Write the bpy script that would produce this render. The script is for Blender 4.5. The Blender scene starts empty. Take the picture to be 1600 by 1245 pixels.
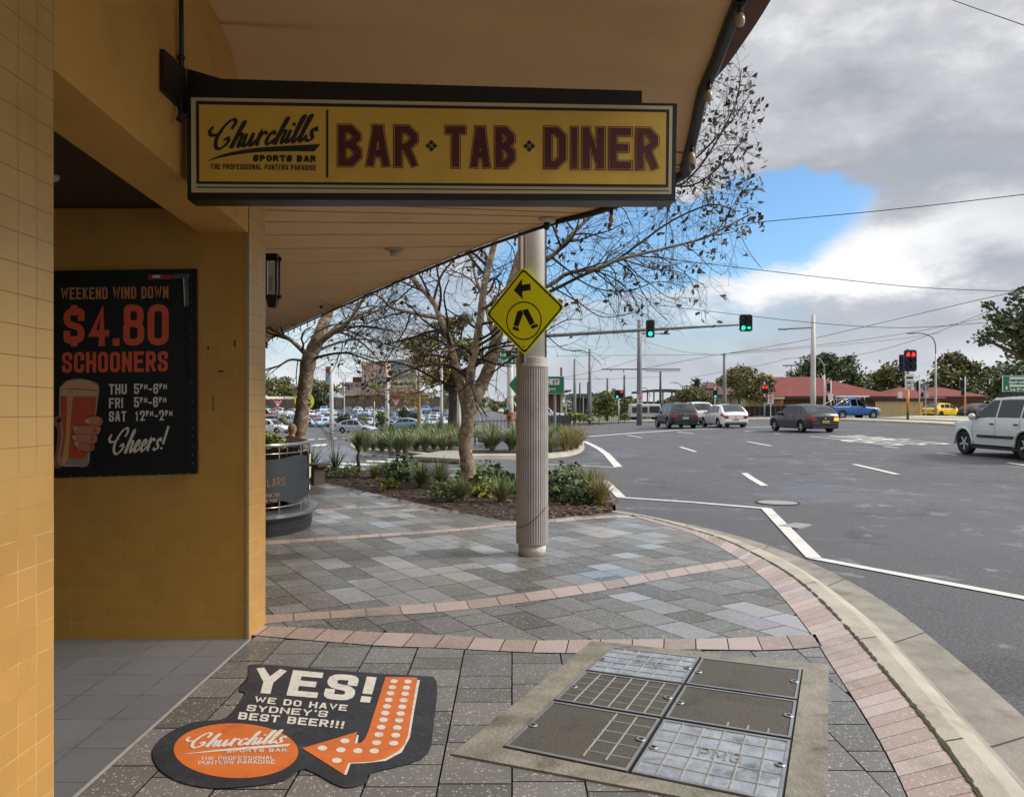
import bpy, bmesh, math, random
from mathutils import Vector, Matrix
R = random.Random(7)
C = bpy.context.scene.collection
sc = bpy.context.scene
# ---------------------------------------------------------------- camera, sky, sun, exposure
F, HY, H = 1250.0, 632.0, 1.55
cd = bpy.data.cameras.new('camera'); cam = bpy.data.objects.new('camera', cd); C.objects.link(cam)
cam.location = (0, 0, H); cam.rotation_euler = (math.pi/2, 0, 0)
cd.sensor_width = 36; cd.lens = F/1600*36; cd.shift_y = (HY-622.5)/1600; cd.clip_end = 4000; cd.clip_start = .05
sc.camera = cam
sc.view_settings.view_transform = 'Standard'; sc.view_settings.look = 'None'
sc.view_settings.exposure = 0.6; sc.view_settings.gamma = 1; sc.view_settings.use_curve_mapping = False
SUN_EL, SUN_AZ = 36, 92           # azimuth clockwise from +Y (view direction)
sl = bpy.data.lights.new('sun', 'SUN'); sun = bpy.data.objects.new('sun', sl); C.objects.link(sun)
sl.energy = 2.9; sl.angle = math.radians(22); sl.color = (1, .95, .87)
_d = Vector((math.sin(math.radians(SUN_AZ))*math.cos(math.radians(SUN_EL)), math.cos(math.radians(SUN_AZ))*math.cos(math.radians(SUN_EL)), math.sin(math.radians(SUN_EL))))
sun.rotation_euler = _d.to_track_quat('Z', 'Y').to_euler()

class NT:
    """tiny node-graph writer"""
    def __init__(s, nt): s.t = nt; s.n = nt.nodes; s.l = nt.links
    def node(s, typ, **kw):
        n = s.n.new(typ)
        for k, v in kw.items(): setattr(n, k, v)
        return n
    def put(s, sock, v):
        if v is None: return
        if isinstance(v, bpy.types.NodeSocket): s.l.new(v, sock)
        elif isinstance(v, (int, float)) or len(v) == len(sock.default_value) : sock.default_value = v
        else: sock.default_value = tuple(v)+(1,)
    def m(s, op, a, b=None, c=None, clamp=False):
        n = s.node('ShaderNodeMath', operation=op, use_clamp=clamp)
        for i, v in enumerate((a, b, c)): s.put(n.inputs[i], v)
        return n.outputs[0]
    def vm(s, op, a, b=None):
        n = s.node('ShaderNodeVectorMath', operation=op); s.put(n.inputs[0], a); s.put(n.inputs[1], b); return n.outputs[0]
    def noise(s, vec, scale, detail=4, rough=.55, out='Fac', dist=0):
        n = s.node('ShaderNodeTexNoise'); s.put(n.inputs['Vector'], vec)
        n.inputs['Scale'].default_value = scale; n.inputs['Detail'].default_value = detail; n.inputs['Roughness'].default_value = rough
        n.inputs['Distortion'].default_value = dist
        return n.outputs[out]
    def ramp(s, f, stops, interp='LINEAR'):
        n = s.node('ShaderNodeValToRGB'); s.put(n.inputs[0], f); e = n.color_ramp.elements; n.color_ramp.interpolation = interp
        while len(e) < len(stops): e.new(.5)
        for i, (p, c) in enumerate(stops):
            e[i].position = p; e[i].color = (c, c, c, 1) if isinstance(c, (int, float)) else tuple(c)+(1,)
        return n.outputs[0]
    def mix(s, f, a, b, mode='MIX'):
        n = s.node('ShaderNodeMix', data_type='RGBA', blend_type=mode); s.put(n.inputs[0], f); s.put(n.inputs[6], a); s.put(n.inputs[7], b); return n.outputs[2]
    def sep(s, v):
        n = s.node('ShaderNodeSeparateXYZ'); s.put(n.inputs[0], v); return n.outputs
    def smooth(s, x, a, b):
        n = s.node('ShaderNodeMapRange', interpolation_type='SMOOTHSTEP'); s.put(n.inputs[0], x); n.inputs[1].default_value = a; n.inputs[2].default_value = b; return n.outputs[0]

def sky():
    w = bpy.data.worlds.new('World'); sc.world = w; w.use_nodes = True
    g = NT(w.node_tree); bg = w.node_tree.nodes['Background']
    st = g.node('ShaderNodeTexSky', sky_type='NISHITA', sun_disc=False)
    st.sun_elevation = math.radians(SUN_EL); st.sun_rotation = math.radians(SUN_AZ)
    d = g.node('ShaderNodeTexCoord').outputs['Generated']
    x, y, z = g.sep(d)
    az = g.m('ARCTAN2', x, y); el = g.m('ARCSINE', z)
    # cloud coordinates: flattened towards the horizon as a real cloud deck is
    cv = g.node('ShaderNodeCombineXYZ'); g.put(cv.inputs[0], az); g.put(cv.inputs[1], g.m('MULTIPLY', el, 1.9)); cv = cv.outputs[0]
    n1 = g.noise(cv, 2.6, 7, .58, dist=.25); n2 = g.noise(cv, 8, 6, .6); n3 = g.noise(cv, 1.1, 3, .5)
    nb = g.m('ADD', g.m('MULTIPLY', g.m('SUBTRACT', n1, .5), .16), g.m('MULTIPLY', g.m('SUBTRACT', n2, .5), .11))
    azn = g.m('ADD', az, nb); eln = g.m('ADD', el, nb)
    def blob(ca, ce, ra, re, rot=0):
        a = g.m('SUBTRACT', azn, ca); b = g.m('SUBTRACT', eln, ce); c_, s_ = math.cos(rot), math.sin(rot)
        p = g.m('DIVIDE', g.m('ADD', g.m('MULTIPLY', a, c_), g.m('MULTIPLY', b, s_)), ra)
        q = g.m('DIVIDE', g.m('SUBTRACT', g.m('MULTIPLY', b, c_), g.m('MULTIPLY', a, s_)), re)
        return g.m('SQRT', g.m('ADD', g.m('MULTIPLY', p, p), g.m('MULTIPLY', q, q)))
    blue = g.smooth(blob(.185, .192, .24, .062, .10), 1.04, .82)
    blue2 = g.m('MULTIPLY', g.smooth(blob(.10, .090, .3, .06, 0), 1.1, .5), .38)
    blue3 = g.m('MULTIPLY', g.smooth(blob(-.25, .13, .24, .09, 0), 1.1, .4), .45)
    bl = g.m('MAXIMUM', blue, g.m('MAXIMUM', blue2, blue3))
    puff = g.smooth(blob(.385, .162, .25, .058, .12), 1.15, .35)       # bright cumulus under the gap
    dark = g.smooth(blob(.46, .245, .26, .045, .05), 1.2, .3)          # grey belly of the deck above it
    low = g.smooth(blob(.44, .098, .38, .042, .06), 1.15, .3)          # grey base of the cumulus
    base = g.ramp(g.m('ADD', g.m('MULTIPLY', n1, .6), g.m('MULTIPLY', n2, .4)), [(.36, (3.3, 3.5, 3.9)), (.49, (4.8, 4.9, 5.2)), (.61, (7.7, 7.75, 7.8))])
    wht = g.ramp(g.m('ADD', g.m('MULTIPLY', n2, .5), g.m('MULTIPLY', n1, .5)), [(.38, (5.9, 6.1, 6.5)), (.54, (8.5, 8.5, 8.45))])
    c = g.mix(puff, base, wht)
    c = g.mix(g.m('MULTIPLY', dark, .8), c, (3.2, 3.4, 3.85))
    c = g.mix(g.m('MULTIPLY', low, .7), c, (3.7, 4.0, 4.55))
    hor = g.smooth(el, .10, .0)
    c = g.mix(g.m('MULTIPLY', hor, .4), c, (5.4, 5.95, 6.75))
    sb = g.mix(.0, st.outputs[0], st.outputs[0])
    sb = g.mix(1.0, sb, (.92, 1.24, 1.5), 'MULTIPLY')
    c = g.mix(bl, c, sb)
    # an overcast deck is brighter overhead than near the horizon
    zen = g.m('ADD', 1, g.m('MULTIPLY', g.smooth(el, .5, 1.2), 1.3))
    vs = g.node('ShaderNodeVectorMath', operation='SCALE'); g.put(vs.inputs[0], c); g.put(vs.inputs[3], zen)
    w.node_tree.links.new(vs.outputs[0], bg.inputs[0]); bg.inputs[1].default_value = .083
sky()
# ---------------------------------------------------------------- helpers
def lin(c):
    if isinstance(c, str): c = [int(c[i:i+2], 16) for i in (0, 2, 4)]
    return tuple((v/255/12.92 if v/255 <= .04045 else ((v/255+.055)/1.055)**2.4) for v in c)
MC = {}
def M(name, col, rough=.6, metal=0, var=.12, vs=6, bump=0, bs=40, emit=0, spec=.5, coat=0, dirt=None):
    """procedural material: base colour with two scales of noise variation, optional bump"""
    if name in MC: return MC[name]
    m = bpy.data.materials.new(name); m.use_nodes = True; MC[name] = m
    g = NT(m.node_tree); b = m.node_tree.nodes['Principled BSDF']; c = lin(col)
    co = g.node('ShaderNodeTexCoord').outputs['Object']
    n = g.noise(co, vs, 5, .6)
    lo = tuple(v*(1-var) for v in c); hi = tuple(min(1, v*(1+var)) for v in c)
    cc = g.ramp(n, [(.3, lo), (.7, hi)])
    if dirt:
        cc = g.mix(g.m('MULTIPLY', g.smooth(g.noise(co, dirt[1], 6, .65), .5, .72), dirt[2]), cc, lin(dirt[0]))
    g.put(b.inputs['Base Color'], cc)
    g.put(b.inputs['Roughness'], g.m('ADD', rough-.06, g.m('MULTIPLY', n, .12), clamp=True))
    b.inputs['Metallic'].default_value = metal; b.inputs['Specular IOR Level'].default_value = spec
    if coat: b.inputs['Coat Weight'].default_value = coat; b.inputs['Coat Roughness'].default_value = .05
    if emit: b.inputs['Emission Color'].default_value = c+(1,); b.inputs['Emission Strength'].default_value = emit
    if bump:
        bn = g.node('ShaderNodeBump'); bn.inputs['Strength'].default_value = bump; bn.inputs['Distance'].default_value = .02
        g.put(bn.inputs['Height'], g.noise(co, bs, 4, .6)); g.l.new(bn.outputs[0], b.inputs['Normal'])
    return m
def glassm(name='glass_dark', col='10161a', rough=.04):
    if name in MC: return MC[name]
    m = M(name, col, rough, var=.05, spec=.9); return m
def clearglass():
    if 'lantern_glass' in MC: return MC['lantern_glass']
    m = bpy.data.materials.new('lantern_glass'); m.use_nodes = True; MC['lantern_glass'] = m
    b = m.node_tree.nodes['Principled BSDF']; b.inputs['Base Color'].default_value = (.75, .8, .78, 1); b.inputs['Roughness'].default_value = .12
    b.inputs['Transmission Weight'].default_value = .7; return m

def patchy(name, cols, scale, edge=.02, rough=.9, bump=.6, cells=False):
    """material of irregular patches (bark plates, mulch chips): two noise layers with fairly sharp edges"""
    if name in MC: return MC[name]
    m = bpy.data.materials.new(name); m.use_nodes = True; MC[name] = m; g = NT(m.node_tree); b = m.node_tree.nodes['Principled BSDF']
    co = g.node('ShaderNodeTexCoord').outputs['Object']; a, c, d = [lin(x) for x in cols]
    if cells:
        v = g.node('ShaderNodeTexVoronoi'); v.inputs['Scale'].default_value = scale; g.put(v.inputs['Vector'], co); f = g.sep(v.outputs['Color'])[0]; k = g.ramp(f, [(.25, a), (.6, c), (.95, d)]); k = g.mix(g.smooth(v.outputs['Distance'], .3, .7), k, tuple(x*.35 for x in a)); h = f
    else:
        n1, n2 = g.noise(co, scale, 4, .5, dist=.6), g.noise(co, scale*1.7, 4, .5, dist=.4); k = g.mix(g.smooth(n1, .50-edge, .50+edge), a, c); k = g.mix(g.smooth(n2, .58-edge, .58+edge), k, d); k = g.mix(.3, k, g.mix(g.noise(co, scale*8, 4, .7), tuple(x*.4 for x in a), d)); h = g.noise(co, scale*5, 5, .7)
    g.put(b.inputs['Base Color'], k); b.inputs['Roughness'].default_value = rough; bn = g.node('ShaderNodeBump'); bn.inputs['Strength'].default_value = bump; bn.inputs['Distance'].default_value = .02; g.put(bn.inputs['Height'], h); g.l.new(bn.outputs[0], b.inputs['Normal']); return m
class MB:
    """collects shapes; build() links them as ONE mesh object"""
    def __init__(s): s.v = []; s.f = []; s.mi = []
    def add(s, vs, fs, mi=0):
        o = len(s.v); s.v += [tuple(p) for p in vs]; s.f += [tuple(o+i for i in f) for f in fs]; s.mi += [mi]*len(fs); return s
    def poly(s, pts, mi=0): return s.add(pts, [range(len(pts))], mi)
    def box(s, c, sz, rz=0, mi=0, M4=None):
        x, y, z = sz[0]/2, sz[1]/2, sz[2]/2; ca, sa = math.cos(rz), math.sin(rz); vs = []
        for dx, dy, dz in ((-x,-y,-z),(x,-y,-z),(x,y,-z),(-x,y,-z),(-x,-y,z),(x,-y,z),(x,y,z),(-x,y,z)):
            p = Vector((dx*ca-dy*sa, dx*sa+dy*ca, dz))
            if M4: p = M4 @ p
            vs.append((c[0]+p.x, c[1]+p.y, c[2]+p.z))
        return s.add(vs, [(0,3,2,1),(4,5,6,7),(0,1,5,4),(1,2,6,5),(2,3,7,6),(3,0,4,7)], mi)
    def hexa(s, b4, t4, mi=0):
        return s.add(list(b4)+list(t4), [(3,2,1,0),(4,5,6,7),(0,1,5,4),(1,2,6,5),(2,3,7,6),(3,0,4,7)], mi)
    def prism(s, pts, d, mi=0):
        n = len(pts); d = Vector(d); q = [tuple(Vector(p)+d) for p in pts]
        return s.add(list(pts)+q, [tuple(range(n))[::-1], tuple(range(n, 2*n))]+[(i, (i+1) % n, n+(i+1) % n, n+i) for i in range(n)], mi)
    def tube(s, pts, rad, n=8, mi=0, cap=True):
        pts = [Vector(p) for p in pts]; k = len(pts)
        if isinstance(rad, (int, float)): rad = [rad]*k
        vs = []; up = None
        for i, p in enumerate(pts):
            t = (pts[min(i+1, k-1)]-pts[max(i-1, 0)]); t = t.normalized() if t.length > 1e-9 else Vector((0, 0, 1))
            if up is None or abs(up.dot(t)) > .98: up = Vector((0, 0, 1)) if abs(t.z) < .9 else Vector((1, 0, 0))
            a = t.cross(up).normalized(); b = a.cross(t); up = b
            for j in range(n):
                an = 2*math.pi*j/n; vs.append(p+(a*math.cos(an)+b*math.sin(an))*rad[i])
        fs = [(i*n+j, i*n+(j+1) % n, (i+1)*n+(j+1) % n, (i+1)*n+j) for i in range(k-1) for j in range(n)]
        if cap: fs += [tuple(range(n))[::-1], tuple(range((k-1)*n, k*n))]
        return s.add(vs, fs, mi)
    def lathe(s, prof, c=(0, 0, 0), n=24, axis='z', mi=0):
        vs = []
        for r, h in prof:
            for j in range(n):
                a = 2*math.pi*j/n; u, v = r*math.cos(a), r*math.sin(a)
                vs.append({'z': (c[0]+u, c[1]+v, c[2]+h), 'y': (c[0]+u, c[1]+h, c[2]+v), 'x': (c[0]+h, c[1]+u, c[2]+v)}[axis])
        k = len(prof); fs = [(i*n+j, i*n+(j+1) % n, (i+1)*n+(j+1) % n, (i+1)*n+j) for i in range(k-1) for j in range(n)]
        fs += [tuple(range(n))[::-1], tuple(range((k-1)*n, k*n))]
        return s.add(vs, fs, mi)
    def grid(s, fn, nu, nv, mi=0):
        vs = [fn(i/nu, j/nv) for i in range(nu+1) for j in range(nv+1)]; w = nv+1
        return s.add(vs, [(i*w+j, (i+1)*w+j, (i+1)*w+j+1, i*w+j+1) for i in range(nu) for j in range(nv)], mi)
    def build(s, name, mats, parent=None, smooth=False, bevel=0, loc=None, solid=0):
        me = bpy.data.meshes.new(name); me.from_pydata(s.v, [], s.f)
        for m in (mats if isinstance(mats, (list, tuple)) else [mats]): me.materials.append(m)
        me.polygons.foreach_set('material_index', s.mi)
        bm = bmesh.new(); bm.from_mesh(me); bmesh.ops.recalc_face_normals(bm, faces=bm.faces) if not solid == -1 else None
        uv = bm.loops.layers.uv.new('UVMap')
        for f in bm.faces:
            f.smooth = smooth; n = f.normal; ax = max(range(3), key=lambda i: abs(n[i]))
            for l in f.loops:
                p = l.vert.co; l[uv].uv = ((p.y, p.z), (p.x, p.z), (p.x, p.y))[ax]
        bm.to_mesh(me); bm.free()
        o = bpy.data.objects.new(name, me); C.objects.link(o)
        if loc is not None: o.location = loc
        if parent is not None: o.parent = parent
        if bevel:
            b = o.modifiers.new('bevel', 'BEVEL'); b.width = bevel; b.segments = 2; b.limit_method = 'ANGLE'; b.harden_normals = False
        if solid and solid > 0:
            b = o.modifiers.new('solid', 'SOLIDIFY'); b.thickness = solid
        return o
def tag(o, label=None, cat=None, group=None, kind=None):
    if label: o['label'] = label
    if cat: o['category'] = cat
    if group: o['group'] = group
    if kind: o['kind'] = kind
    return o
def empty(name, loc, label=None, cat=None, group=None, rz=0):
    o = bpy.data.objects.new(name, None); C.objects.link(o); o.location = loc; o.rotation_euler = (0, 0, rz); o.empty_display_size = .1
    return tag(o, label, cat, group)
def structure(o): o['kind'] = 'structure'; return o
KIDS = {}
def copy_tree(o, parent=None):
    c = o.copy(); C.objects.link(c); c.parent = parent
    for ch in list(o.children): copy_tree(ch, c)
    return c
def sstep(a, b, x):
    t = min(1, max(0, (x-a)/(b-a))); return t*t*(3-2*t)
def g0(X, Y):                                         # height of the natural ground / road surface
    d = .0225*Y-.058*X-.855
    d = (d+math.sqrt(d*d+.04))/2                      # soft max(0, d)
    d = 2.6-((2.6-d)+math.sqrt((2.6-d)**2+.1))/2
    up = min(2.9, max(0, (Y-118)*.029))*sstep(-5, -14, X)  # the car park climbs towards the back
    return -.1+.42*sstep(0, 30, X)*sstep(9, 20, Y)-max(0, d)+up
def U(px, py, z=0.):                                  # a picture point on a level plane
    Y = F*(H-z)/(py-HY); return (px-800)*Y/F, Y, z
def P(px, py, Y): return ((px-800)*Y/F, Y, H-(py-HY)*Y/F)
def G(px, py, dz=0.):                                 # a picture point on the road surface
    z = -.1
    for _ in range(40):
        Y = min(600, F*(H-z)/max(2., py-HY)); X = (px-800)*Y/F; z = .5*z+.5*(g0(X, Y)+dz)
    return X, Y, g0(X, Y)+dz
def cr(pts, n=8):                                     # Catmull-Rom through points of any dimension
    pts = [tuple(p) for p in pts]; q = [pts[0]]+pts+[pts[-1]]; out = []
    for i in range(1, len(q)-2):
        for k in range(n):
            t = k/n; p0, p1, p2, p3 = q[i-1], q[i], q[i+1], q[i+2]
            out.append(tuple(.5*((2*b)+(c-a)*t+(2*a-5*b+4*c-d)*t*t+(3*b-a-3*c+d)*t**3) for a, b, c, d in zip(p0, p1, p2, p3)))
    return out+[pts[-1]]
def interp(tab, x):
    if x <= tab[0][0]: return tab[0][1]
    for (a, b), (c, d) in zip(tab, tab[1:]):
        if x <= c: return b+(d-b)*(x-a)/(c-a)
    return tab[-1][1]
def inside(p, poly):
    c = False; n = len(poly)
    for i in range(n):
        a, b = poly[i], poly[i-1]
        if (a[1] > p[1]) != (b[1] > p[1]) and p[0] < (b[0]-a[0])*(p[1]-a[1])/(b[1]-a[1])+a[0]: c = not c
    return c
# ---------------------------------------------------------------- lettering (stroke alphabet)
r_ = 1
GL = {'A': [[(0,0),(.4,1)],[(1,0),(.6,1)],[(.4,1),(.6,1)],[(.2,.28),(.8,.28)]], 'B': [[(0,0),(0,1),(.95,1,1),(.95,.53,1),(0,.53)],[(0,.53),(1,.53,1),(1,0,1),(0,0)]],
'C': [[(1,.72),(1,1,1),(0,1,1),(0,0,1),(1,0,1),(1,.28)]], 'D': [[(0,0),(0,1),(1,1,1),(1,0,1),(0,0),(0,.2)]], 'E': [[(1,1),(0,1),(0,0),(1,0)],[(0,.52),(.8,.52)]],
'F': [[(1,1),(0,1),(0,0)],[(0,.5),(.8,.5)]], 'G': [[(1,.7),(1,1,1),(0,1,1),(0,0,1),(1,0,1),(1,.45),(.55,.45)]], 'H': [[(0,0),(0,1)],[(1,0),(1,1)],[(0,.5),(1,.5)]], 'I': [[(.5,0),(.5,1)]],
'K': [[(0,0),(0,1)],[(1,1),(.1,.42)],[(.3,.6),(1,0)]], 'L': [[(0,1),(0,0),(1,0)]], 'M': [[(0,0),(0,1),(.5,.25),(1,1),(1,0)]], 'N': [[(0,0),(0,1)],[(0,1),(1,0)],[(1,0),(1,1)]],
'O': [[(0,.5),(0,1,1),(1,1,1),(1,0,1),(0,0,1),(0,.55)]], 'P': [[(0,0),(0,1),(1,1,1),(1,.45,1),(0,.45)]], 'R': [[(0,0),(0,1),(1,1,1),(1,.48,1),(0,.48)],[(.5,.48),(1,0)]],
'S': [[(1,.76),(1,1,1),(0,1,1),(0,.54,1),(1,.46,1),(1,0,1),(0,0,1),(0,.24)]], 'T': [[(0,1),(1,1)],[(.5,0),(.5,1)]], 'U': [[(0,1),(0,0,1),(1,0,1),(1,1)]], 'V': [[(0,1),(.5,0),(1,1)]],
'W': [[(0,1),(.22,0),(.5,.8),(.78,0),(1,1)]], 'Y': [[(0,1),(.5,.42),(1,1)],[(.5,0),(.5,.42)]], '0': [[(0,.5),(0,1,1),(1,1,1),(1,0,1),(0,0,1),(0,.55)]], '1': [[(.15,.78),(.55,1),(.55,0)]],
'2': [[(0,.7),(0,1,1),(1,1,1),(1,.6),(0,0),(1,0)]], '4': [[(.72,0),(.72,1),(0,.27),(1,.27)]], '5': [[(1,1),(0,1),(0,.56),(1,.6,1),(1,0,1),(0,0,1),(0,.24)]],
'6': [[(1,.78),(1,1,1),(0,1,1),(0,0,1),(1,0,1),(1,.56,1),(0,.56)]], '8': [[(0,.3),(0,.54,1),(1,.54,1),(1,0,1),(0,0,1),(0,.35)],[(.04,.8),(.04,1,1),(.96,1,1),(.96,.54,1),(.04,.54,1),(.04,.85)]],
'$': [[(1,.74),(1,.92,1),(0,.92,1),(0,.54,1),(1,.46,1),(1,.08,1),(0,.08,1),(0,.26)],[(.5,.9),(.5,1.04)],[(.5,-.04),(.5,.1)]], '.': [[(.5,0),(.5,.02)]], '-': [[(.1,.42),(.9,.42)]], '!': [[(.5,.42),(.5,1)],[(.5,0),(.5,.02)]], "'": [[(.5,.85),(.5,1)]]}
WD = {'I': .35, '.': .35, '!': .4, "'": .3, ' ': .5, 'M': 1.35, 'W': 1.4, '1': .75, '-': .7}
def rounded(pl, rad, n):
    out = []
    for i, p in enumerate(pl):
        if len(p) > 2 and 0 < i < len(pl)-1 and rad > 0:
            a, b, c = Vector(pl[i-1][:2]), Vector(p[:2]), Vector(pl[i+1][:2])
            ra = min(rad, (a-b).length*.5, (c-b).length*.5); s, e = b+(a-b).normalized()*ra, b+(c-b).normalized()*ra
            for k in range(n+1):
                t = k/n; out.append(tuple((s*(1-t)+b*t)*(1-t)+(b*(1-t)+e*t)*t) if n > 1 else tuple(s if k == 0 else e))
        else: out.append(tuple(p[:2]))
    return out
def thick(pl, w, cap=True, ws=None):
    """outline quads of a thick polyline in 2-D: (verts, faces)"""
    q = [Vector(p) for i, p in enumerate(pl) if i == 0 or (Vector(p)-Vector(pl[i-1])).length > 1e-6]
    if len(q) < 2: return [], []
    if cap:
        q[0] = q[0]+(q[0]-q[1]).normalized()*w/2; q[-1] = q[-1]+(q[-1]-q[-2]).normalized()*w/2
    vs = []
    for i, p in enumerate(q):
        a = (p-q[i-1]).normalized() if i else (q[1]-q[0]).normalized(); b = (q[i+1]-p).normalized() if i < len(q)-1 else a
        n1, n2 = Vector((-a.y, a.x)), Vector((-b.y, b.x)); m = n1+n2
        m = m.normalized() if m.length > 1e-6 else n1
        k = (ws[i] if ws else w)/2/max(.45, m.dot(n1)); vs += [p+m*k, p-m*k]
    return vs, [(2*i, 2*i+1, 2*i+3, 2*i+2) for i in range(len(q)-1)]
def text2d(s, h=1., wid=.5, t=.16, gap=.1, rad=.3, nr=4, grow=0, small=None):
    """shapes of a line of block letters: list of (verts, faces) and its width; lower case = small raised caps"""
    x = 0; out = []
    for ch in s:
        sm = ch.islower(); k = .55 if sm else 1; y0 = h*(1-k) if sm else 0; G_ = GL.get(ch.upper())
        w = wid*WD.get(ch.upper(), 1)*k; tt = t*(.75 if sm else 1)
        if G_:
            for pl in G_:
                m = [((x+tt/2+(w-tt)*p[0]), y0+tt/2+(h*k-tt)*p[1])+tuple(p[2:]) for p in pl]
                vs_, fs_q = thick(rounded(m, rad*min(w, h*k), nr), tt+grow); e = grow/2; out.append(([Vector((min(x+w+e, max(x-e, v.x)), min(h+e, max(y0-e, v.y)))) for v in vs_], fs_q))
        x += w+gap
    return out, x-gap
SCR = {'C': (1.75, [[(1.45,1.55),(1.62,1.95),(1.45,2.25),(1.05,2.15),(.6,1.6),(.32,.9),(.4,.25),(.8,-.05),(1.25,.2),(1.45,.55),(1.3,.8),(1.05,.65)],[(-.35,1.75),(-.5,1.45),(-.3,1.15),(.15,1.12),(.6,1.35)]]),
'h': (.95, [[(-.05,0),(.18,.9),(.45,1.85),(.58,2.0),(.55,1.7),(.25,.85),(.08,0)],[(.1,.3),(.35,.85),(.6,1),(.7,.8),(.58,.2),(.7,0),(.95,.3)]]),
'u': (.98, [[(0,.95),(-.05,.3),(.1,0),(.35,.2),(.6,.95)],[(.6,.95),(.55,.2),(.7,0),(.98,.35)]]), 'r': (.72, [[(.0,.2),(.15,1),(.1,0)],[(.12,.5),(.4,1),(.68,.9)]]),
'c': (.72, [[(.6,.8),(.42,1),(.12,.65),(.05,.2),(.3,0),(.72,.35)]]), 'i': (.4, [[(.05,.95),(-.03,.25),(.1,0),(.4,.35)],[(.22,1.4),(.24,1.48)]]),
'l': (.5, [[(0,.3),(.35,1.5),(.5,2.0),(.3,1.95),(.05,.8),(.02,.15),(.16,0),(.5,.4)]]), 's': (.65, [[(-.05,.1),(.2,0),(.48,.2),(.3,.55),(.28,.85),(.55,1.0),(.62,.8)]]),
'e': (.68, [[(0,.4),(.4,.6),(.45,.9),(.25,1),(.05,.6),(.08,.1),(.3,0),(.68,.35)]]), '!': (.5, [[(.45,2.0),(.25,.5)],[(.15,.05),(.17,.1)]])}
def script2d(s, t=.2, shear=.25, grow=0):
    x = .6; out = []
    for ch in s:
        w, pls = SCR[ch]
        for pl in pls:
            q = cr([(x+a+shear*b, b) for a, b in pl], 6); ws = []
            for i in range(len(q)):
                a, b = q[max(0, i-1)], q[min(len(q)-1, i+1)]; an = math.atan2(b[1]-a[1], b[0]-a[0])
                ws.append(t*(.5+.75*abs(math.sin(an-.35)))+grow)
            out.append(thick(q, t*.6, True, ws))
        x += w+.12
    return out, x
def letters(mb, shapes, fn, mi=0, z0=0., dz=.00006):
    """map 2-D letter shapes through fn(x, y, z) into mesh builder mb"""
    for i, (vs, fs) in enumerate(shapes): mb.add([fn(v[0], v[1], z0+dz*(i % 9)+(k//2)*2e-5) for k, v in enumerate(vs)], fs, mi)
def fnt(s, size=1., off=0., sx=1.):
    """the built-in font as flat 2-D shapes"""
    cu = bpy.data.curves.new('t', 'FONT'); cu.body = s; cu.size = size; cu.offset = off; cu.fill_mode = 'FRONT'
    o = bpy.data.objects.new('t', cu); C.objects.link(o); me = bpy.data.meshes.new_from_object(o.evaluated_get(bpy.context.evaluated_depsgraph_get()))
    vs = [(v.co.x*sx, v.co.y) for v in me.vertices]; fs = [tuple(p.vertices) for p in me.polygons]
    bpy.data.objects.remove(o); bpy.data.curves.remove(cu); bpy.data.meshes.remove(me)
    return [(vs, fs)], max([v[0] for v in vs] or [0])
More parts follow.
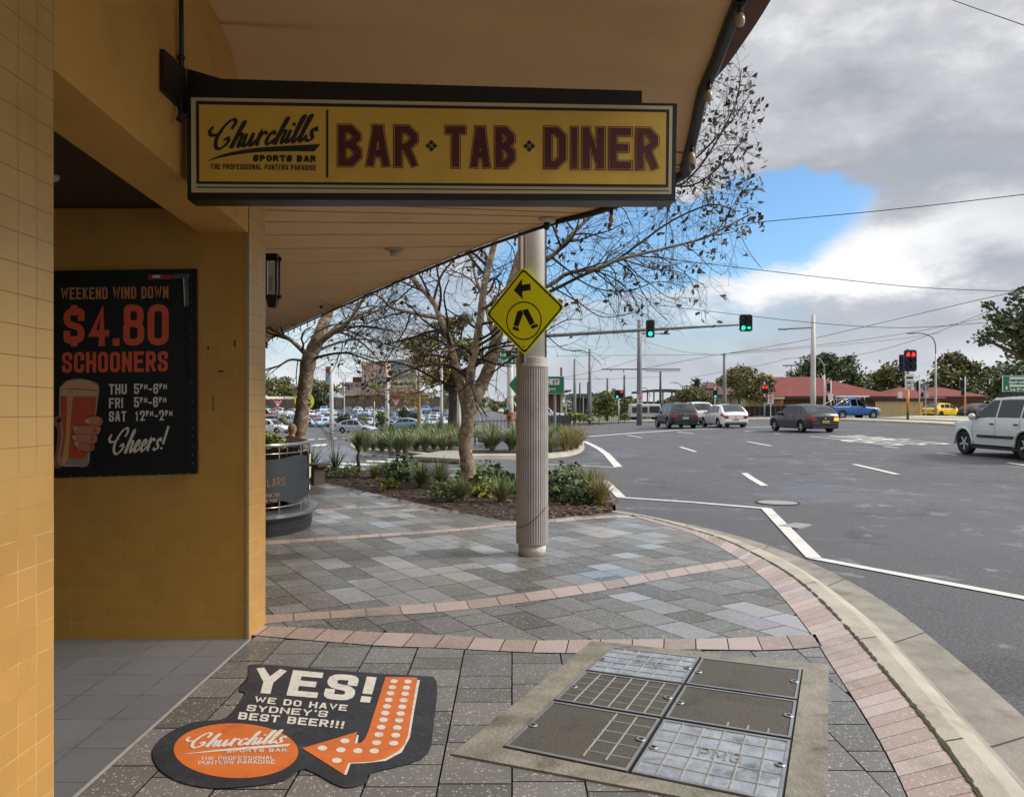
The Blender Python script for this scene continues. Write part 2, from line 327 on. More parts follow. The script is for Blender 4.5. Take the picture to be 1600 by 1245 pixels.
# ---------------------------------------------------------------- the ground, road, pavement
def asphalt():
    m = bpy.data.materials.new('asphalt'); m.use_nodes = True; g = NT(m.node_tree); b = m.node_tree.nodes['Principled BSDF']
    co = g.node('ShaderNodeTexCoord').outputs['Object']
    n1 = g.noise(co, .22, 6, .62, dist=.8); n2 = g.noise(co, 90, 3, .7); n3 = g.noise(co, 1.6, 6, .68, dist=.4)
    st = g.node('ShaderNodeMapping'); st.inputs['Scale'].default_value = (2.2, .16, 1); st.inputs['Rotation'].default_value = (0, 0, .12); g.put(st.inputs[0], co)
    n4 = g.noise(st.outputs[0], 1.0, 5, .6)                          # wheel tracks along the carriageway
    c = g.ramp(n1, [(.3, lin('3d3d41')), (.7, lin('58585b'))])
    c = g.mix(.3, c, g.ramp(n4, [(.3, lin('35353a')), (.7, lin('656568'))]))
    c = g.mix(.55, c, g.ramp(n2, [(.38, lin('242427')), (.70, lin('828284'))]))
    vo = g.node('ShaderNodeTexVoronoi', feature='DISTANCE_TO_EDGE'); vo.inputs['Scale'].default_value = .23; wv = g.node('ShaderNodeVectorMath', operation='ADD'); g.put(wv.inputs[0], co); g.put(wv.inputs[1], g.vm('SCALE', g.noise(co, .9, 5, .6, out='Color'), None)); g.put(vo.inputs['Vector'], wv.outputs[0])
    c = g.mix(g.m('MULTIPLY', g.smooth(vo.outputs['Distance'], .012, .003), g.m('MULTIPLY', g.smooth(g.noise(co, .35, 2), .58, .66), .6)), c, lin('1c1c1e'))
    c = g.mix(g.m('MULTIPLY', g.smooth(g.noise(co, .6, 3, .5, dist=1.2), .60, .66), .55), c, lin('2b2b2f'))
    n5 = g.noise(co, 40, 2, .6); c = g.mix(.30, c, g.ramp(n5, [(.40, lin('1a1a1d')), (.64, lin('7a7a7d'))])); c = g.mix(1, c, (.86, .86, .88), 'MULTIPLY')
    c = g.mix(g.m('MULTIPLY', g.smooth(n3, .58, .68), .8), c, lin('7a7a7e'))
    g.put(b.inputs['Base Color'], c)
    wet = g.smooth(g.m('ADD', g.m('MULTIPLY', n1, .7), g.m('MULTIPLY', n3, .3)), .50, .62)
    # the strip behind the garden bed and round the island is still wet
    x, y, z = g.sep(co)
    side = g.m('MULTIPLY', g.smooth(x, 1.6, -2.5), g.m('MULTIPLY', g.smooth(y, 12, 15), g.smooth(y, 60, 36)))
    wet = g.m('MAXIMUM', g.m('MULTIPLY', wet, .6), g.m('MULTIPLY', side, g.smooth(n3, .30, .50)))
    g.put(b.inputs['Roughness'], g.m('SUBTRACT', .72, g.m('MULTIPLY', wet, .5)))
    b.inputs['Specular IOR Level'].default_value = .5
    bn = g.node('ShaderNodeBump'); bn.inputs['Distance'].default_value = .01; g.put(bn.inputs['Strength'], g.m('SUBTRACT', .35, g.m('MULTIPLY', wet, .3)))
    g.put(bn.inputs['Height'], n2); g.l.new(bn.outputs[0], b.inputs['Normal'])
    return m
ASPH = asphalt()
def axis(a, b, fine0, fine1, st, gr):
    v = [fine0]
    while v[-1] < fine1: v.append(v[-1]+st)
    s = st; up = [v[-1]]
    while up[-1] < b: s *= gr; up.append(up[-1]+s)
    s = st; dn = [v[0]]
    while dn[-1] > a: s *= gr; dn.append(dn[-1]-s)
    return dn[:0:-1]+v+up[1:]
GX = axis(-700, 1000, -60, 70, 2, 1.25); GY = axis(-60, 2500, -8, 230, 2, 1.3)
mb = MB(); n = len(GY)
mb.add([(x, y, g0(x, y)-.07) for x in GX for y in GY], [(i*n+j, (i+1)*n+j, (i+1)*n+j+1, i*n+j+1) for i in range(len(GX)-1) for j in range(n-1)])
structure(mb.build('ground', M('dry_grass', '5f6242', .9, var=.3, vs=.4), smooth=True))
mb = MB(); vi = {}
def on_road(x, y): return (-58 < x < 70 and -8 < y < 84) or (-12 < x < 3 and y < 330 and y > 0) or (-66 < x < -3 and 80 < y < 204)
vs = []; fs = []
def vid(i, j):
    if (i, j) not in vi: vi[i, j] = len(vs); vs.append((GX[i], GY[j], g0(GX[i], GY[j])))
    return vi[i, j]
for i in range(len(GX)-1):
    for j in range(n-1):
        if on_road((GX[i]+GX[i+1])/2, (GY[j]+GY[j+1])/2): fs.append((vid(i, j), vid(i+1, j), vid(i+1, j+1), vid(i, j+1)))
mb.add(vs, fs); structure(mb.build('road', ASPH, smooth=True))

def stone(name, wetable=True):
    """granite pavers: face attributes carry each stone's tone with any painted sky sheen and how wet it is"""
    m = bpy.data.materials.new(name); m.use_nodes = True; g = NT(m.node_tree); b = m.node_tree.nodes['Principled BSDF']
    co = g.node('ShaderNodeTexCoord').outputs['Object']
    at = g.node('ShaderNodeAttribute', attribute_name='tone'); wt = g.node('ShaderNodeAttribute', attribute_name='wet')
    v = g.node('ShaderNodeTexVoronoi'); v.inputs['Scale'].default_value = 64; g.put(v.inputs['Vector'], co)
    sp = g.m('MULTIPLY', g.smooth(v.outputs['Distance'], .36, .22), g.smooth(g.noise(co, 30, 2), .44, .56))
    n = g.noise(co, 1.4, 5, .6); nf = g.noise(co, 160, 2, .6)
    c = g.mix(.35, at.outputs['Color'], g.mix(nf, (.03, .03, .03), (.36, .35, .33)))
    c = g.mix(g.m('MULTIPLY', sp, .7), c, lin('cfc9bd'))
    c = g.mix(g.m('MULTIPLY', g.smooth(n, .5, .75), .35), c, lin('3c3a37'))
    c = g.mix(g.m('MULTIPLY', g.smooth(g.noise(co, .9, 4), .62, .72), .25), c, lin('57563c'))
    g.put(b.inputs['Base Color'], c)
    w = g.m('MULTIPLY', wt.outputs['Fac'], g.smooth(g.noise(co, 3.2, 4), .18, .34))
    dm = g.smooth(g.noise(co, .8, 5, .6), .42, .60)
    g.put(b.inputs['Roughness'], g.m('SUBTRACT', g.m('SUBTRACT', .52, g.m('MULTIPLY', dm, .2)), g.m('MULTIPLY', w, .18)))
    g.put(b.inputs['Specular IOR Level'], g.m('ADD', .45, g.m('MULTIPLY', w, .15)))
    bn = g.node('ShaderNodeBump'); g.put(bn.inputs['Strength'], g.m('SUBTRACT', .25, g.m('MULTIPLY', w, .23))); bn.inputs['Distance'].default_value = .006
    g.put(bn.inputs['Height'], nf); g.l.new(bn.outputs[0], b.inputs['Normal'])
    return m
STONE = stone('granite')
def curve(px, z=0., n=10): return cr([U(x, y, z)[:2] for x, y in px], n)
def resample(c, k):
    d = [0]
    for a, b in zip(c, c[1:]): d.append(d[-1]+math.dist(a, b))
    out = []; i = 0
    for q in range(k+1):
        t = d[-1]*q/k
        while i < len(c)-2 and d[i+1] < t: i += 1
        f = (t-d[i])/max(1e-9, d[i+1]-d[i]); out.append(tuple(a+(b-a)*f for a, b in zip(c[i], c[i+1])))
    return out, d[-1]
b1t = curve([(380, 975), (420, 978), (483, 981), (579, 987), (678, 991), (810, 1000), (931, 999), (1060, 998), (1132, 997), (1252, 992), (1275, 991)])
b1b = curve([(360, 989), (420, 995), (503, 1002), (604, 1010), (678, 1012), (840, 1020), (960, 1020), (1072, 1015), (1207, 1016), (1285, 1010)])
b2t = curve([(400, 962), (420, 960.5), (525, 954), (638, 945), (737, 937.5), (840, 923), (934, 910), (1042, 891), (1156, 873)])
b2b = curve([(400, 976), (420, 974), (499, 967.6), (651, 959), (735, 952), (837, 939), (940, 923.5), (1054, 901.5), (1170, 883)])
b3t = curve([(380, 847), (420, 844.3), (499, 840), (604, 833), (698, 827), (803, 817)]); b3b = curve([(380, 854), (420, 851), (507, 845), (604, 838), (703, 831), (800, 821)])
b4t = curve([(440, 799), (491, 796), (604, 790.5), (645, 786)]); b4b = curve([(440, 801.5), (491, 798.6), (604, 793), (655, 788)])
b5t = curve([(803, 817), (859, 812.5), (955, 805), (990, 805)]); b5b = curve([(800, 821), (859, 817), (955, 809), (1000, 810)])
EI = curve([(985, 806), (1024, 817), (1087, 836.5), (1153, 872.6), (1211, 921.5), (1266, 989.5), (1297, 1037), (1360, 1135), (1417, 1245), (1470, 1400), (1540, 1800), (1750, 3600)])
KI = curve([(957, 800), (1010, 808), (1077, 826), (1136, 845), (1204, 879), (1257, 915), (1320, 977), (1402, 1073), (1464, 1150), (1531, 1245), (1620, 1400), (1800, 1800), (2300, 3600)])
KT = curve([(957, 797.5), (1015, 806.5), (1085, 823.5), (1150, 843), (1232, 880), (1329, 953), (1400, 1030), (1480, 1125), (1581, 1245), (1700, 1420), (1900, 1800), (2450, 3600)])
GO = curve([(955, 796), (1030, 810), (1130, 832), (1215, 858), (1300, 895), (1388, 946), (1487, 1024), (1600, 1122), (1740, 1260), (1950, 1500), (2300, 1900), (3300, 3600)], -.1)
BED = curve([(380, 727), (440, 740), (475, 748), (560, 765), (650, 785), (720, 800), (800, 813), (870, 809), (957, 800)])
PAV = MB(); tones = []; wets = []
def paver(pts, z, tone, wet):
    c = (sum(p[0] for p in pts)/len(pts), sum(p[1] for p in pts)/len(pts)); q = []
    for p in pts:
        d = math.dist(p, c); k = max(.5, (d-.0055)/d) if d > 0 else 1; q.append((c[0]+(p[0]-c[0])*k, c[1]+(p[1]-c[1])*k, z))
    PAV.poly(q); tones.append(tone); wets.append(wet)
PINK = [lin(c) for c in ('b39a8f', 'a99085', 'bba398', 'a0887c', 'c0aba2', 'a98f84')]
GREY = [lin(c) for c in ('62625f', '6d6c6a', '504f4c', '747371', '3f3e3b', '615f5c', '7a7a78', '474643')]
GREYD = [lin(c) for c in ('646361', '6f6e6b', '5b5956', '767470', '52514e')]
PALE = [lin(c) for c in ('9c9a97', '8b8987', 'a6a4a1', '7f7d7b')]  # sky sheen of the wet pavers painted in as a paler tone
def band(a, b, step, z=.003, wetp=.12, pal=PINK):
    k = max(1, int(resample(a, 1)[1]/step)); a, _ = resample(a, k); b, _ = resample(b, k)
    for i in range(k): paver([a[i], a[i+1], b[i+1], b[i]], z, R.choice(pal), R.uniform(.6, .9) if R.random() < wetp else R.uniform(0, .25))
def nearest_side(c, crv):
    """signed side of the nearest stretch of a curve, and that stretch as a line"""
    i = min(range(len(crv)-1), key=lambda k: (crv[k][0]+crv[k+1][0]-2*c[0])**2+(crv[k][1]+crv[k+1][1]-2*c[1])**2)
    return crv[i], crv[i+1]
def cut(poly, crv, keep):
    if not poly: return poly
    c = (sum(p[0] for p in poly)/len(poly), sum(p[1] for p in poly)/len(poly)); a, b = nearest_side(c, crv)
    sd = lambda p: keep*((b[0]-a[0])*(p[1]-a[1])-(b[1]-a[1])*(p[0]-a[0])); out = []
    for i in range(len(poly)):
        p, q = poly[i-1], poly[i]; s, t = sd(p), sd(q)
        if (s > 0) != (t > 0): f = s/(s-t); out.append((p[0]+(q[0]-p[0])*f, p[1]+(q[1]-p[1])*f))
        if t > 0: out.append(q)
    return out
WETC = [(U(690, 880), 1.0), (U(650, 905), .8), (U(985, 835), 1.2), (U(1110, 925), .6), (U(1180, 965), .55), (U(900, 900), .6), (U(540, 770), 1.4), (U(760, 830), .8), (U(1000, 945), .5), (U(620, 800), 1.2), (U(700, 855), .8)]
def wetness(c):
    w = 0
    for p, r in WETC: w = max(w, 1.15-math.dist(c, p[:2])/r*.85)
    return R.uniform(.8, 1) if R.random() < w*.46 else R.uniform(.0, .35)
def lay(org, ang, row, lens, cuts, ur, vr, pal=None):
    ca, sa = math.cos(ang), math.sin(ang); v = vr[0]
    while v < vr[1]:
        u = ur[0]+R.random()*.4
        while u < ur[1]:
            L = R.choice(lens); q = [(u, v), (u+L, v), (u+L, v+row), (u, v+row)]; u += L
            pl = [(org[0]+a*ca-b*sa, org[1]+a*sa+b*ca) for a, b in q]
            for crv, keep in cuts: pl = cut(pl, crv, keep)
            if len(pl) > 2 and abs(sum(pl[i-1][0]*pl[i][1]-pl[i][0]*pl[i-1][1] for i in range(len(pl)))) > .006:
                c = (sum(p[0] for p in pl)/len(pl), sum(p[1] for p in pl)/len(pl)); w_ = wetness(c); paver(pl, 0., R.choice(PALE if w_ > .6 else pal or GREY), w_)
        v += row
EI_ = EI
# below the first band: courses along the frontage; beyond it: courses turned by about sixty degrees
lay((0, 0), math.pi/2, .30, (.3, .3, .4, .2, .35), [(b1b, -1), (EI_, -1), ([(-1.72, -5), (-1.72, 9)], -1)], (-4, 5.6), (-3, 1.75), GREYD)
lay((0, 8), -1.04, .275, (.28, .41, .41, .54), [(b1t, 1), (EI_, -1), (BED, -1), ([(-8.5, -5), (-8.5, 30)], -1)], (-9, 9), (-10, 12))
band(b1t, b1b, .21); band(b2t, b2b, .26); band(b3t, b3b, .26); band(b4t, b4b, .28); band(b5t, b5b, .3); band(EI, KI, .125, wetp=.05)
pv = PAV.build('pavement', STONE); structure(pv)
for nm, typ, dat in (('tone', 'FLOAT_COLOR', [c+(1,) for c in tones]), ('wet', 'FLOAT', wets)):
    at = pv.data.attributes.new(nm, typ, 'FACE')
    at.data.foreach_set('color' if typ == 'FLOAT_COLOR' else 'value', [x for c in dat for x in (c if typ == 'FLOAT_COLOR' else (c,))])
mb = MB(); q = [(-12, 25)]+[p for p in BED if p[1] < 25]; pl = q+KI+[(-12, -12)]
mb.poly([(x, y, -.011) for x, y in pl]); structure(mb.build('paving_bed', M('mortar', '2b2a28', .9, var=.3, vs=3)))
CONC = M('kerb_concrete', 'a39d90', .8, var=.16, vs=2.2, bump=.25, bs=60, dirt=('78715f', 3.1, .6)); GUTC = M('gutter_concrete', '847f76', .8, var=.25, vs=3.5, bump=.3, bs=50, dirt=('5a5348', 1.8, .8))
def strip(mb, rows, k, gap=None, mi=0):
    """ruled strip through several plan curves, each with its height"""
    rs = [([(p[0], p[1], z) for p in resample(c, k)[0]]) for c, z in rows]
    vs = [p for r in rs for p in r]; w = k+1
    mb.add(vs, [(j*w+i, j*w+i+1, (j+1)*w+i+1, (j+1)*w+i) for j in range(len(rs)-1) for i in range(k) if not (gap and i % gap == gap-1)], mi)
mid = [((a[0]*.65+b[0]*.35), (a[1]*.65+b[1]*.35)) for a, b in zip(resample(KT, 60)[0], resample(GO, 60)[0])]
m0 = [((a[0]*.80+b[0]*.20), (a[1]*.80+b[1]*.20)) for a, b in zip(resample(KT, 60)[0], resample(GO, 60)[0])]
mb = MB(); strip(mb, [(KI, -.05), (KI, .004), (KT, .002), (m0, -.03)], 90); strip(mb, [(m0, -.03), (mid, -.085), (GO, -.092), (GO, -.2)], 90, mi=1); structure(mb.build('kerb', [CONC, GUTC], smooth=False))
mb = MB()                                                           # joints of the kerb
for pa, pb, pc in ((resample(KI, 7)[0], resample(KT, 7)[0], resample(GO, 7)[0]),):
    for i in range(1, 7):
        a, b, c = Vector(pa[i]), Vector(pb[i]), Vector(pc[i]); d = (b-a).orthogonal().normalized()*.004
        for s, t, z0, z1 in ((a, b, .006, .005), (b.lerp(c, .16), b.lerp(c, .35), -.046, -.08), (b.lerp(c, .35), c, -.079, -.089)): mb.poly([(*(s-d), z0), (*(s+d), z0), (*(t+d), z1), (*(t-d), z1)])
structure(mb.build('kerb_joint', M('joint_dark', '3d382e', .9)))
# moss line along the kerb's back edge
mb = MB(); a, _ = resample(KI, 260)
for p, q in zip(a, a[1:]):
    if R.random() < .96:
        w = R.uniform(.005, .016); mb.poly([(p[0]-w, p[1], .0085), (q[0]-w, q[1], .0085), (q[0]+w, q[1], .0088), (p[0]+w, p[1], .0088)])
tag(mb.build('moss', M('moss', '3a3a22', .95, var=.4, vs=20)), 'dark moss line growing along the back of the kerb', 'moss', kind='stuff')

# entry floor
def tile_mat(name, col, size, grout, var=.05, rough=.45, mortar=.012, light_fade=None):
    m = bpy.data.materials.new(name); m.use_nodes = True; g = NT(m.node_tree); b = m.node_tree.nodes['Principled BSDF']
    uv = g.node('ShaderNodeTexCoord').outputs['UV']; co = g.node('ShaderNodeNewGeometry').outputs['Position']
    br = g.node('ShaderNodeTexBrick', offset=0.0); g.put(br.inputs['Vector'], uv)
    wv = g.node('ShaderNodeVectorMath', operation='ADD'); nz = g.node('ShaderNodeTexNoise'); nz.inputs['Scale'].default_value = 2.5; g.put(nz.inputs['Vector'], uv)
    sc_ = g.node('ShaderNodeVectorMath', operation='SCALE'); g.put(sc_.inputs[0], nz.outputs['Color']); sc_.inputs[3].default_value = .012
    g.put(wv.inputs[0], uv); g.put(wv.inputs[1], sc_.outputs[0]); g.put(br.inputs['Vector'], wv.outputs[0])
    c = lin(col)
    for k, s in (('Color1', 1-var), ('Color2', 1+var)): br.inputs[k].default_value = tuple(min(1, v*s) for v in c)+(1,)
    br.inputs['Scale'].default_value = 1; br.inputs['Brick Width'].default_value = size; br.inputs['Row Height'].default_value = size
    br.inputs['Mortar Size'].default_value = size*mortar; br.inputs['Mortar Smooth'].default_value = .3; br.inputs['Bias'].default_value = 0
    gr = g.mix(g.smooth(g.noise(co, 6, 4), .42, .62), lin(grout), c)     # grout worn away in stretches
    if light_fade:   # light on the upper courses painted in by height: paler tile, darker joints
        zz = g.sep(co)[2]; f = g.smooth(g.m('ADD', zz, g.m('MULTIPLY', g.noise(co, 1.5, 2), .1)), light_fade[0], light_fade[0]+.55)
        gr = g.mix(f, gr, lin(light_fade[2]))
        cc = g.mix(br.outputs['Fac'], g.mix(f, br.outputs['Color'], lin(light_fade[1])), gr)
    else: cc = g.mix(br.outputs['Fac'], br.outputs['Color'], gr)
    cc = g.mix(g.m('MULTIPLY', g.smooth(g.noise(co, 2.2, 7, .72), .45, .75), .34), cc, tuple(v*.55 for v in c))
    g.put(b.inputs['Base Color'], cc); g.put(b.inputs['Roughness'], g.m('ADD', rough, g.m('MULTIPLY', g.noise(co, 9, 4), .15)))
    bn = g.node('ShaderNodeBump'); bn.inputs['Strength'].default_value = .35; bn.inputs['Distance'].default_value = .004; bn.invert = True
    g.put(bn.inputs['Height'], br.outputs['Fac']); g.l.new(bn.outputs[0], b.inputs['Normal'])
    return m
YT = tile_mat('ochre_tile', 'ae8446', .108, 'cdb583', var=.045, rough=.36, light_fade=(1.05, 'b59358', '5f4a30'))
YT2 = tile_mat('ochre_tile_entry', 'b58736', .108, 'c4a263', var=.045, rough=.36)
FT = tile_mat('floor_tile', '6b6b6d', .33, '4a4a4b', var=.09, mortar=.012, rough=.5)
mb = MB(); mb.poly([(-5.2, 1.0, -.004), (-1.735, 1.0, -.004), (-1.735, 5.31, -.004), (-5.2, 5.31, -.004)]); structure(mb.build('entry_floor', FT))
mb = MB(); mb.box((-1.735, 4.15, -.004), (.011, 2.32, .013)); structure(mb.build('floor_edging', M('edging', '8f8d87', .6)))
# ---------------------------------------------------------------- the corner building
PLY = M('ochre_plaster', 'bb9048', .7, var=.06, vs=3, dirt=('7d5a2b', 2.2, .3))
PLYD = M('ochre_plaster_under', 'a87331', .75, var=.06, vs=3)
bld = tag(empty('corner_building', (-1.75, 5.3, 0)), 'ochre tiled corner building with a recessed entry under a curved awning', 'building')
def kid(o, par):
    o.parent = par; o.matrix_parent_inverse = par.matrix_world.inverted() if False else Matrix.Translation(-par.location); return o
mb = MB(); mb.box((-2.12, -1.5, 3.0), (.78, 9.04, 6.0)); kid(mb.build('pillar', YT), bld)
mb = MB(); mb.box((-3.4, 5.49, 1.6), (3.3, .36, 3.3)); kid(mb.build('entry_wall', YT2), bld)
mb = MB(); x0, x1 = -1.7485, -1.7465
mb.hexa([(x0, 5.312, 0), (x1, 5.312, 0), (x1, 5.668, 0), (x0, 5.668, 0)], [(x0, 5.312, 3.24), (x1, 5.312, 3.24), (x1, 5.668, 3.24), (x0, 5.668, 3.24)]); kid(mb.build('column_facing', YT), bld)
mb = MB(); mb.box((-1.757, 5.309, 1.42), (.014, .006, 2.84)); kid(mb.build('corner_trim', M('trim', '9a8f74', .5)), bld)
mb = MB()                                                           # lintel beam and the wall above it
q = [(3.02, 2.83), (5.308, 2.69), (5.67, 2.69), (5.67, 6), (3.02, 6)]
mb.prism([(-1.75, y, z) for y, z in q], (-.33, 0, 0)); kid(mb.build('lintel', PLY), bld)
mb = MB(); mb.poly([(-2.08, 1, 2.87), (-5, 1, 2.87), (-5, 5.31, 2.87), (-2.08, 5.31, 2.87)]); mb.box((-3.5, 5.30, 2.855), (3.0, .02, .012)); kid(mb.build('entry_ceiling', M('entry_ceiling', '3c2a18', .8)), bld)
mb = MB(); mb.box((-5.05, 3, 1.6), (.1, 4.7, 3.2)); kid(mb.build('back_wall', YT2), bld)
mb = MB(); w = [(-2.0, 5.67), (-3.25, 8.2), (-6.6, 14), (-10.5, 21.5), (-14, 27)]
for (a, b), (c, d) in zip(w, w[1:]): mb.hexa([(a, b, 0), (a-.3, b, 0), (c-.3, d, 0), (c, d, 0)], [(a, b, 3.9), (a-.3, b, 3.9), (c-.3, d, 3.9), (c, d, 3.9)])
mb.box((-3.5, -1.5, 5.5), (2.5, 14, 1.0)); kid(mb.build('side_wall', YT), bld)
# awning
BL = [(-1.75, -5, 4.2), (-1.75, 3, 4.08), (-1.75, 4.6, 3.88), (-1.75, 4.81, 3.82), (-1.75, 4.99, 3.75), (-1.75, 5.10, 3.64), (-1.76, 5.3, 3.45), (-1.8, 5.67, 3.3), (-2.2, 6.3, 3.24), (-2.8, 7.2, 3.2), (-3.9, 9.5, 3.2), (-6.5, 14, 3.2), (-11, 22, 3.2), (-13.5, 26, 3.2)]
EL = [(1.0, -5, 3.72), (1.1, 3, 3.61), P(1154, 0, 4.0), P(1118, 93, 4.5), P(1098, 142, 4.8), P(1085, 200, 5.2), P(1071, 254, 5.6), P(1059, 273, 5.8), P(940, 325, 6.72), P(850, 350, 7.31), P(700, 405, 9.09), P(560, 465, 12.35), P(418, 530, 20.2), P(375, 548, 24.5)]
BC, EC = cr(BL, 6), cr(EL, 6)
aw = tag(empty('awning', (0, 5.5, 3.3)), 'brown curved street awning with a smooth tan soffit over the footpath', 'awning')
SOF = M('soffit_paint', 'd4b184', .7, var=.05, vs=1.2, dirt=('b8946a', 1.5, .35))
mb = MB(); k = len(BC); vs = []
for a, b in zip(BC, EC): vs += [tuple(p+(q-p)*t for p, q in zip(a, b)) for t in (0, .25, .5, .75, 1)]
mb.add(vs, [(5*i+j, 5*i+j+1, 5*i+6+j, 5*i+5+j) for i in range(k-1) for j in range(4)]); kid(mb.build('soffit', SOF, smooth=True), aw)
FA = [.17, .17, .17, .1, .04, .03, .05, .08, .16, .02, .02, .02, .02, .02]; FA = [v[0] for v in cr([(v,) for v in FA], 6)]
mb = MB(); rows = []
for i, p in enumerate(EC):
    a, b = EC[max(0, i-1)], EC[min(k-1, i+1)]; t = Vector((b[0]-a[0], b[1]-a[1], 0)).normalized(); nn = Vector((t.y, -t.x, 0))
    if nn.dot(Vector((p[0]+3, p[1]-3, 0))) < 0: nn = -nn
    f = FA[i]; o = Vector(p)+nn*f+Vector((0, 0, .012 if f > .03 else .03)); rows += [tuple(p), tuple(o), (o.x+nn.x*.02, o.y+nn.y*.02, o.z+.42), (BC[i][0], BC[i][1], o.z+.75)]
mb.add(rows, [(4*i+j, 4*i+j+1, 4*i+5+j, 4*i+4+j) for i in range(k-1) for j in range(3)]); kid(mb.build('fascia', M('fascia_paint', '5b4038', .7, var=.1), smooth=False), aw)
mb = MB()                                                           # panel joints of the soffit
for t in range(len(BC)):
    if t >= 40 and t % 2 == 0 or t in (34, 37):
        a, b = Vector(BC[t]), Vector(EC[t]); d = Vector(BC[min(k-1, t+1)])-a; d = d.normalized()*.007; z = Vector((0, 0, -.004))
        mb.poly([a-d+z, a+d+z, b+d+z, b-d+z])
kid(mb.build('panel_joint', M('joint_brown', '8a6c4c', .9)), aw)
# festoon lights along the awning's edge
fs_ = tag(empty('festoon_lights', (0, 5.5, 3.3)), 'string of small white bulbs on a black cable along the awning edge', 'string lights')
BLK = M('black_paint', '151517', .45, var=.2, vs=8); BULB = M('bulb_glass', 'a0947f', .25, var=.03)
path = [Vector(p)+Vector((0, 0, -.022)) for p in EC]; mb = MB(); mb.tube(path, [.036 if p.y < 5.9 else max(.016, .036-.012*(p.y-5.9)) for p in path], 8); kid(mb.build('cable', BLK, smooth=True), fs_)
ec3, tot = resample([tuple(p) for p in path], 46)
for i, p in enumerate(ec3):
    if p[1] < 3.0: continue
    mb = MB(); mb.lathe([(.012, -.02), (.018, -.03), (.018, -.075), (.014, -.08)], (0, 0, 0), 8, mi=1)
    mb.lathe([(.014, -.078), (.026, -.1), (.03, -.125), (.022, -.15), (.006, -.16)], (0, 0, 0), 10)
    o = mb.build('bulb', [BULB, BLK], fs_, smooth=True); o.location = Vector(p)-Vector(fs_.location); o.scale = (.85,)*3 if p[1] < 7 else (.6,)*3
# ---------------------------------------------------------------- hanging bar sign
def plane_map(p0, nrm):
    p0 = Vector(p0); nrm = Vector(nrm).normalized(); o = Vector((0, 0, H))
    def fn(px, py, z=0.):
        d = Vector(((px-800)/F, 1, (HY-py)/F)); t = (p0+nrm*z-o).dot(nrm)/d.dot(nrm); return tuple(o+d*t)
    return fn
s0, s1 = Vector((-1.70, 4.2, 0)), Vector((.90, 4.35, 0)); sn = Vector((s1.y-s0.y, -(s1.x-s0.x), 0)).normalized()
SM = plane_map((-1.70, 4.2, 2.8), sn)
sg = tag(empty('bar_sign', (-.4, 4.28, 2.6)), 'yellow bar sign with maroon letters in a black frame hung across the footpath', 'sign')
def flat(fn, pts, z): return [fn(x, y, z) for x, y in pts]
def rect(x0, y0, x1, y1, sl=0.0): return [(x0, y0), (x1, y0+sl), (x1, y1+sl*.5), (x0, y1)]
mb = MB(); q = flat(SM, [(292, 148), (1058, 162), (1055, 314), (293, 312)], 0); mb.prism(q, -sn*.14); kid(mb.build('case', M('sign_black', '0d0d10', .35, var=.2)), sg)
CREAM = M('sign_cream', 'b9b08c', .5, var=.05); YEL = M('sign_yellow', 'cba845', .5, var=.06, vs=4, dirt=('a8822c', 3, .3)); MAR = M('sign_maroon', '4c0f1a', .5, var=.06)
ring = lambda a, b, c, d, z, m, nm: kid(MB().poly(flat(SM, [a, b, c, d], z)).build(nm, m), sg)
ring((298.5, 152.5), (1051, 166), (1049, 303.5), (299, 301), .004, CREAM, 'border')
ring((306, 158), (1046, 171.5), (1044.5, 293), (307, 287.5), .007, BLK, 'liner')
mb = MB()
for a, b in (((307, 291.8), (1046, 297.8)),): mb.poly(flat(SM, [a, b, (b[0], b[1]+1.6), (a[0], a[1]+1.6)], .009))
kid(mb.build('border_line', BLK), sg)
ring((311, 163.5), (1041, 176), (1040, 288.5), (311.5, 283.5), .010, YEL, 'panel')
slp = .0115
def on_sign(x0, yb, z): return lambda x, y, dz: SM(x0+x, yb-y+x*slp, z+dz)
def block(s, x0, x1, yb, h, t, gap, grow, z, mb, mi, rad=.26):
    sh, w = text2d(s, h, 1., t, gap, rad, 1, 0); wid = 1.
    n_ = sum(WD.get(c, 1) for c in s); wid = ((x1-x0)-gap*(len(s)-1))/n_; sh, w = text2d(s, h, wid, t, gap, rad, 1, grow)
    letters(mb, sh, on_sign(x0, yb, z), mi)
for s, x0, x1, yb in (('BAR', 527, 654, 261), ('TAB', 695, 806, 263), ('DINER', 849, 1030, 264)):
    mb = MB(); block(s, x0, x1, yb, 67, 14.5, 5, 1.6, .012, mb, 0); block(s, x0, x1, yb, 67, 14.5, 5, -1.3, .0135, mb, 1); block(s, x0, x1, yb, 67, 14.5, 5, -3.0, .015, mb, 0)
    kid(mb.build('lettering', [MAR, YEL], solid=-1), sg)
mb = MB()
for cx, cy in ((674, 228), (827, 228.5)):
    for dx, dy in ((0, -5.2), (0, 5.2), (-5.2, 0), (5.2, 0)): mb.poly(flat(SM, [(cx+dx, cy+dy-4.4), (cx+dx+4.4, cy+dy), (cx+dx, cy+dy+4.4), (cx+dx-4.4, cy+dy)], .012))
mb.poly(flat(SM, rect(509.5, 172, 513, 278), .012))
def script(mb, s, fn, x0, x1, yb, t, shear, rise, mi, z, ks=None, grow=0):
    sh, w = script2d(s, t, shear, grow); k = (x1-x0)/w; ky = ks or k
    letters(mb, sh, lambda x, y, dz: fn(x0+x*k, yb-y*ky-(x*k)*rise, z+dz), mi)
script(mb, 'Churchills', SM, 318, 492, 234, .29, .32, .085, 0, .012, 19)
sw = cr([(322, 253), (350, 241), (395, 232), (450, 228), (501, 225.5)], 6); sb_ = cr([(322, 253), (352, 245), (398, 238.5), (450, 236.5), (491, 237)], 6)
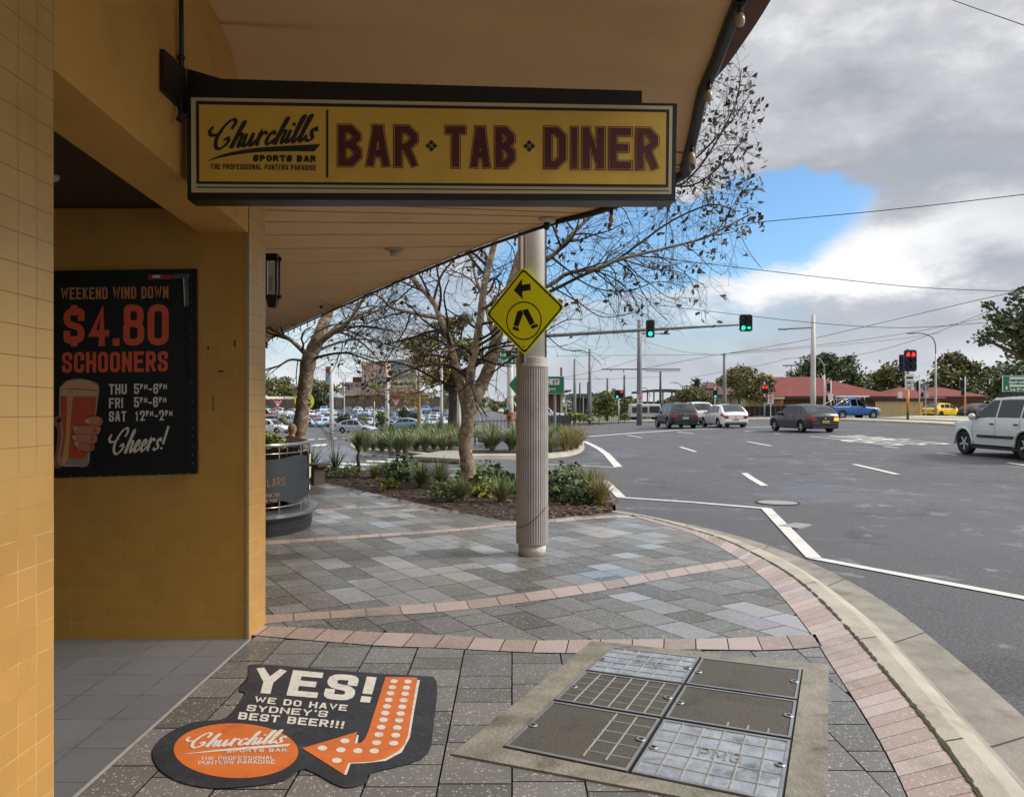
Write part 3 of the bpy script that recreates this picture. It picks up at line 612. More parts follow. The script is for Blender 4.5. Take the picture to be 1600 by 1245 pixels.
for i in range(len(sw)-1): mb.poly(flat(SM, [sw[i], sw[i+1], sb_[i+1], sb_[i]], .012))
def plain(mb, s, fn, x0, x1, yb, h, mi, z, off=.02, slope=0.0, ital=0.0):
    sh, w = fnt(s, 1, off); k = (x1-x0)/w; ky = h/.73
    letters(mb, sh, lambda x, y, dz: fn(x0+x*k+ital*y*ky, yb-y*ky+x*k*slope, z), mi)
def blockp(mb, s, fn, x0, x1, yb, h, t, gap, mi, z, rad=.3, nr=4, slope=0.0, ital=0.0, sq=1.0):
    n_ = sum(WD.get(c.upper(), 1)*(.55 if c.islower() else 1) for c in s); wid = ((x1-x0)-gap*(len(s)-1))/n_
    sh, w = text2d(s, h/sq, wid, t, gap, rad, nr); letters(mb, sh, lambda x, y, dz: fn(x0+x+ital*y*sq, yb-y*sq+x*slope, z+dz), mi)
blockp(mb, 'SPORTS BAR', SM, 395, 494, 252.5, 10.5, 3.4, 1.2, 0, .012, .25, 1, .012)
blockp(mb, 'THE PROFESSIONAL PUNTERS PARADISE', SM, 329, 494, 264.5, 8.5, 1.45, 1.15, 0, .012, .25, 2, .012)
kid(mb.build('logo', BLK, solid=-1), sg)
mb = MB()                                                           # bracket: wall plate, gusset and top bar
a = [SM(300, 122, -.10), SM(1003, 142, -.10), SM(1003, 164, -.10), SM(300, 152, -.10)]; mb.prism(a, -sn*.07)
mb.prism([SM(287, 106, -.11), SM(362, 128, -.11), SM(362, 150, -.11), SM(292, 150, -.11)], -sn*.03)
kid(mb.build('bracket', M('bracket_black', '111113', .5, var=.25, vs=5)), sg)
PW = plane_map((-1.745, 4, 3), (1, 0, 0))
mb = MB(); mb.prism([PW(250, 77), PW(285, 108), PW(288, 178), PW(250, 142)], (.02, 0, 0)); kid(mb.build('wall_plate', M('bracket_black', '111113')), sg)
mb = MB(); mb.tube([PW(279, 150, .02), PW(282, 178, .03), PW(278, 187, .04), PW(287, 191, .06), PW(292, 186, .08)], .011, 6); kid(mb.build('power_cable', BLK, smooth=True), sg)
mb = MB(); mb.tube([PW(283, -60, .02), PW(283.5, 108, .02)], .013, 8); mb.tube([PW(283, 88, .02), PW(283.2, 93, .02)], .02, 8)
tag(mb.build('conduit', BLK, smooth=True), 'thin black conduit running up the plaster wall above the sign bracket', 'conduit')
# ---------------------------------------------------------------- lit-box poster on the entry wall
ps = tag(empty('beer_poster', (-2.6, 5.29, 1.1)), 'black framed poster with a hand holding a beer glass and orange price lettering', 'poster')
PM = plane_map((-2.5, 5.285, 1.7), (0, -1, 0))
def cpos(ox, oy, s, base): return lambda x, y, z=0.: base(ox+x/s, oy+y/s, z)
PC = cpos(60, 400, 3.1125, PM)                                      # the poster's own drawing grid
mb = MB(); q = [PC(42, 72), PC(768, 62), PC(772, 1058), PC(54, 1080)]
mb.prism(q, (0, .022, 0)); kid(mb.build('frame', M('poster_frame', '0c0c0e', .45, var=.3, vs=10, spec=.3), bevel=.004), ps)
mb = MB(); mb.poly([PC(46, 96, .003), PC(712, 90, .003), PC(716, 1012, .003), PC(56, 1030, .003)]); kid(mb.build('panel', M('poster_black', '0f0e10', .4, var=.2, vs=4, spec=.25)), ps)
mb = MB(); PO = M('poster_orange', 'd0532a', .5, var=.06); PWh = M('poster_white', 'cfc9bb', .5, var=.05); PT = M('poster_tan', 'b8763f', .5)
kw = dict(slope=-.012)
blockp(mb, 'WEEKEND WIND DOWN', PC, 110, 632, 212, 58, 9, 6, 1, .005, .42, 4, **kw)
blockp(mb, '$4.80', PC, 122, 634, 440, 200, 33, 16, 0, .005, .45, 5, **kw)
blockp(mb, 'SCHOONERS', PC, 115, 630, 568, 100, 17.5, 9, 0, .005, .45, 5, **kw)
for s, x0, x1, yb in (('THU', 343, 430, 673), ('FRI', 343, 412, 740), ('SAT', 343, 428, 805), ('5pm-6pm', 465, 625, 671), ('5pm-6pm', 465, 623, 736), ('12pm-2pm', 470, 653, 801)):
    blockp(mb, s, PC, x0, x1, yb, 50, 8.5, 5, 2, .005, .42, 4, **kw)
script(mb, 'Cheers!', PC, 325, 615, 965, .26, .3, .10, 2, .005, 52)
kid(mb.build('lettering', [PO, PT, PWh], solid=-1), ps)
BC_ = cpos(80, 580, 7.78, PM); mb = MB()
def art(pts, mi, z, n=5, closed=True):
    p = cr(list(pts)+[pts[0]], n)[:-1] if n else pts; mb.poly([BC_(x, y, z) for x, y in p], mi)
SK = [M('art_skin', 'b5735a', .5, var=.1), M('art_skin_dark', '8d4b3c', .5, var=.1), M('art_beer', 'b5481c', .5, var=.12, vs=12), M('art_foam', 'c79a72', .5), M('art_glass', '8a7f78', .5), M('art_line', '1c1416', .6), M('art_edge', 'a08a78', .6), M('art_shine', 'c4915a', .5)]
art([(15, 1160), (60, 950), (75, 720), (30, 640), (40, 570), (100, 530), (155, 570), (160, 700), (140, 900), (120, 1165)], 1, .005)
art([(100, 205), (190, 115), (330, 92), (460, 110), (580, 180), (560, 420), (540, 560), (480, 900), (450, 1135), (300, 1155), (85, 1120), (120, 800), (95, 500)], 6, .0055)
art([(110, 215), (560, 235), (540, 480), (440, 1120), (280, 1140), (100, 1115), (140, 800), (112, 500)], 4, .006, 0)
art([(115, 305), (548, 312), (530, 540), (430, 1050), (280, 1068), (112, 1035), (150, 760), (118, 500)], 2, .0065, 0)
art([(110, 200), (190, 122), (330, 100), (450, 116), (570, 185), (560, 300), (115, 300)], 3, .007, 0)
art([(200, 212), (270, 212), (262, 320), (235, 640), (210, 1040), (165, 1130), (125, 1125), (180, 760), (190, 420)], 7, .0072, 0)
art([(60, 600), (110, 560), (140, 580), (90, 630)], 5, .0056); art([(118, 206), (330, 212), (560, 232), (560, 240), (330, 220), (118, 212)], 5, .0075, 0)
for i, f in enumerate(([(415, 610), (450, 560), (560, 548), (625, 590), (610, 650), (540, 672), (440, 660)], [(270, 700), (310, 662), (470, 660), (590, 672), (590, 740), (530, 772), (300, 770)], [(258, 810), (290, 775), (450, 772), (555, 785), (545, 860), (480, 880), (290, 862)], [(285, 890), (320, 872), (440, 878), (520, 895), (510, 960), (420, 972), (320, 945)])):
    cx = sum(p[0] for p in f)/7; cy = sum(p[1] for p in f)/7
    art([(cx+(x-cx)*1.06, cy+(y-cy)*1.14) for x, y in f], 5, .0078+i*.0004); art(f, 0, .0080+i*.0004)
    x, y = f[0]; art([(x+22+26*math.cos(a), y-8+26*math.sin(a)) for a in [k*math.pi/4 for k in range(8)]], 3, .0082+i*.0004, 2)
    art([(cx+70, cy-28), (cx+100, cy-26), (cx+105, cy+28), (cx+75, cy+30)], 1, .0082+i*.0004, 0)
kid(mb.build('beer_picture', SK, solid=-1), ps)
mb = MB()
for i in range(22):
    p = PC(745+i*.2, 95+i*43.5, .006); mb.lathe([(.004, 0), (.003, -.002)], p, 6, 'y')
for i in range(13):
    p = PC(155+i*48, 1072-i*1.4, .006); mb.lathe([(.004, 0), (.003, -.002)], p, 6, 'y')
kid(mb.build('stud', M('stud_grey', '6e6e70', .4)), ps)
mb = MB(); mb.poly([PC(535, 92, .007), PC(652, 90, .007), PC(652, 112, .007), PC(535, 114, .007)]); mb.poly([PC(555, 94, .008), PC(592, 93, .008), PC(592, 106, .008), PC(555, 107, .008)], 1)
kid(mb.build('sticker', [M('sticker_red', 'a32b27', .5), PWh]), ps)
mb = MB()
for q in ([(655, 88), (735, 85), (735, 108), (655, 111)], [(706, 108), (730, 108), (732, 244), (710, 245)]): mb.poly([PC(x, y, .007) for x, y in q])
mb.poly([PC(704, 108, .0075), PC(708, 108, .0075), PC(714, 245, .0075), PC(710, 245, .0075)], 1)
kid(mb.build('tape', [M('tape_grey', '4c4a4b', .4, var=.3), PWh]), ps)
mb = MB()                                                           # chips in the tiled wall
for x, y, w, h in ((955, 425, 7, 34), (826, 447, 8, 16), (887, 561, 26, 7), (850, 715, 3, 80)): mb.poly([PC(x-w/2, y-h/2, -.023), PC(x+w/2, y-h/2, -.023), PC(x+w/2, y+h/2, -.023), PC(x-w/2, y+h/2, -.023)])
kid(mb.build('tile_chip', M('chip_dark', '2c1a0c', .9)), bld)
# ---------------------------------------------------------------- the sticker on the footpath
st = tag(empty('floor_sticker', (-.9, 4.2, .005)), 'dark floor decal with an orange arrow and white lettering stuck on the pavers', 'floor sticker')
SG = lambda x, y, z=0.: U(200+x/2.857, 980+y/2.857, .006+z)
INK = M('decal_ink', '303239', .55, var=.2, vs=5, bump=.25, bs=30, dirt=('4a4a4c', 7, .55)); ORG = M('decal_orange', 'd06e34', .55, var=.08, vs=5, dirt=('9c5028', 8, .5)); WHT = M('decal_white', 'd6d2c8', .6, var=.06, vs=9, dirt=('8f8a80', 30, .6))
def dec(name, pts, z, mat, n=4):
    p = cr(list(pts)+[pts[0]], n)[:-1] if n else pts; return kid(MB().poly([SG(x, y, z) for x, y in p]).build(name, mat), st)
dec('backing', [(540, 165), (620, 165), (870, 185), (1120, 205), (1300, 215), (1378, 240), (1365, 420), (1340, 560), (1240, 610), (1080, 650), (1070, 690), (985, 712), (920, 695), (790, 630), (700, 680), (560, 705), (380, 715), (240, 690), (150, 640), (112, 580), (120, 530), (180, 470), (300, 420), (435, 403), (520, 300), (498, 282), (512, 250), (535, 225)], 0, INK, 3)
dec('oval', [(482+278*math.cos(a), 549+122*math.sin(a)+.02*278*math.cos(a)) for a in [k*math.pi/24 for k in range(48)]], .001, ORG, 0)
sh_ = [(1292, 232), (1303, 234), (1278, 370), (1258, 490), (1222, 556), (1150, 594), (1060, 604), (994, 606), (976, 656), (964, 654)]
dec('arrow_edge', sh_+[(985, 598), (1150, 570), (1240, 480)], .001, WHT, 0)
dec('arrow_edge', [(1010, 520), (1022, 478), (1030, 480), (1024, 516)], .001, WHT, 0)
dec('arrow', [(1150, 220), (1292, 222), (1250, 480), (1235, 520), (1210, 548), (1150, 583), (1090, 597), (985, 602), (964, 655), (778, 538), (1023, 465), (1010, 516), (1040, 514), (1058, 495), (1072, 465)], .002, ORG, 0)
mb = MB()
for x, y in [(1187,239),(1250,241),(1180,266),(1243,268),(1172,293),(1237,295),(1164,322),(1230,324),(1156,351),(1224,353),(1148,381),(1217,383),(1140,411),(1210,413),(1130,444),(1202,446),(1120,477),(1195,480),(1110,513),(1186,515),(1099,550),(1026,549),(950,545),(868,537),(968,505),(932,592)]:
    k = 1+.25*(y-240)/300; mb.poly([SG(x+17*k*math.cos(a), y+9*k*math.sin(a), .003) for a in [j*math.pi/8 for j in range(16)]])
kid(mb.build('arrow_dots', WHT), st)
mb = MB()
blockp(mb, 'YES!', SG, 545, 1085, 288, 113, 44, 26, 0, .0015, .35, 3, slope=.088, ital=.27, sq=.55)
blockp(mb, 'WE DO HAVE', SG, 562, 975, 333, 27, 10, 8, 0, .0015, .35, 3, slope=.095, ital=.25, sq=.55)
blockp(mb, "SYDNEY'S", SG, 527, 888, 371, 28, 10, 8, 0, .0015, .35, 3, slope=.08, ital=.25, sq=.55)
blockp(mb, 'BEST BEER!!!', SG, 490, 962, 408, 32, 11.5, 8, 0, .0015, .35, 3, slope=.09, ital=.25, sq=.55)
script(mb, 'Churchills', SG, 236, 695, 538, .28, .35, .055, 0, .0025, 27)
sw = [(256, 562), (400, 545), (560, 530), (728, 517)]; s2 = [(256, 564), (400, 552), (560, 540), (712, 530)]
sw, s2 = cr(sw, 5), cr(s2, 5)
for i in range(len(sw)-1): mb.poly([SG(*p, .0025) for p in (sw[i], sw[i+1], s2[i+1], s2[i])])
blockp(mb, 'SPORTS BAR', SG, 440, 710, 557, 15, 5.2, 5, 0, .0025, .25, 1, slope=-.012, sq=.55)
blockp(mb, 'THE PROFESSIONAL', SG, 322, 652, 592, 16, 4.2, 4, 0, .0025, .2, 1, slope=-.012, ital=.15, sq=.55)
blockp(mb, 'PUNTERS PARADISE', SG, 312, 655, 611, 16, 4.4, 4, 0, .0025, .2, 1, slope=-.012, ital=.15, sq=.55)
kid(mb.build('lettering', WHT, solid=-1), st)
# ---------------------------------------------------------------- service pit: concrete surround and six covers
Qo = [U(925, 1003), U(1295, 1040), U(1292, 1290), U(706, 1180)]; Qi = [U(955, 1012), U(1255, 1048), U(1224, 1261), U(783, 1170)]
def bil(q, u, v, z=0.):
    p = [(q[0][k]*(1-u)+q[1][k]*u)*(1-v)+(q[3][k]*(1-u)+q[2][k]*u)*v for k in (0, 1)]; return (p[0], p[1], z)
CS = M('pit_concrete', '858176', .85, var=.3, vs=5, bump=.4, bs=50, dirt=('4d4a35', 4, .75))
mb = MB(); cor = [(0, 0), (1, 0), (1, 1), (0, 1)]
for i in range(4):
    a, b = cor[i], cor[(i+1) % 4]; q = [bil(Qo, *a), bil(Qo, *b), bil(Qi, *b), bil(Qi, *a)]
    for k in range(6):
        t0, t1 = k/6, (k+1)/6; L = lambda p, r, t: (p[0]+(r[0]-p[0])*t, p[1]+(r[1]-p[1])*t)
        v4 = [L(q[0], q[1], t0), L(q[0], q[1], t1), L(q[3], q[2], t1), L(q[3], q[2], t0)]
        mb.hexa([(*p, -.004) for p in v4], [(*p, .009) for p in v4])
tag(mb.build('pit_surround', CS), 'mossy concrete frame set in the pavers round six service covers', 'pit frame')
mb = MB(); mb.poly([bil(Qi, *c, .0045) for c in cor]); structure(mb.build('pit_bed', M('pit_dark', '17160f', .9)))
def cover_mat(name, col, wet):
    m = M(name, col, .75 if not wet else .14, var=.25, vs=14, bump=.5 if not wet else .12, bs=120 if not wet else 22, dirt=('24221e', 25, .5)); return m
AGG = M('cover_aggregate', '55524a', .8, var=.35, vs=120, bump=.5, bs=160, dirt=('3a3631', 3, .7)); WETC_ = M('cover_wet', 'a2a8b0', .12, metal=.25, var=.3, vs=9, bump=.3, bs=22, spec=1., dirt=('34373c', 5.5, .75))  # wet plates: reflected sky painted in as a pale base colour
RIB = M('cover_rib', '8b8a86', .5, var=.2, vs=20); STEEL = M('cover_steel', '9a9c9d', .35, metal=.6, var=.2)
u_, v_ = [0, .49, 1], [0, .31, .62, 1]
LB = {(0, 0): ('wet service cover with a raised steel grid, at the far left of the pit', 1, 'all', 1), (1, 0): ('plain dark stone filled service cover at the far right of the pit', 0, None, 0), (0, 1): ('dry brown service cover divided by a pale grid of ribs', 0, 'all', 0), (1, 1): ('brown speckled service cover, the middle one of the right column', 0, 'edge', 0),
      (0, 2): ('dark service cover with a few pale ribs at its right end, nearest the floor decal', 0, 'right', 0), (1, 2): ('wet shining service cover with a grid of ribs at the near corner of the pit', 1, 'all', 1)}
for (i, j), (lab, wet, rib, txt) in LB.items():
    e = .008; ua, ub, va, vb = u_[i]+e, u_[i+1]-e, v_[j]+e, v_[j+1]-e
    q = [bil(Qi, ua, va), bil(Qi, ub, va), bil(Qi, ub, vb), bil(Qi, ua, vb)]; c0 = bil(q, .5, .5)
    t = tag(empty('access_cover', c0), lab, 'cover', 'service covers in the pit')
    mb = MB(); mb.hexa([(p[0], p[1], .004) for p in q], [(p[0], p[1], .0095) for p in q]); kid(mb.build('plate', WETC_ if wet else AGG), t)
    mb = MB(); bw = .022
    for a, b in ((0, 1), (1, 2), (2, 3), (3, 0)):
        ci = [(0, 0), (1, 0), (1, 1), (0, 1)]; cj = [(bw, bw*1.4), (1-bw, bw*1.4), (1-bw, 1-bw*1.4), (bw, 1-bw*1.4)]
        v4 = [bil(q, *ci[a]), bil(q, *ci[b]), bil(q, *cj[b]), bil(q, *cj[a])]; mb.hexa([(p[0], p[1], .0096) for p in v4], [(p[0], p[1], .0135) for p in v4])
    kid(mb.build('rim', STEEL), t)
    if rib:
        mb = MB(); w = .009
        us = {'all': [k/6 for k in range(1, 6)], 'right': [.62, .8], 'edge': [.5, .66, .82]}[rib]; vv = {'all': (.03, .97), 'right': (.03, .9), 'edge': (.86, .97)}[rib]; k_ = 0
        for x in us: mb.hexa([bil(q, x-w, vv[0], .0097), bil(q, x+w, vv[0], .0097), bil(q, x+w, vv[1], .0097), bil(q, x-w, vv[1], .0097)], [bil(q, x-w*.6, vv[0], .0125), bil(q, x+w*.6, vv[0], .0125), bil(q, x+w*.6, vv[1], .0125), bil(q, x-w*.6, vv[1], .0125)])
        if rib != 'edge':
            for y in [k/5 for k in range(1, 5)]:
                x0 = .03 if rib == 'all' else .6; mb.hexa([bil(q, x0, y-w, .0098), bil(q, .97, y-w, .0098), bil(q, .97, y+w, .0098), bil(q, x0, y+w, .0098)], [bil(q, x0, y-w*.6, .0122), bil(q, .97, y-w*.6, .0122), bil(q, .97, y+w*.6, .0122), bil(q, x0, y+w*.6, .0122)])
        kid(mb.build('grid', RIB), t)
    for x, y in ((.045, .55), (.955, .45)):
        mb = MB(); p = bil(q, x, y, .0137); mb.lathe([(.024, 0), (.022, .002)], p, 14); mb.lathe([(.012, .002), (.011, .0026)], p, 12, mi=1)
        kid(mb.build('lifting_eye', [STEEL, M('hole_dark', '08080a', .9)]), t)
    if txt:
        mb = MB(); p0, pu, pv_ = Vector(bil(q, .38, .55)), Vector(bil(q, .66, .55)), Vector(bil(q, .38, .45))
        n_ = 3*24+2*6; fn = lambda x, y, z: tuple(p0+(pu-p0)*(x/84)+(pv_-p0)*(y/28)*1.5+Vector((0, 0, z)))
        sh, w = text2d('PMG', 28, 22, 3.6, 9, .3, 3); letters(mb, sh, fn, 0, .0142)
        kid(mb.build('cast_lettering', [RIB, M('cover_dark', '34363a', .3)], solid=-1), t)
# ---------------------------------------------------------------- wall lantern, soffit fittings
ln = tag(empty('wall_lantern', (-1.8, 6.0, 2.4)), 'black framed glass lantern on the wall beyond the tiled column', 'lantern')
lx, ly = P(426, 436, 6.0)[:2]; mb = MB(); z0, z1 = P(429, 462, 6)[2], P(429, 408, 6)[2]
for sx in (-1, 1):
    for sy in (-1, 1): mb.tube([(lx+sx*.037, ly+sy*.037, z0), (lx+sx*.039, ly+sy*.039, z1)], .008, 6)
mb.hexa([(lx+a*.046, ly+b*.046, z1) for a, b in ((-1,-1),(1,-1),(1,1),(-1,1))], [(lx+a*.045, ly+b*.045, z1+.05) for a, b in ((-1,-1),(1,-1),(1,1),(-1,1))])
mb.hexa([(lx+a*.025, ly+b*.025, z0-.09) for a, b in ((-1,-1),(1,-1),(1,1),(-1,1))], [(lx+a*.046, ly+b*.046, z0) for a, b in ((-1,-1),(1,-1),(1,1),(-1,1))])
mb.tube([(lx+.035, ly, z1+.015), (lx+.066, ly, z1+.015)], .014, 8); mb.tube([(lx+.035, ly, z0-.01), (lx+.066, ly, z0-.01)], .014, 8)
mb.tube([(lx-.05, ly, z1+.02), (-2.25, ly+.02, z1+.02)], .015, 8); kid(mb.build('frame', BLK), ln)
mb = MB(); mb.box((lx, ly, (z0+z1)/2), (.068, .068, z1-z0-.01)); kid(mb.build('glass', clearglass()), ln)
mb = MB(); mb.lathe([(.012, 0), (.02, .05), (.018, .1), (.006, .12)], (lx-.01, ly, z0+.03), 10); kid(mb.build('bulb', BULB, smooth=True), ln)
wx, wy, wz = P(855, 352, 7.1); mb = MB(); mb.lathe([(.075, .05), (.078, .02), (.07, 0), (.02, -.003)], (wx, wy, 3.165), 20); cam_ = tag(empty('ceiling_detector', (wx, wy, 3.17)), 'round white detector with a small dark camera under the awning near the pole', 'detector')
kid(mb.build('dome', M('plastic_white', 'b9b2a5', .5), smooth=True), cam_); mb = MB(); mb.lathe([(.02, .03), (.03, 0), (.025, -.035), (.008, -.05)], (wx-.005, wy, 3.145), 12); kid(mb.build('lens', BLK, smooth=True), cam_)
wx, wy, wz = P(617, 388, 8.5); t = tag(empty('soffit_downlight', (wx, wy, 3.2)), 'small round downlight fixed in the panelled soffit', 'light fitting'); mb = MB(); mb.lathe([(.11, .02), (.11, -.005), (.08, -.02)], (wx, wy, 3.2), 20); kid(mb.build('ring', M('downlight_rim', '9c8a78', .5), smooth=True), t)
mb = MB(); mb.lathe([(.055, 0), (.05, -.06), (.03, -.075)], (wx, wy, 3.19), 16); kid(mb.build('lamp', M('downlight_face', 'b2a391', .3), smooth=True), t)
wx, wy, wz = P(77, 290, 4.6); mb = MB(); mb.lathe([(.055, 0), (.05, -.022), (.03, -.034)], (-2.66, 4.6, 2.868), 16); tag(mb.build('smoke_detector', M('plastic_white', 'b9b2a5'), smooth=True), 'small round detector on the dark ceiling of the entry', 'detector')
# ---------------------------------------------------------------- steel pole with fluted guard, crossing sign
PX, PY = (831.5-800)*8.28/F, 8.28
po = tag(empty('utility_pole', (PX, PY, 0)), 'tall pale pole with a grey fluted guard standing on the footpath', 'pole')
GALV = M('galvanised', 'd2d0ca', .5, metal=.15, var=.08, vs=3, dirt=('8c857a', 2, .4)); GRD = M('guard_grey', 'a7a39f', .6, var=.12, vs=4, dirt=('7d7472', 2.2, .45))
mb = MB(); mb.lathe([(.15, 1.9), (.148, 4), (.14, 8.6)], (0, 0, 0), 32); mb.build('shaft', GALV, po, smooth=True)
mb = MB(); mb.lathe([(.142, .0), (.142, .12)], (0, 0, 0), 32); mb.build('base_ring', M('base_pale', 'bdb9ae', .7, var=.1, vs=6, dirt=('6a655a', 9, .5)), po, smooth=True)
mb = MB(); N_ = 38*6; vs = []
for z, k in ((.115, .9), (.12, 1), (1.93, 1), (1.94, .96)):
    for j in range(N_):
        a = 2*math.pi*j/N_; r = (.166 if (j % 6) in (0, 1, 2) else .155 if (j % 6) in (4,) else .159)*k; vs.append((r*math.cos(a), r*math.sin(a), z))
mb.add(vs, [(i*N_+j, i*N_+(j+1) % N_, (i+1)*N_+(j+1) % N_, (i+1)*N_+j) for i in range(3) for j in range(N_)]); mb.build('guard', GRD, po)
mb = MB(); mb.lathe([(.168, 1.932), (.171, 1.936), (.171, 1.955), (.167, 1.96), (.166, 2.03), (.15, 2.035)], (0, 0, 0), 32); mb.build('collar', GRD, po, smooth=False)
mb = MB(); mb.tube([(-.075, -.15, 2.0), (-.075, -.15, 5.5)], .014, 8); mb.tube([(.14, -.075, 2.0), (.14, -.07, 6)], .007, 6, mi=1); mb.build('conduit', [M('conduit_grey', '8b7f76', .6), BLK], po, smooth=True)
mb = MB(); mb.box((-.09, -.149, 3.4), (.085, .02, 2.9), .55); mb.build('cover_strip', M('strip_taupe', '857a70', .6, var=.1), po)
mb = MB(); mb.tube([(-.164, -.03, .28), (-.12, -.118, .30), (-.05, -.162, .33), (.04, -.166, .4), (.12, -.118, .48), (.16, -.04, .53)], .004, 5); mb.build('scuff_line', M('scuff', '3c3634', .9), po)
WN = Vector((-.42, -.91, 0)).normalized(); DM = plane_map((PX-.075, PY-.21, 2.5), WN); DC = cpos(740, 330, 4.15, DM)
cs = tag(empty('crossing_sign', (PX-.08, PY-.2, 2.2)), 'yellow diamond pedestrian crossing sign with a left arrow on the pale pole', 'sign')
SY = M('sign_fluoro', 'eaec1c', .4, var=.04, vs=3)
def diamond(k, rr=.1):
    c = (332, 648); v = [(322, 360), (592, 620), (330, 935), (75, 668)]; v = [(c[0]+(x-c[0])*k, c[1]+(y-c[1])*k) for x, y in v]
    pl = []
    for i in range(4):
        p0, p, p1 = Vector(v[i-1]), Vector(v[i]), Vector(v[(i+1) % 4]); s, e = p+(p0-p).normalized()*22, p+(p1-p).normalized()*22
        pl += [tuple((s*(1-t)+p*t)*(1-t)+(p*(1-t)+e*t)*t) for t in (0, .25, .5, .75, 1)]
    return pl
mb = MB(); mb.prism([DC(x, y, 0) for x, y in diamond(1)], -WN*.004); kid(mb.build('plate', SY), cs)
mb = MB(); o_, i_ = diamond(.955), diamond(.905)
for k in range(20): mb.poly([DC(*o_[k], .0012), DC(*o_[(k+1) % 20], .0012), DC(*i_[(k+1) % 20], .0012), DC(*i_[k], .0012)])
kid(mb.build('border', BLK), cs)
mb = MB(); mb.poly([DC(x, y, .0015) for x, y in [(260, 512), (315, 437), (313, 478), (368, 470), (371, 512), (315, 520), (320, 572)]]); kid(mb.build('arrow', BLK), cs)
mb = MB()
for k in range(40):
    a, b = k*math.pi/20, (k+1)*math.pi/20; mb.poly([DC(326+rx*math.cos(t), 710+ry*math.sin(t), .0015) for t, rx, ry in ((a, 115, 125), (b, 115, 125), (b, 108, 117), (a, 108, 117))])
kid(mb.build('ring', BLK), cs)
for f in ([(284, 648), (312, 641), (321, 664), (290, 748), (258, 742)], [(318, 640), (352, 634), (396, 722), (367, 742), (323, 662)]): kid(MB().poly([DC(x, y, .0015) for x, y in f]).build('leg', BLK), cs)
for f in ([(256, 748), (289, 754), (297, 776), (280, 776), (252, 766)], [(370, 746), (392, 733), (420, 734), (416, 747), (385, 762), (372, 757)]): kid(MB().poly([DC(x, y, .0015) for x, y in f]).build('shoe', BLK), cs)
mb = MB(); p = Vector(DC(326, 878, .002)); mb.lathe([(.009, 0), (.007, -.004)], p, 8, 'y'); kid(mb.build('bolt', BLK), cs)
mb = MB(); a = Vector(DC(328, 500, -.02)); b = Vector(DC(328, 985, -.02)); mb.tube([a, b], .018, 8); mb.box(tuple((a+b)/2+Vector((.02, .04, .1))), (.05, .12, .05)); mb.box(tuple((a+b)/2+Vector((.02, .04, -.2))), (.05, .12, .05)); kid(mb.build('bracket', M('bracket_grey', '6c6561', .5)), cs)
# ---------------------------------------------------------------- terrace barrier
tb = tag(empty('terrace_barrier', (-2.8, 9.6, 0)), 'curved terrace railing with a dark lettered banner on a black plinth', 'railing')
TP = cr([(-5.0, 8.55), (-3.6, 9.0), (-2.98, 9.26), (-2.72, 9.5), (-2.6, 9.97), (-2.7, 10.55), (-3.15, 11.1), (-4.2, 11.5)], 8)
def offs(path, d):
    out = []
    for i, p in enumerate(path):
        a, b = Vector(path[max(0, i-1)]), Vector(path[min(len(path)-1, i+1)]); t = (b-a).normalized(); out.append((p[0]+t.y*d, p[1]-t.x*d))
    return out
DK = M('plinth_black', '26262a', .45, var=.25, vs=4, dirt=('46443f', 3, .5)); k = len(TP)-1
mb = MB(); 
for i in range(4): strip(mb, [(offs(TP, .03+.008*(i % 2)), .0+i*.052), (offs(TP, .045+.008*(i % 2)), .048+i*.052), (offs(TP, .03), .052+i*.052)], 48)
kid(mb.build('plinth', DK), tb)
mb = MB(); strip(mb, [(offs(TP, -.25), .21), (offs(TP, .1), .205), (offs(TP, .13), .225), (offs(TP, .12), .262), (offs(TP, .08), .27), (offs(TP, -.25), .27)], 48); kid(mb.build('ledge', M('ledge_grey', '4f5054', .3, var=.2, vs=3), smooth=False), tb)
BN = M('banner_navy', '20262b', .55, var=.2, vs=5, bump=.2, bs=6); mb = MB(); tp2, _ = resample(TP, 60)
def ban(u, v):
    p = offs(tp2, .012+.008*math.sin(u*60)*(v-.5))[int(u*60)]; return (p[0], p[1], .40+(.52+.015*math.sin(u*40))*v+.015*math.sin(u*33)*(1-v))
mb.grid(ban, 60, 6); kid(mb.build('banner', BN, smooth=True), tb)
RAIL = M('rail_steel', '9fa2a6', .25, metal=.8, var=.1)
mb = MB(); mb.tube([(x, y, 1.07) for x, y in TP], .024, 8); kid(mb.build('handrail', RAIL, smooth=True), tb)
mb = MB(); mb.tube([(x, y, .34) for x, y in TP], .008, 6); mb.tube([(x, y, .97) for x, y in TP], .007, 6); kid(mb.build('wire', RAIL, smooth=True), tb)
for i in range(2, 60, 5):
    mb = MB(); x, y = tp2[i]; mb.tube([(x, y, .26), (x, y, 1.07)], .009 if i % 10 else .016, 6); kid(mb.build('post', RAIL), tb)
BM = cpos(360, 640, 5.657, plane_map((-3.2, 9.13, .7), (.40, -.92, 0))); mb = MB(); TB_ = [M('banner_tan', '8a7150', .6), M('banner_pale', 'b3ad9c', .6)]
blockp(mb, 'DOLLARS', BM, 200, 485, 695, 72, 6, 12, 0, .05, .3, 4, slope=-.1); blockp(mb, 'BACK ON', BM, 285, 432, 775, 30, 7, 6, 0, .05, .3, 3, slope=-.08); blockp(mb, 'THE PDE', BM, 270, 412, 828, 30, 7, 6, 0, .05, .3, 3, slope=-.08)
kid(mb.build('banner_lettering', TB_, solid=-1), tb)
mb = MB(); tp3 = offs(tp2, .03)
i0 = min(range(60), key=lambda i: -((tp2[i][0])/tp2[i][1])); 
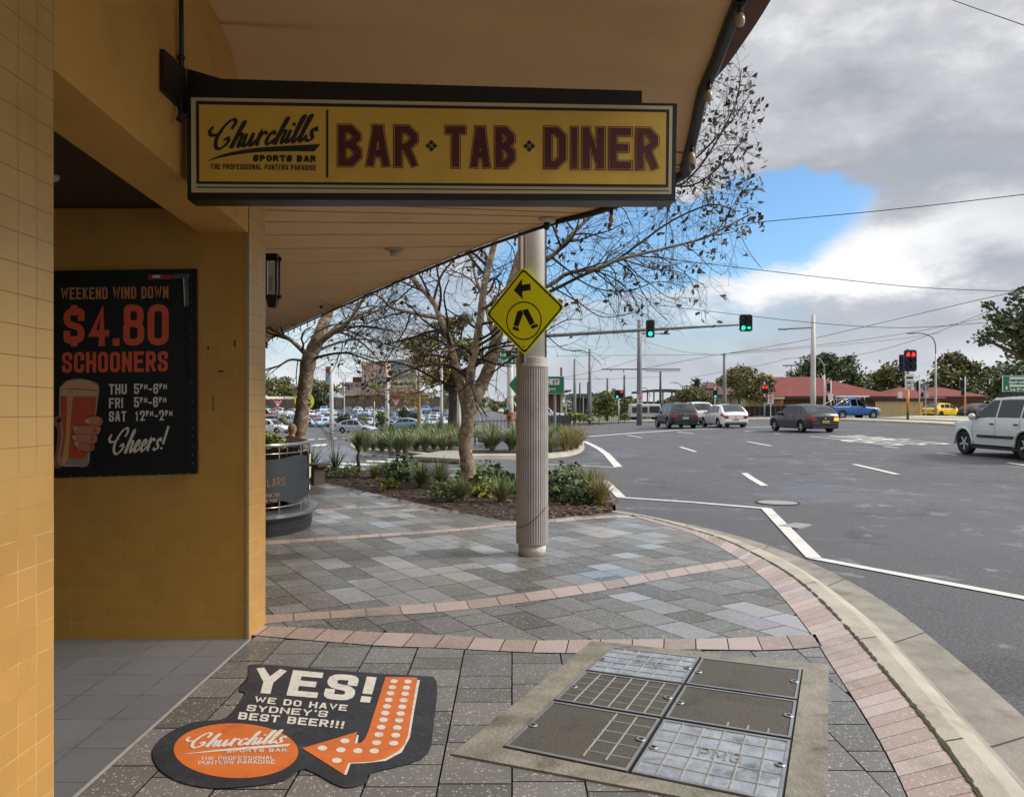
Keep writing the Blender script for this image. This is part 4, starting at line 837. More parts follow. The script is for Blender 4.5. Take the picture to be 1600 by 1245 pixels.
for (a, b, z0, z1) in ((-3, -1, .80, .92), (-3, 0, .62, .76), (-3, -2, .47, .53), (-1, 0, .47, .53)):
    for i in range(i0+a, i0+b): mb.poly([(*tp3[i], z0), (*tp3[i+1], z0), (*tp3[i+1], z1), (*tp3[i], z1)], 0)
kid(mb.build('banner_emblem', M('banner_pale', 'b3ad9c')), tb)
# ---------------------------------------------------------------- road markings and iron covers
LINE = M('line_paint', 'c6c5c0', .7, var=.1, vs=3, dirt=('8a8a88', 8, .55))
mk = MB()
def line(pts, w, dz=.010):
    pl = [G(x, y)[:2] for x, y in pts]; q = [pl[0]]
    for a, b in zip(pl, pl[1:]):
        n_ = max(1, int(math.dist(a, b)/.8)); q += [(a[0]+(b[0]-a[0])*t/n_, a[1]+(b[1]-a[1])*t/n_) for t in range(1, n_+1)]
    vs, fs = thick(q, w, False); mk.add([(v[0], v[1], g0(v[0], v[1])+dz) for v in vs], fs)
def quad(pts, dz=.010): mk.poly([(lambda p: (p[0], p[1], g0(p[0], p[1])+dz))(G(x, y)) for x, y in pts])
line([(855, 726), (905, 728), (964, 730.5)], .13); line([(913, 690), (926, 696), (937, 702), (948, 710), (957, 720), (966, 730)], .22, .014)
line([(905, 750), (946, 751.5)], .13); line([(944, 751), (971, 778)], .17, .014); line([(968, 777.5), (1080, 785), (1199, 795)], .15); line([(1197, 795), (1272, 873)], .16, .014); line([(1268, 872), (1400, 897), (1600, 935), (1900, 992)], .13)
line([(700, 733), (790, 732)], .13); line([(914, 682.5), (1000, 676), (1060, 672), (1150, 668.5), (1230, 666)], .45)
for d, w in (([(981, 680.2), (1003, 684)], .13), ([(1058, 674.6), (1084, 678)], .13), ([(1063, 698.6), (1087, 706)], .14), ([(1168, 690.2), (1205, 697)], .14), ([(1163, 739.5), (1175, 748), (1195, 759.5)], .15), ([(1209, 677.2), (1221, 678.6)], .13), ([(1164, 673.5), (1177, 674.8)], .13), ([(1334, 725.7), (1402, 741.5)], .15), ([(1464, 707.8), (1495, 711.4)], .14), ([(1380, 697.7), (1404, 700)], .14), ([(1314, 688.6), (1332, 691)], .14), ([(1575, 723.2), (1620, 730)], .15)): line(d, w)
for q in ([(572, 719.6), (628, 721), (632, 723.6), (573, 722)], [(532, 723.6), (590, 725.2), (593, 728), (533, 726)], [(495, 726.8), (548, 728.6), (550, 731.6), (494, 729.6)], [(605, 717), (668, 717.6), (671, 719.4), (606, 718.8)], [(481, 686), (491, 686), (492, 687.2), (481, 687.2)], [(497, 685.4), (508, 685.2), (509, 686.4), (497, 686.6)], [(516, 684.6), (526, 684.4), (527, 685.6), (516, 685.8)], [(534, 684.2), (545, 684), (546, 685.1), (534, 685.3)], [(490, 694.5), (512, 693.4), (508, 696.6), (486, 697.2)]): quad(q)
for s, x0, y0, hh, ww in (('BUS', 1392, 696.5, 4.6, 2.3), ('LANE', 1330, 689, 4.6, 2.5)):   # long lane lettering laid out for the drivers
    p = G(x0, y0); sh, w = text2d(s, hh/2, .8, .19, .2, .3, 2); kx = ww/w
    for vs, fs in sh: mk.add([(p[0]+v[0]*kx, p[1]+v[1]*2, g0(p[0]+v[0]*kx, p[1]+v[1]*2)+.012+k*1e-4) for k, v in enumerate(vs)], fs)
structure(mk.build('road_marking', LINE, solid=-1))
x, y, z = G(1215, 785.5); mb = MB(); mb.lathe([(.36, 0), (.36, .012), (.33, .014), (.33, .010), (.32, .010)], (0, 0, 0), 40); mb.lathe([(.318, .010), (.30, .012)], (0, 0, 0), 40, mi=1)
t = tag(empty('manhole_cover', (x, y, z)), 'round pale manhole cover in the asphalt beside the white line', 'manhole cover'); o = mb.build('lid', [M('iron_dark', '3a3a3c', .5, metal=.5), M('lid_concrete', '8d8c88', .6, var=.15, vs=6)], t)
q = [G(1216, 822.5), G(1244, 818), G(1269, 821), G(1248, 827)]; mb = MB(); mb.hexa([(p[0], p[1], p[2]-.01) for p in q], [(p[0], p[1], p[2]+.017) for p in q]); tag(mb.build('valve_cover', M('valve_grey', '8a8a88', .5, var=.2, vs=8)), 'small square pale cover lying across the painted line', 'cover')
# ---------------------------------------------------------------- vehicles
def paint(name, col, metal=.0): return M('paint_'+name, col, .32, metal=metal, var=.03, vs=2, coat=.35, spec=.5)
GLS = M('car_glass', '06090e', .05, var=.1, vs=1, spec=.7); TYRE = M('tyre', '1a1a1b', .85, var=.2, vs=10); RIMM = M('rim', 'a4a6a8', .4, metal=.1, var=.15, vs=8); RIMD = M('rim_dark', '3a3b3d', .5, metal=.3)
PLAS = M('black_plastic', '202123', .65, var=.15); TAIL = M('tail_lens', '8e1512', .2, var=.15, vs=20, coat=.5); HEADL = M('head_lens', 'c9d0d4', .1, var=.1, coat=.5); CHR = M('chrome', 'c4c6c8', .2, metal=.9)
PLY_ = M('plate_yellow', 'd9b520', .5); PLW = M('plate_white', 'c9c9c4', .5); AMB = M('amber_lens', 'e58a1c', .3, emit=1.5); SEAM = M('door_seam', '15161a', .8); WELL = M('wheel_well', '0d0d0e', .95)
BODY = {  # length, width, height, wheelbase, front overhang, sill, wheel radius; belt line, roof line (x from rear bumper 0..1, z), half-width factors
 'hatch': dict(L=4.4, W=1.78, H=1.48, wb=2.64, fo=.9, sill=.2, r=.31, belt=[(0, .78), (.04, .93), (.3, .93), (.62, .90), (.72, .86), (.92, .72), (1, .55)], roof=[(.015, 0), (.15, .74), (.24, .93), (.33, .985), (.43, 1), (.53, .96), (.62, .6), (.72, 0)], side=[(.20, .32), (.335, .495), (.51, .655)]),
 'suv': dict(L=4.5, W=1.84, H=1.67, wb=2.65, fo=.9, sill=.26, r=.35, belt=[(0, .85), (.03, 1.03), (.3, 1.04), (.66, 1.02), (.73, .99), (.93, .86), (1, .6)], roof=[(.01, 0), (.11, .82), (.19, .96), (.3, .99), (.42, 1), (.54, .96), (.72, 0)], side=[(.11, .27), (.285, .48), (.495, .675)]),
 'boxy': dict(L=4.5, W=1.77, H=1.68, wb=2.63, fo=.88, sill=.27, r=.35, belt=[(0, .9), (.02, 1.06), (.3, 1.06), (.66, 1.06), (.73, 1.02), (.95, .92), (1, .66)], roof=[(.005, 0), (.07, .92), (.14, .98), (.4, 1), (.56, .96), (.73, 0)], side=[(.07, .26), (.275, .48), (.495, .69)]),
 'sedan': dict(L=4.8, W=1.83, H=1.45, wb=2.8, fo=.9, sill=.2, r=.32, belt=[(0, .72), (.03, .98), (.12, 1.0), (.3, .95), (.62, .90), (.72, .86), (.93, .72), (1, .5)], roof=[(.05, 0), (.24, .8), (.36, .98), (.45, 1), (.54, .95), (.72, 0)], side=[(.2, .335), (.35, .5), (.515, .67)]),
 'ute': dict(L=5.25, W=1.95, H=1.83, wb=3.1, fo=.95, sill=.36, r=.385, belt=[(0, 1.06), (.02, 1.12), (.36, 1.12), (.66, 1.1), (.70, 1.06), (.93, .98), (1, .7)], roof=[(.365, 0), (.40, .90), (.44, .98), (.5, 1), (.56, .97), (.685, 0)], side=[(.405, .515), (.53, .655)]),
}
def make_car(name, label, kind, col, pos, rz, plate=PLW, low=False, cat='car', dims=None, cladding=False, rails=False, group=None, handles=True, rimm=None, blinker=False):
    D = dict(BODY[kind]); D.update(dims or {}); L, W, Hh, r = D['L'], D['W'], D['H'], D['r']; sill = D['sill']
    root = tag(empty(name, pos, label, cat, group, rz))
    hw = W/2
    fb = lambda u: interp(D['belt'], u)
    fr = lambda u: interp(D['roof'], u) if D['roof'][0][0] <= u <= D['roof'][-1][0] else 0
    def wid(u): return hw*min(1-.5*max(0, (.08-u)/.08)**2*.30, 1-.5*max(0, (u-.84)/.16)**2*.6)
    def ring(u):
        b = fb(u); gk = max(0, min(1, fr(u))); top = b+(Hh-b)*gk; w = wid(u); tw = w*(.97-.23*gk*(Hh-b)/.62); lo = sill+.06*max(0, (u-.9)/.1)+.1*max(0, (.04-u)/.04)
        if gk <= 0: top = b+.012
        q = [(0, lo), (w*.86, lo), (w*.965, lo+.06), (w*.985, lo+.2), (w, (lo+b)/2+.04), (w*.985, b-.07), (w*.955, b)]
        if gk <= 0: q += [(w*.93, b+.014), (w*.85, b+.03), (w*.5, b+.045), (0, b+.05)]
        else: q += [((w*.945+tw)/2+.012, (b+top-.05)/2), (tw+.02, top-.055), (tw-.06, top-.008), (0, top+.03)]
        return q
    us = sorted(set([0, .008, .02, .04, .07, .94, .965, .985, .995, 1.0]+[k/34 for k in range(3, 33)]+[a for a, _ in D['roof']]+[D['roof'][0][0]-.004, D['roof'][-1][0]+.004]))
    us = [u for u in us if 0 <= u <= 1]
    if low: us = sorted(set([0, .02, .05, .95, .985, 1]+[a for a, _ in D['roof']]+[.5, .8]))
    X = lambda u: -L/2+u*L
    mb = MB(); n = 21; vs = []
    for u in us:
        q = ring(u); endk = 0
        full = [(y, z) for y, z in q]+[(-y, z) for y, z in q[-2:0:-1]]
        vs += [(X(u), y, z) for y, z in full]
    n = len(full); fs = [(i*n+j, i*n+(j+1) % n, (i+1)*n+(j+1) % n, (i+1)*n+j) for i in range(len(us)-1) for j in range(n)]+[tuple(range(n))[::-1], tuple(range((len(us)-1)*n, len(us)*n))]
    mb.add(vs, fs); body = mb.build('body', [paint(name+col, col), WELL, PLAS], root, smooth=True)
    xf = L/2-D['fo']; xr = xf-D['wb']
    if not low:
        cut = MB()
        for wx in (xf, xr):
            for s in (-1, 1): cut.lathe([(r*1.17, -.22), (r*1.17, .22)], (wx, s*hw*.98, r*1.02), 28, 'y')
        co = cut.build('cutter', WELL); co.parent = root
        bo = body.modifiers.new('b', 'BOOLEAN'); bo.object = co; bo.operation = 'DIFFERENCE'; bo.solver = 'EXACT'
        bpy.context.view_layer.update(); me = bpy.data.meshes.new_from_object(body.evaluated_get(bpy.context.evaluated_depsgraph_get()))
        body.modifiers.clear(); body.data = me; bpy.data.objects.remove(co)
        while len(me.materials) < 3: me.materials.append(PLAS)
        for p in me.polygons:
            c = p.center; p.use_smooth = True
            for wx in (xf, xr):
                if math.hypot(c.x-wx, c.z-r*1.02) < r*1.14 and abs(c.y) < hw*.96: p.material_index = 1
            if c.z < sill+.05 and p.material_index == 0: p.material_index = 2
            if cladding and c.z < sill+.17 and p.material_index == 0: p.material_index = 2
        at = body.modifiers.new('n', 'EDGE_SPLIT'); at.split_angle = math.radians(38)
    def side(u, t, o=.006):                                          # a point on the glasshouse side, t from belt 0 to roof rail 1
        q = ring(u); a, m_, b = q[6], q[7], q[8]; p = (a[0]+(m_[0]-a[0])*2*t, a[1]+(m_[1]-a[1])*2*t) if t < .5 else (m_[0]+(b[0]-m_[0])*(2*t-1), m_[1]+(b[1]-m_[1])*(2*t-1))
        return X(u), p[0]+o, p[1]
    def top(u, v, o=.008):
        q = ring(u); e = q[9][0]; return X(u), v*e*.97, q[10][1]-(q[10][1]-q[9][1])*abs(v)**2+o
    g0_, g1_ = D['roof'][0][0], D['roof'][-1][0]; rear_end = D['roof'][2][0] if kind == 'hatch' else D['roof'][1][0]; fr_top = D['roof'][-3][0]+.02 if kind == 'hatch' else D['roof'][-2][0]
    for nm, ua, ub in (('windscreen', fr_top+.012, g1_-.012), ('rear_window', g0_+(rear_end-g0_)*.12, rear_end-.004)):
        m2 = MB(); m2.grid(lambda i, j: top(ua+(ub-ua)*i, -.93+1.86*j, .012), 5, 6); m2.build(nm, GLS, root, smooth=True)
    for k, (ua, ub) in enumerate(D['side']):
        for s in (1, -1):
            def w_(i, j):
                u = ua+(ub-ua)*i; x, y, z = side(u, .08+.86*j); return x, s*y, z
            m2 = MB(); m2.grid(w_, 6, 4); m2.build('side_window', GLS, root, smooth=True)
    if kind == 'ute' and not low:                                    # open tray behind the cab
        m2 = MB(); m2.box((X(.19), 0, fb(.2)+.055), (L*.33, W*.80, .012)); m2.build('tray', M('tray_black', '17181a', .7), root)
    for nm, wx in (('front', xf), ('rear', xr)):
        for s in (1, -1):
            wr = bpy.data.objects.new('wheel', None); C.objects.link(wr); wr.parent = root; wr.location = (wx, s*(hw-.115), r)
            m2 = MB(); m2.lathe([(r*.6, .03), (r*.64, .1), (r*.9, .105), (r, .07), (r, -.07), (r*.9, -.105), (r*.64, -.1), (r*.6, -.03)], (0, 0, 0), 12 if low else 28, 'y'); m2.build('tyre', TYRE, wr, smooth=True)
            m2 = MB(); m2.lathe([(r*.64, s*.04), (r*.62, s*.085), (r*.58, s*.085), (r*.55, s*.045), (.02, s*.05)], (0, 0, 0), 10 if low else 24, 'y', 1 if low is False else 0)
            if not low:
                for a in range(5):
                    an = a*2*math.pi/5+.3; M4 = Matrix.Rotation(an, 4, 'Y'); m2.box(tuple(M4 @ Vector((r*.31, s*.078, 0))), (r*.56, .022, r*.16), M4=M4.to_3x3().to_4x4())
                m2.lathe([(r*.13, s*.06), (r*.12, s*.092)], (0, 0, 0), 12, 'y')
            m2.build('rim', [rimm or RIMM, RIMD], wr)
    if low:
        m2 = MB()
        for s in (1, -1): m2.box((-L/2+.05, s*hw*.78, fb(.03)-.1), (.12, .24, .16))
        m2.build('tail_light', TAIL, root)
        m2 = MB()
        for s in (1, -1): m2.box((L/2-.13, s*hw*.68, fb(.95)-.1), (.2, .3, .13))
        m2.build('headlight', HEADL, root); return root
    # lights, bumpers, plates: patches that follow the body
    def patch(nm, u0, u1, k0, k1, mat, s, o=.006, nu=5):
        m2 = MB()
        def f(i, j):
            q = ring(u0+(u1-u0)*i); t = k0+(k1-k0)*j; a = int(min(len(q)-2, t)); p, p2 = q[a], q[a+1]; w = t-a; return X(u0+(u1-u0)*i)-(o if u0 < .5 and i == 0 else 0), s*(p[0]+(p2[0]-p[0])*w+o), p[1]+(p2[1]-p[1])*w
        m2.grid(f, nu, 3); return m2.build(nm, mat, root, smooth=True)
    bz = fb(.02)
    for s in (1, -1):
        o = patch('tail_light', 0, .075 if kind in ('hatch', 'sedan') else .045, 4.6, 6, TAIL, s, .008)
        m2 = MB(); m2.hexa([(-L/2-.012, s*hw*.83, bz-.26), (-L/2-.012, s*hw*.52, bz-.24), (-L/2+.03, s*hw*.52, bz-.24), (-L/2+.03, s*hw*.83, bz-.26)], [(-L/2-.010, s*hw*.82, bz-.08), (-L/2-.010, s*hw*.58, bz-.07), (-L/2+.03, s*hw*.58, bz-.07), (-L/2+.03, s*hw*.82, bz-.08)])
        m2.build('tail_lens', [AMB if blinker and s == -1 else TAIL], root, bevel=.006)
        patch('headlight', .90, .985, 4.7, 6.2, HEADL, s, .008)
        m2 = MB()
        p = side(D['side'][-1][1]-.005, .12); p = (p[0], s*p[1], p[2])
        m2.lathe([(.02, -.06), (.085, -.05), (.10, .0), (.085, .05), (.05, .06)], (p[0]-.01, p[1]+s*.12, p[2]+.05), 14, 'x'); m2.tube([(p[0], p[1], p[2]-.01), (p[0], p[1]+s*.1, p[2]+.03)], .025, 6)
        m2.build('mirror', paint(name+col, col) if not cladding else PLAS, root, smooth=True)
    m2 = MB(); m2.box((-L/2-.012, 0, sill+.24), (.05, W*.82, .11)); m2.build('rear_bumper', PLAS if cladding else paint(name+col, col), root, bevel=.02)
    m2 = MB(); m2.box((-L/2+.01, 0, sill+.08), (.09, W*.80, .12)); m2.build('rear_valance', PLAS, root, bevel=.015)
    m2 = MB(); m2.box((L/2-.03, 0, sill+.17), (.08, W*.66, .16)); m2.build('grille', PLAS, root, bevel=.015)
    pz = bz-.28 if kind != 'hatch' else sill+.36
    m2 = MB(); m2.box((-L/2-.045, 0, pz), (.014, .38, .115)); pl = m2.build('number_plate', plate, root)
    m2 = MB(); 
    for i in range(6): m2.box((-L/2-.0535, -.13+i*.052, pz), (.003, .022, .06))
    m2.build('plate_characters', M('plate_ink', '20262a', .6), root)
    m2 = MB(); m2.lathe([(.05, 0), (.045, -.012)], (-L/2-.008, 0, bz-.12), 14, 'x'); m2.build('badge', CHR, root)
    for ua, ub in D['side']:
        for s in (1, -1):
            m2 = MB(); zz = fb(ua)-.14; x = X(ua)+.10
            if handles and ub-ua > .12: m2.box((x, s*(wid(ua)*.992+.012), zz), (.17, .03, .035)); m2.build('door_handle', PLAS if kind == 'boxy' else paint(name+col, col), root, bevel=.008)
    m2 = MB()
    for u in sorted(set(round(b, 3) for a, b in D['side'][:-1])) + [D['side'][-1][1]+.012]:
        for s in (1, -1):
            pts = []
            for t in (1.8, 3, 4, 5, 6):
                q = ring(u+.006); a = int(min(t, len(q)-2)); w = t-a; pts.append((X(u+.006), s*(q[a][0]+(q[a+1][0]-q[a][0])*w+.003), q[a][1]+(q[a+1][1]-q[a][1])*w))
            for p, q in zip(pts, pts[1:]): m2.poly([(p[0]-.006, p[1], p[2]), (p[0]+.006, p[1], p[2]), (q[0]+.006, q[1], q[2]), (q[0]-.006, q[1], q[2])])
    m2.build('door_seam', SEAM, root)
    if rails:
        for s in (1, -1):
            m2 = MB(); pts = [(X(u), s*(ring(u)[9][0]-.02), ring(u)[9][1]+.055) for u in (.14, .2, .3, .42, .5, .55)]; pts[0] = (pts[0][0], pts[0][1], pts[0][2]-.05); pts[-1] = (pts[-1][0], pts[-1][1], pts[-1][2]-.05); m2.tube(pts, .022, 6); m2.build('roof_rail', PLAS, root, smooth=True)
    if kind == 'boxy':
        for s in (1, -1):
            m2 = MB(); m2.box((X(.48), s*(hw*1.0+.008), sill+.30), (L*.36, .03, .075)); m2.build('side_moulding', PLAS, root, bevel=.012)
            m2 = MB(); m2.box((X(.5), s*hw*.9, sill-.02), (L*.5, .1, .08)); m2.build('side_sill', PLAS, root)
            for wx in (xf, xr):                                       # flared arches
                m2 = MB(); pts = [(wx+r*1.22*math.cos(a), s*(hw*.985), r*1.02+r*1.22*math.sin(a)) for a in [math.pi*k/12-.12+.24*k/12 for k in range(13)]]; m2.tube(pts, .042, 8); m2.build('wheel_arch', paint(name+col, col), root, smooth=True)
    m2 = MB(); q = ring(.3); m2.tube([(X(.2), .0, q[10][1]), (X(.2)-.1, 0, q[10][1]+.25)], .004, 5); m2.build('aerial', PLAS, root)
    return root
def on(px, py, rzdeg, dx=0): p = G(px, py); return p, math.radians(rzdeg)
# silver four wheel drive leaving the frame at the right
p0, p1 = G(1519, 711.5), G(1598, 719.5); ax = Vector((p0[0]-p1[0], p0[1]-p1[1])); hd = math.atan2(ax.y, ax.x)
def car_at(c, rz): return (c[0], c[1], g0(c[0], c[1])+.002), rz
hx, hy = math.cos(hd), math.sin(hd); nx, ny = hy, -hx                # left side faces the camera; body lies to its right
c_ = ((p0[0]+p1[0])/2-hx*.05+nx*.78, (p0[1]+p1[1])/2-hy*.05+ny*.78); k_ = 1.0
pos, rz = car_at(c_, hd)
xt = make_car('four_wheel_drive', 'silver white four wheel drive with black roof rails at the right edge of the road', 'boxy', 'c3c9c8', pos, rz, rails=True, cat='car', dims=dict(W=1.8))
m2 = MB()
for s in (1, -1): m2.box((-.15, s*.42, 1.735), (1.3, .05, .03))
for i in range(4): m2.box((-.6+i*.3, 0, 1.75), (.04, 1.1, .03))
m2.build('roof_rack', PLAS, xt)
def rear_car(px, py, w_px, rzdeg, *a, **k):
    """place a car seen from behind: px, py the middle of its rear tyres' contact"""
    x, y, z = G(px, py); rz = math.radians(rzdeg); D = BODY[a[2]]; d = D['L']/2-.55
    x += math.cos(rz)*d; y += math.sin(rz)*d
    return make_car(*a, (x, y, g0(x, y)), rz, **k)
rear_car(1067, 669.5, 40, 95, 'dark_car', 'dark blue grey four wheel drive seen from behind, left of the white hatchback', 'suv', '141b25', plate=PLW, cladding=True, rails=True)
rear_car(1145, 668.5, 43, 96, 'white_car', 'white hatchback seen from behind with a yellow number plate', 'hatch', 'd2d3d6', plate=PLY_)
rear_car(1096, 664, 36, 92, 'pale_car', 'white four wheel drive mostly hidden behind the dark one', 'suv', 'c9cacc', cladding=True)
rear_car(1280, 675.5, 56, 101, 'grey_car', 'dark grey hatchback with lit orange indicator and yellow number plate', 'hatch', '23262f', plate=PLY_, blinker=True, dims=dict(H=1.45))
def flank_car(px, py, rzdeg, Y, *a, **k):
    x = (px-800)*Y/F; return make_car(*a, (x, Y, H-(py-HY)*Y/F), math.radians(rzdeg), **k)
ub = flank_car(1327, 655.5, 16, 68, 'utility_truck', 'bright blue utility with white ladder rack and sports bar facing right', 'ute', '12508f', cat='utility', handles=True)
WPT = M('white_paint', 'c8c8c4', .4)
m2 = MB()
for s in (1, -1): m2.tube([(-.72, s*.82, 1.12), (-1.0, s*.74, 1.74), (-.75, s*.7, 1.74), (-.55, s*.78, 1.12)], .045, 8); m2.tube([(-1.0, s*.74, 1.72), (-2.1, s*.82, 1.16)], .04, 8)
m2.tube([(-.9, -.74, 1.74), (-.9, .74, 1.74)], .04, 8); m2.build('sports_bar', CHR, ub, smooth=True)
m2 = MB()
for s in (.25, .75): m2.box((.0, -s*.8, 1.98), (3.0, .06, .1))
for i in range(9): m2.box((-1.4+i*.35, -.4, 1.98), (.05, .4, .05))
for x in (-.9, .5, 1.0):
    m2.box((x, 0, 1.91), (.06, 1.4, .05))
    for s in (1, -1): m2.tube([(x, s*.66, 1.72), (x, s*.66, 1.91)], .025, 6)
m2.build('ladder', WPT, ub)
m2 = MB(); m2.tube([(2.0, -.86, 1.0), (1.0, -.86, 1.25), (.75, -.83, 1.8)], .05, 8); m2.build('snorkel', PLAS, ub, smooth=True)
flank_car(1474, 651.5, 22, 86, 'yellow_car', 'bright yellow hatchback facing right beyond the median', 'hatch', 'e3bd0c', rimm=RIMD)
flank_car(1530, 652.5, 30, 82, 'black_sedan', 'black sedan with red tail lamps between the yellow hatchback and the silver car', 'sedan', '1d1e22')
flank_car(348, 678.5, -27, 93, 'white_utility', 'white utility parked on the far street behind the left tree', 'ute', 'cfd0cf', cat='utility')
flank_car(556, 676.5, -14, 93, 'silver_car', 'silver grey sloping hatchback on the far street left of the planted island', 'sedan', 'a3abb8', dims=dict(roof=[(.03, 0), (.2, .62), (.38, .95), (.47, 1), (.56, .95), (.76, 0)], H=1.62))
flank_car(632, 671.5, 170, 97, 'blue_sedan', 'blue grey sedan half hidden behind the planted island', 'sedan', '7d98ad')
flank_car(424, 677, -20, 84, 'white_hatch', 'white hatchback half hidden by the tiled column on the far street', 'hatch', 'cfd2d4')
flank_car(782, 645.5, 92, 235, 'distant_car', 'small white car driving away up the far road', 'sedan', 'd2d4d6', low=True)
flank_car(846, 662, 4, 62, 'parked_car', 'pale car behind the black picket fence right of the pole', 'hatch', 'b7bcc2', dims=dict(L=4.0))
# car park beyond the street: rows of small cars
COLS = [('white', 'd0d3d6', 9), ('azure', '9db7d2', 4), ('blue', '4d7fb4', 4), ('silver', 'a9b1ba', 5), ('navy', '2c4563', 3), ('grey', '6a7078', 2), ('black', '23262b', 1), ('red', '93352f', 1)]
pool = [c for c in COLS for _ in range(c[2])]; protos = {}; RP = random.Random(11); used = {}
ROWS = [(136, 'front', 0), (148, 'second', 0), (161, 'middle', 0), (176, 'fourth', 0), (194, 'rear', 0)]
def park_car(cn, cv, kd):
    k = (cn, kd)
    if k in protos: return copy_tree(protos[k])
    protos[k] = make_car('parked_car', None, kd, cv, (0, 0, 0), 0, low=True); return protos[k]
for Y, rn, cnt in ROWS:
    row = []; px = 400+RP.uniform(-6, 6)
    while px < 735:
        x = (px-800)*Y/F; row.append((x, px, RP.choice(pool), RP.choice(['hatch', 'hatch', 'suv', 'sedan', 'ute'])))
        px += 2.75*F/Y if RP.random() < .9 else 5.5*F/Y
    for i, (x, px, (cn, cv, _), kd) in enumerate(row):
        o = park_car(cn, cv, kd); o.location = (x, Y+RP.uniform(-.5, .5), g0(x, Y)); o.rotation_euler = (0, 0, math.radians(-90 if RP.random() < .7 else 90)+RP.uniform(-.25, .1))
        l_ = row[i-1][2][0] if i else None; r_n = row[i+1][2][0] if i < len(row)-1 else None
        tw = {'hatch': 'hatchback', 'suv': 'wagon', 'sedan': 'sedan', 'ute': 'utility'}[kd]
        lab = f"{cn} {tw} in {rn} car park row" + (", its left end" if not l_ else ", its right end" if not r_n else f", between {l_} and {r_n} cars")
        if lab in used: lab += ' ' + ('left of the left tree' if px < 465 else 'beside the left tree' if px < 512 else 'left of the white pole' if px < 600 else 'beyond the white pole' if px < 650 else 'near the gum')
        if len(lab.replace('-', ' ').split()) > 14: print('LONG', lab)
        used[lab] = 1; tag(o, lab, 'car', 'cars in the far car park')
# ---------------------------------------------------------------- trees
BARK = patchy('plane_bark', ('6a5a47', '8c7c64', 'b0a087'), 7); TWIG = M('plane_twig', '34291f', .9, var=.2)
LEAFB = M('dry_leaf', '2f2717', .8, var=.4, vs=3); LEAFB2 = M('dry_leaf_dark', '25230f', .8, var=.4, vs=3)
def branch(mbT, mbW, pts, r0, r1, rt, depth, tips, spread=1., droop=.12, dens=1., lenk=1.):
    """a limb through pts tapering r0>r1, then side shoots, recursively; tips collects twig ends"""
    q = [Vector(p) for p in cr([tuple(p) for p in pts], 5)] if len(pts) > 2 else [Vector(p) for p in pts]
    k = len(q); rad = [r0+(r1-r0)*(i/(k-1))**.8 for i in range(k)]
    mb = mbT if r0 > .042 else mbW; mb.tube(q, rad, 9 if r0 > .06 else 5 if r0 > .02 else 3, cap=False)
    tot = sum((a-b).length for a, b in zip(q, q[1:]))
    if depth == 0: tips.append((q[-1], (q[-1]-q[-2]).normalized())); return
    n = max(2, int(tot*dens*(2.6 if depth > 1 else 4.2))); 
    for i in range(n):
        t = (.18+.82*(i+rt.random())/n) if depth > 1 else (.1+.9*(i+rt.random())/n); t = min(.999, t); j = min(k-2, int(t*(k-1))); f = t*(k-1)-j
        p = q[j].lerp(q[j+1], f); d = (q[j+1]-q[j]).normalized(); pr = rad[j]
        ax = Vector((rt.gauss(0, 1), rt.gauss(0, 1), rt.gauss(0, .8))); ax = (ax-d*ax.dot(d)).normalized()
        nd = (d*rt.uniform(.35, .9)+ax*rt.uniform(.6, 1.1)*spread).normalized()
        L = lenk*(rt.uniform(.7, 1.7) if depth == 3 else rt.uniform(.45, 1.1) if depth == 2 else rt.uniform(.2, .55)); L *= (1.1-.5*t)
        c = [p]; dd = nd
        for s in range(3 if depth < 2 else 4):
            dd = (dd+Vector((rt.gauss(0, .22), rt.gauss(0, .22), rt.gauss(0, .2)-droop*.6+.03*s))).normalized(); c.append(c[-1]+dd*L/(3 if depth < 2 else 4))
        if LIM[0] and c[-1].y > 0 and 800+c[-1].x*F/c[-1].y > LIM[0]-14*rt.random(): continue
        rr = min(pr*.55, {3: .03, 2: .014, 1: .0065}[depth]); branch(mbT, mbW, c, rr, max(.0028, rr*.35), rt, depth-1, tips, spread, droop, dens, lenk)
    tips.append((q[-1], (q[-1]-q[-2]).normalized()))
LIM = [0]
def leaves(tips, rt, prob, size, mats, name, parent, per=3):
    mb = MB()
    for p, d in tips:
        if rt.random() > prob(p): continue
        for _ in range(rt.randint(1, per)):
            o = p+Vector((rt.gauss(0, .06), rt.gauss(0, .06), rt.gauss(-.03, .06))); a = Vector((rt.gauss(0, 1), rt.gauss(0, 1), rt.gauss(0, 1))).normalized(); b = a.orthogonal().normalized(); s = rt.uniform(.6, 1.25)*size
            mb.poly([o-a*s*.5, o+b*s*.4-a*s*.1, o+a*s*.55, o-b*s*.4-a*s*.1], rt.randint(0, len(mats)-1))
    if mb.v: mb.build(name, mats, parent, solid=-1)
def px_limb(pts): return [P(x, y, Y) for x, y, Y in pts]
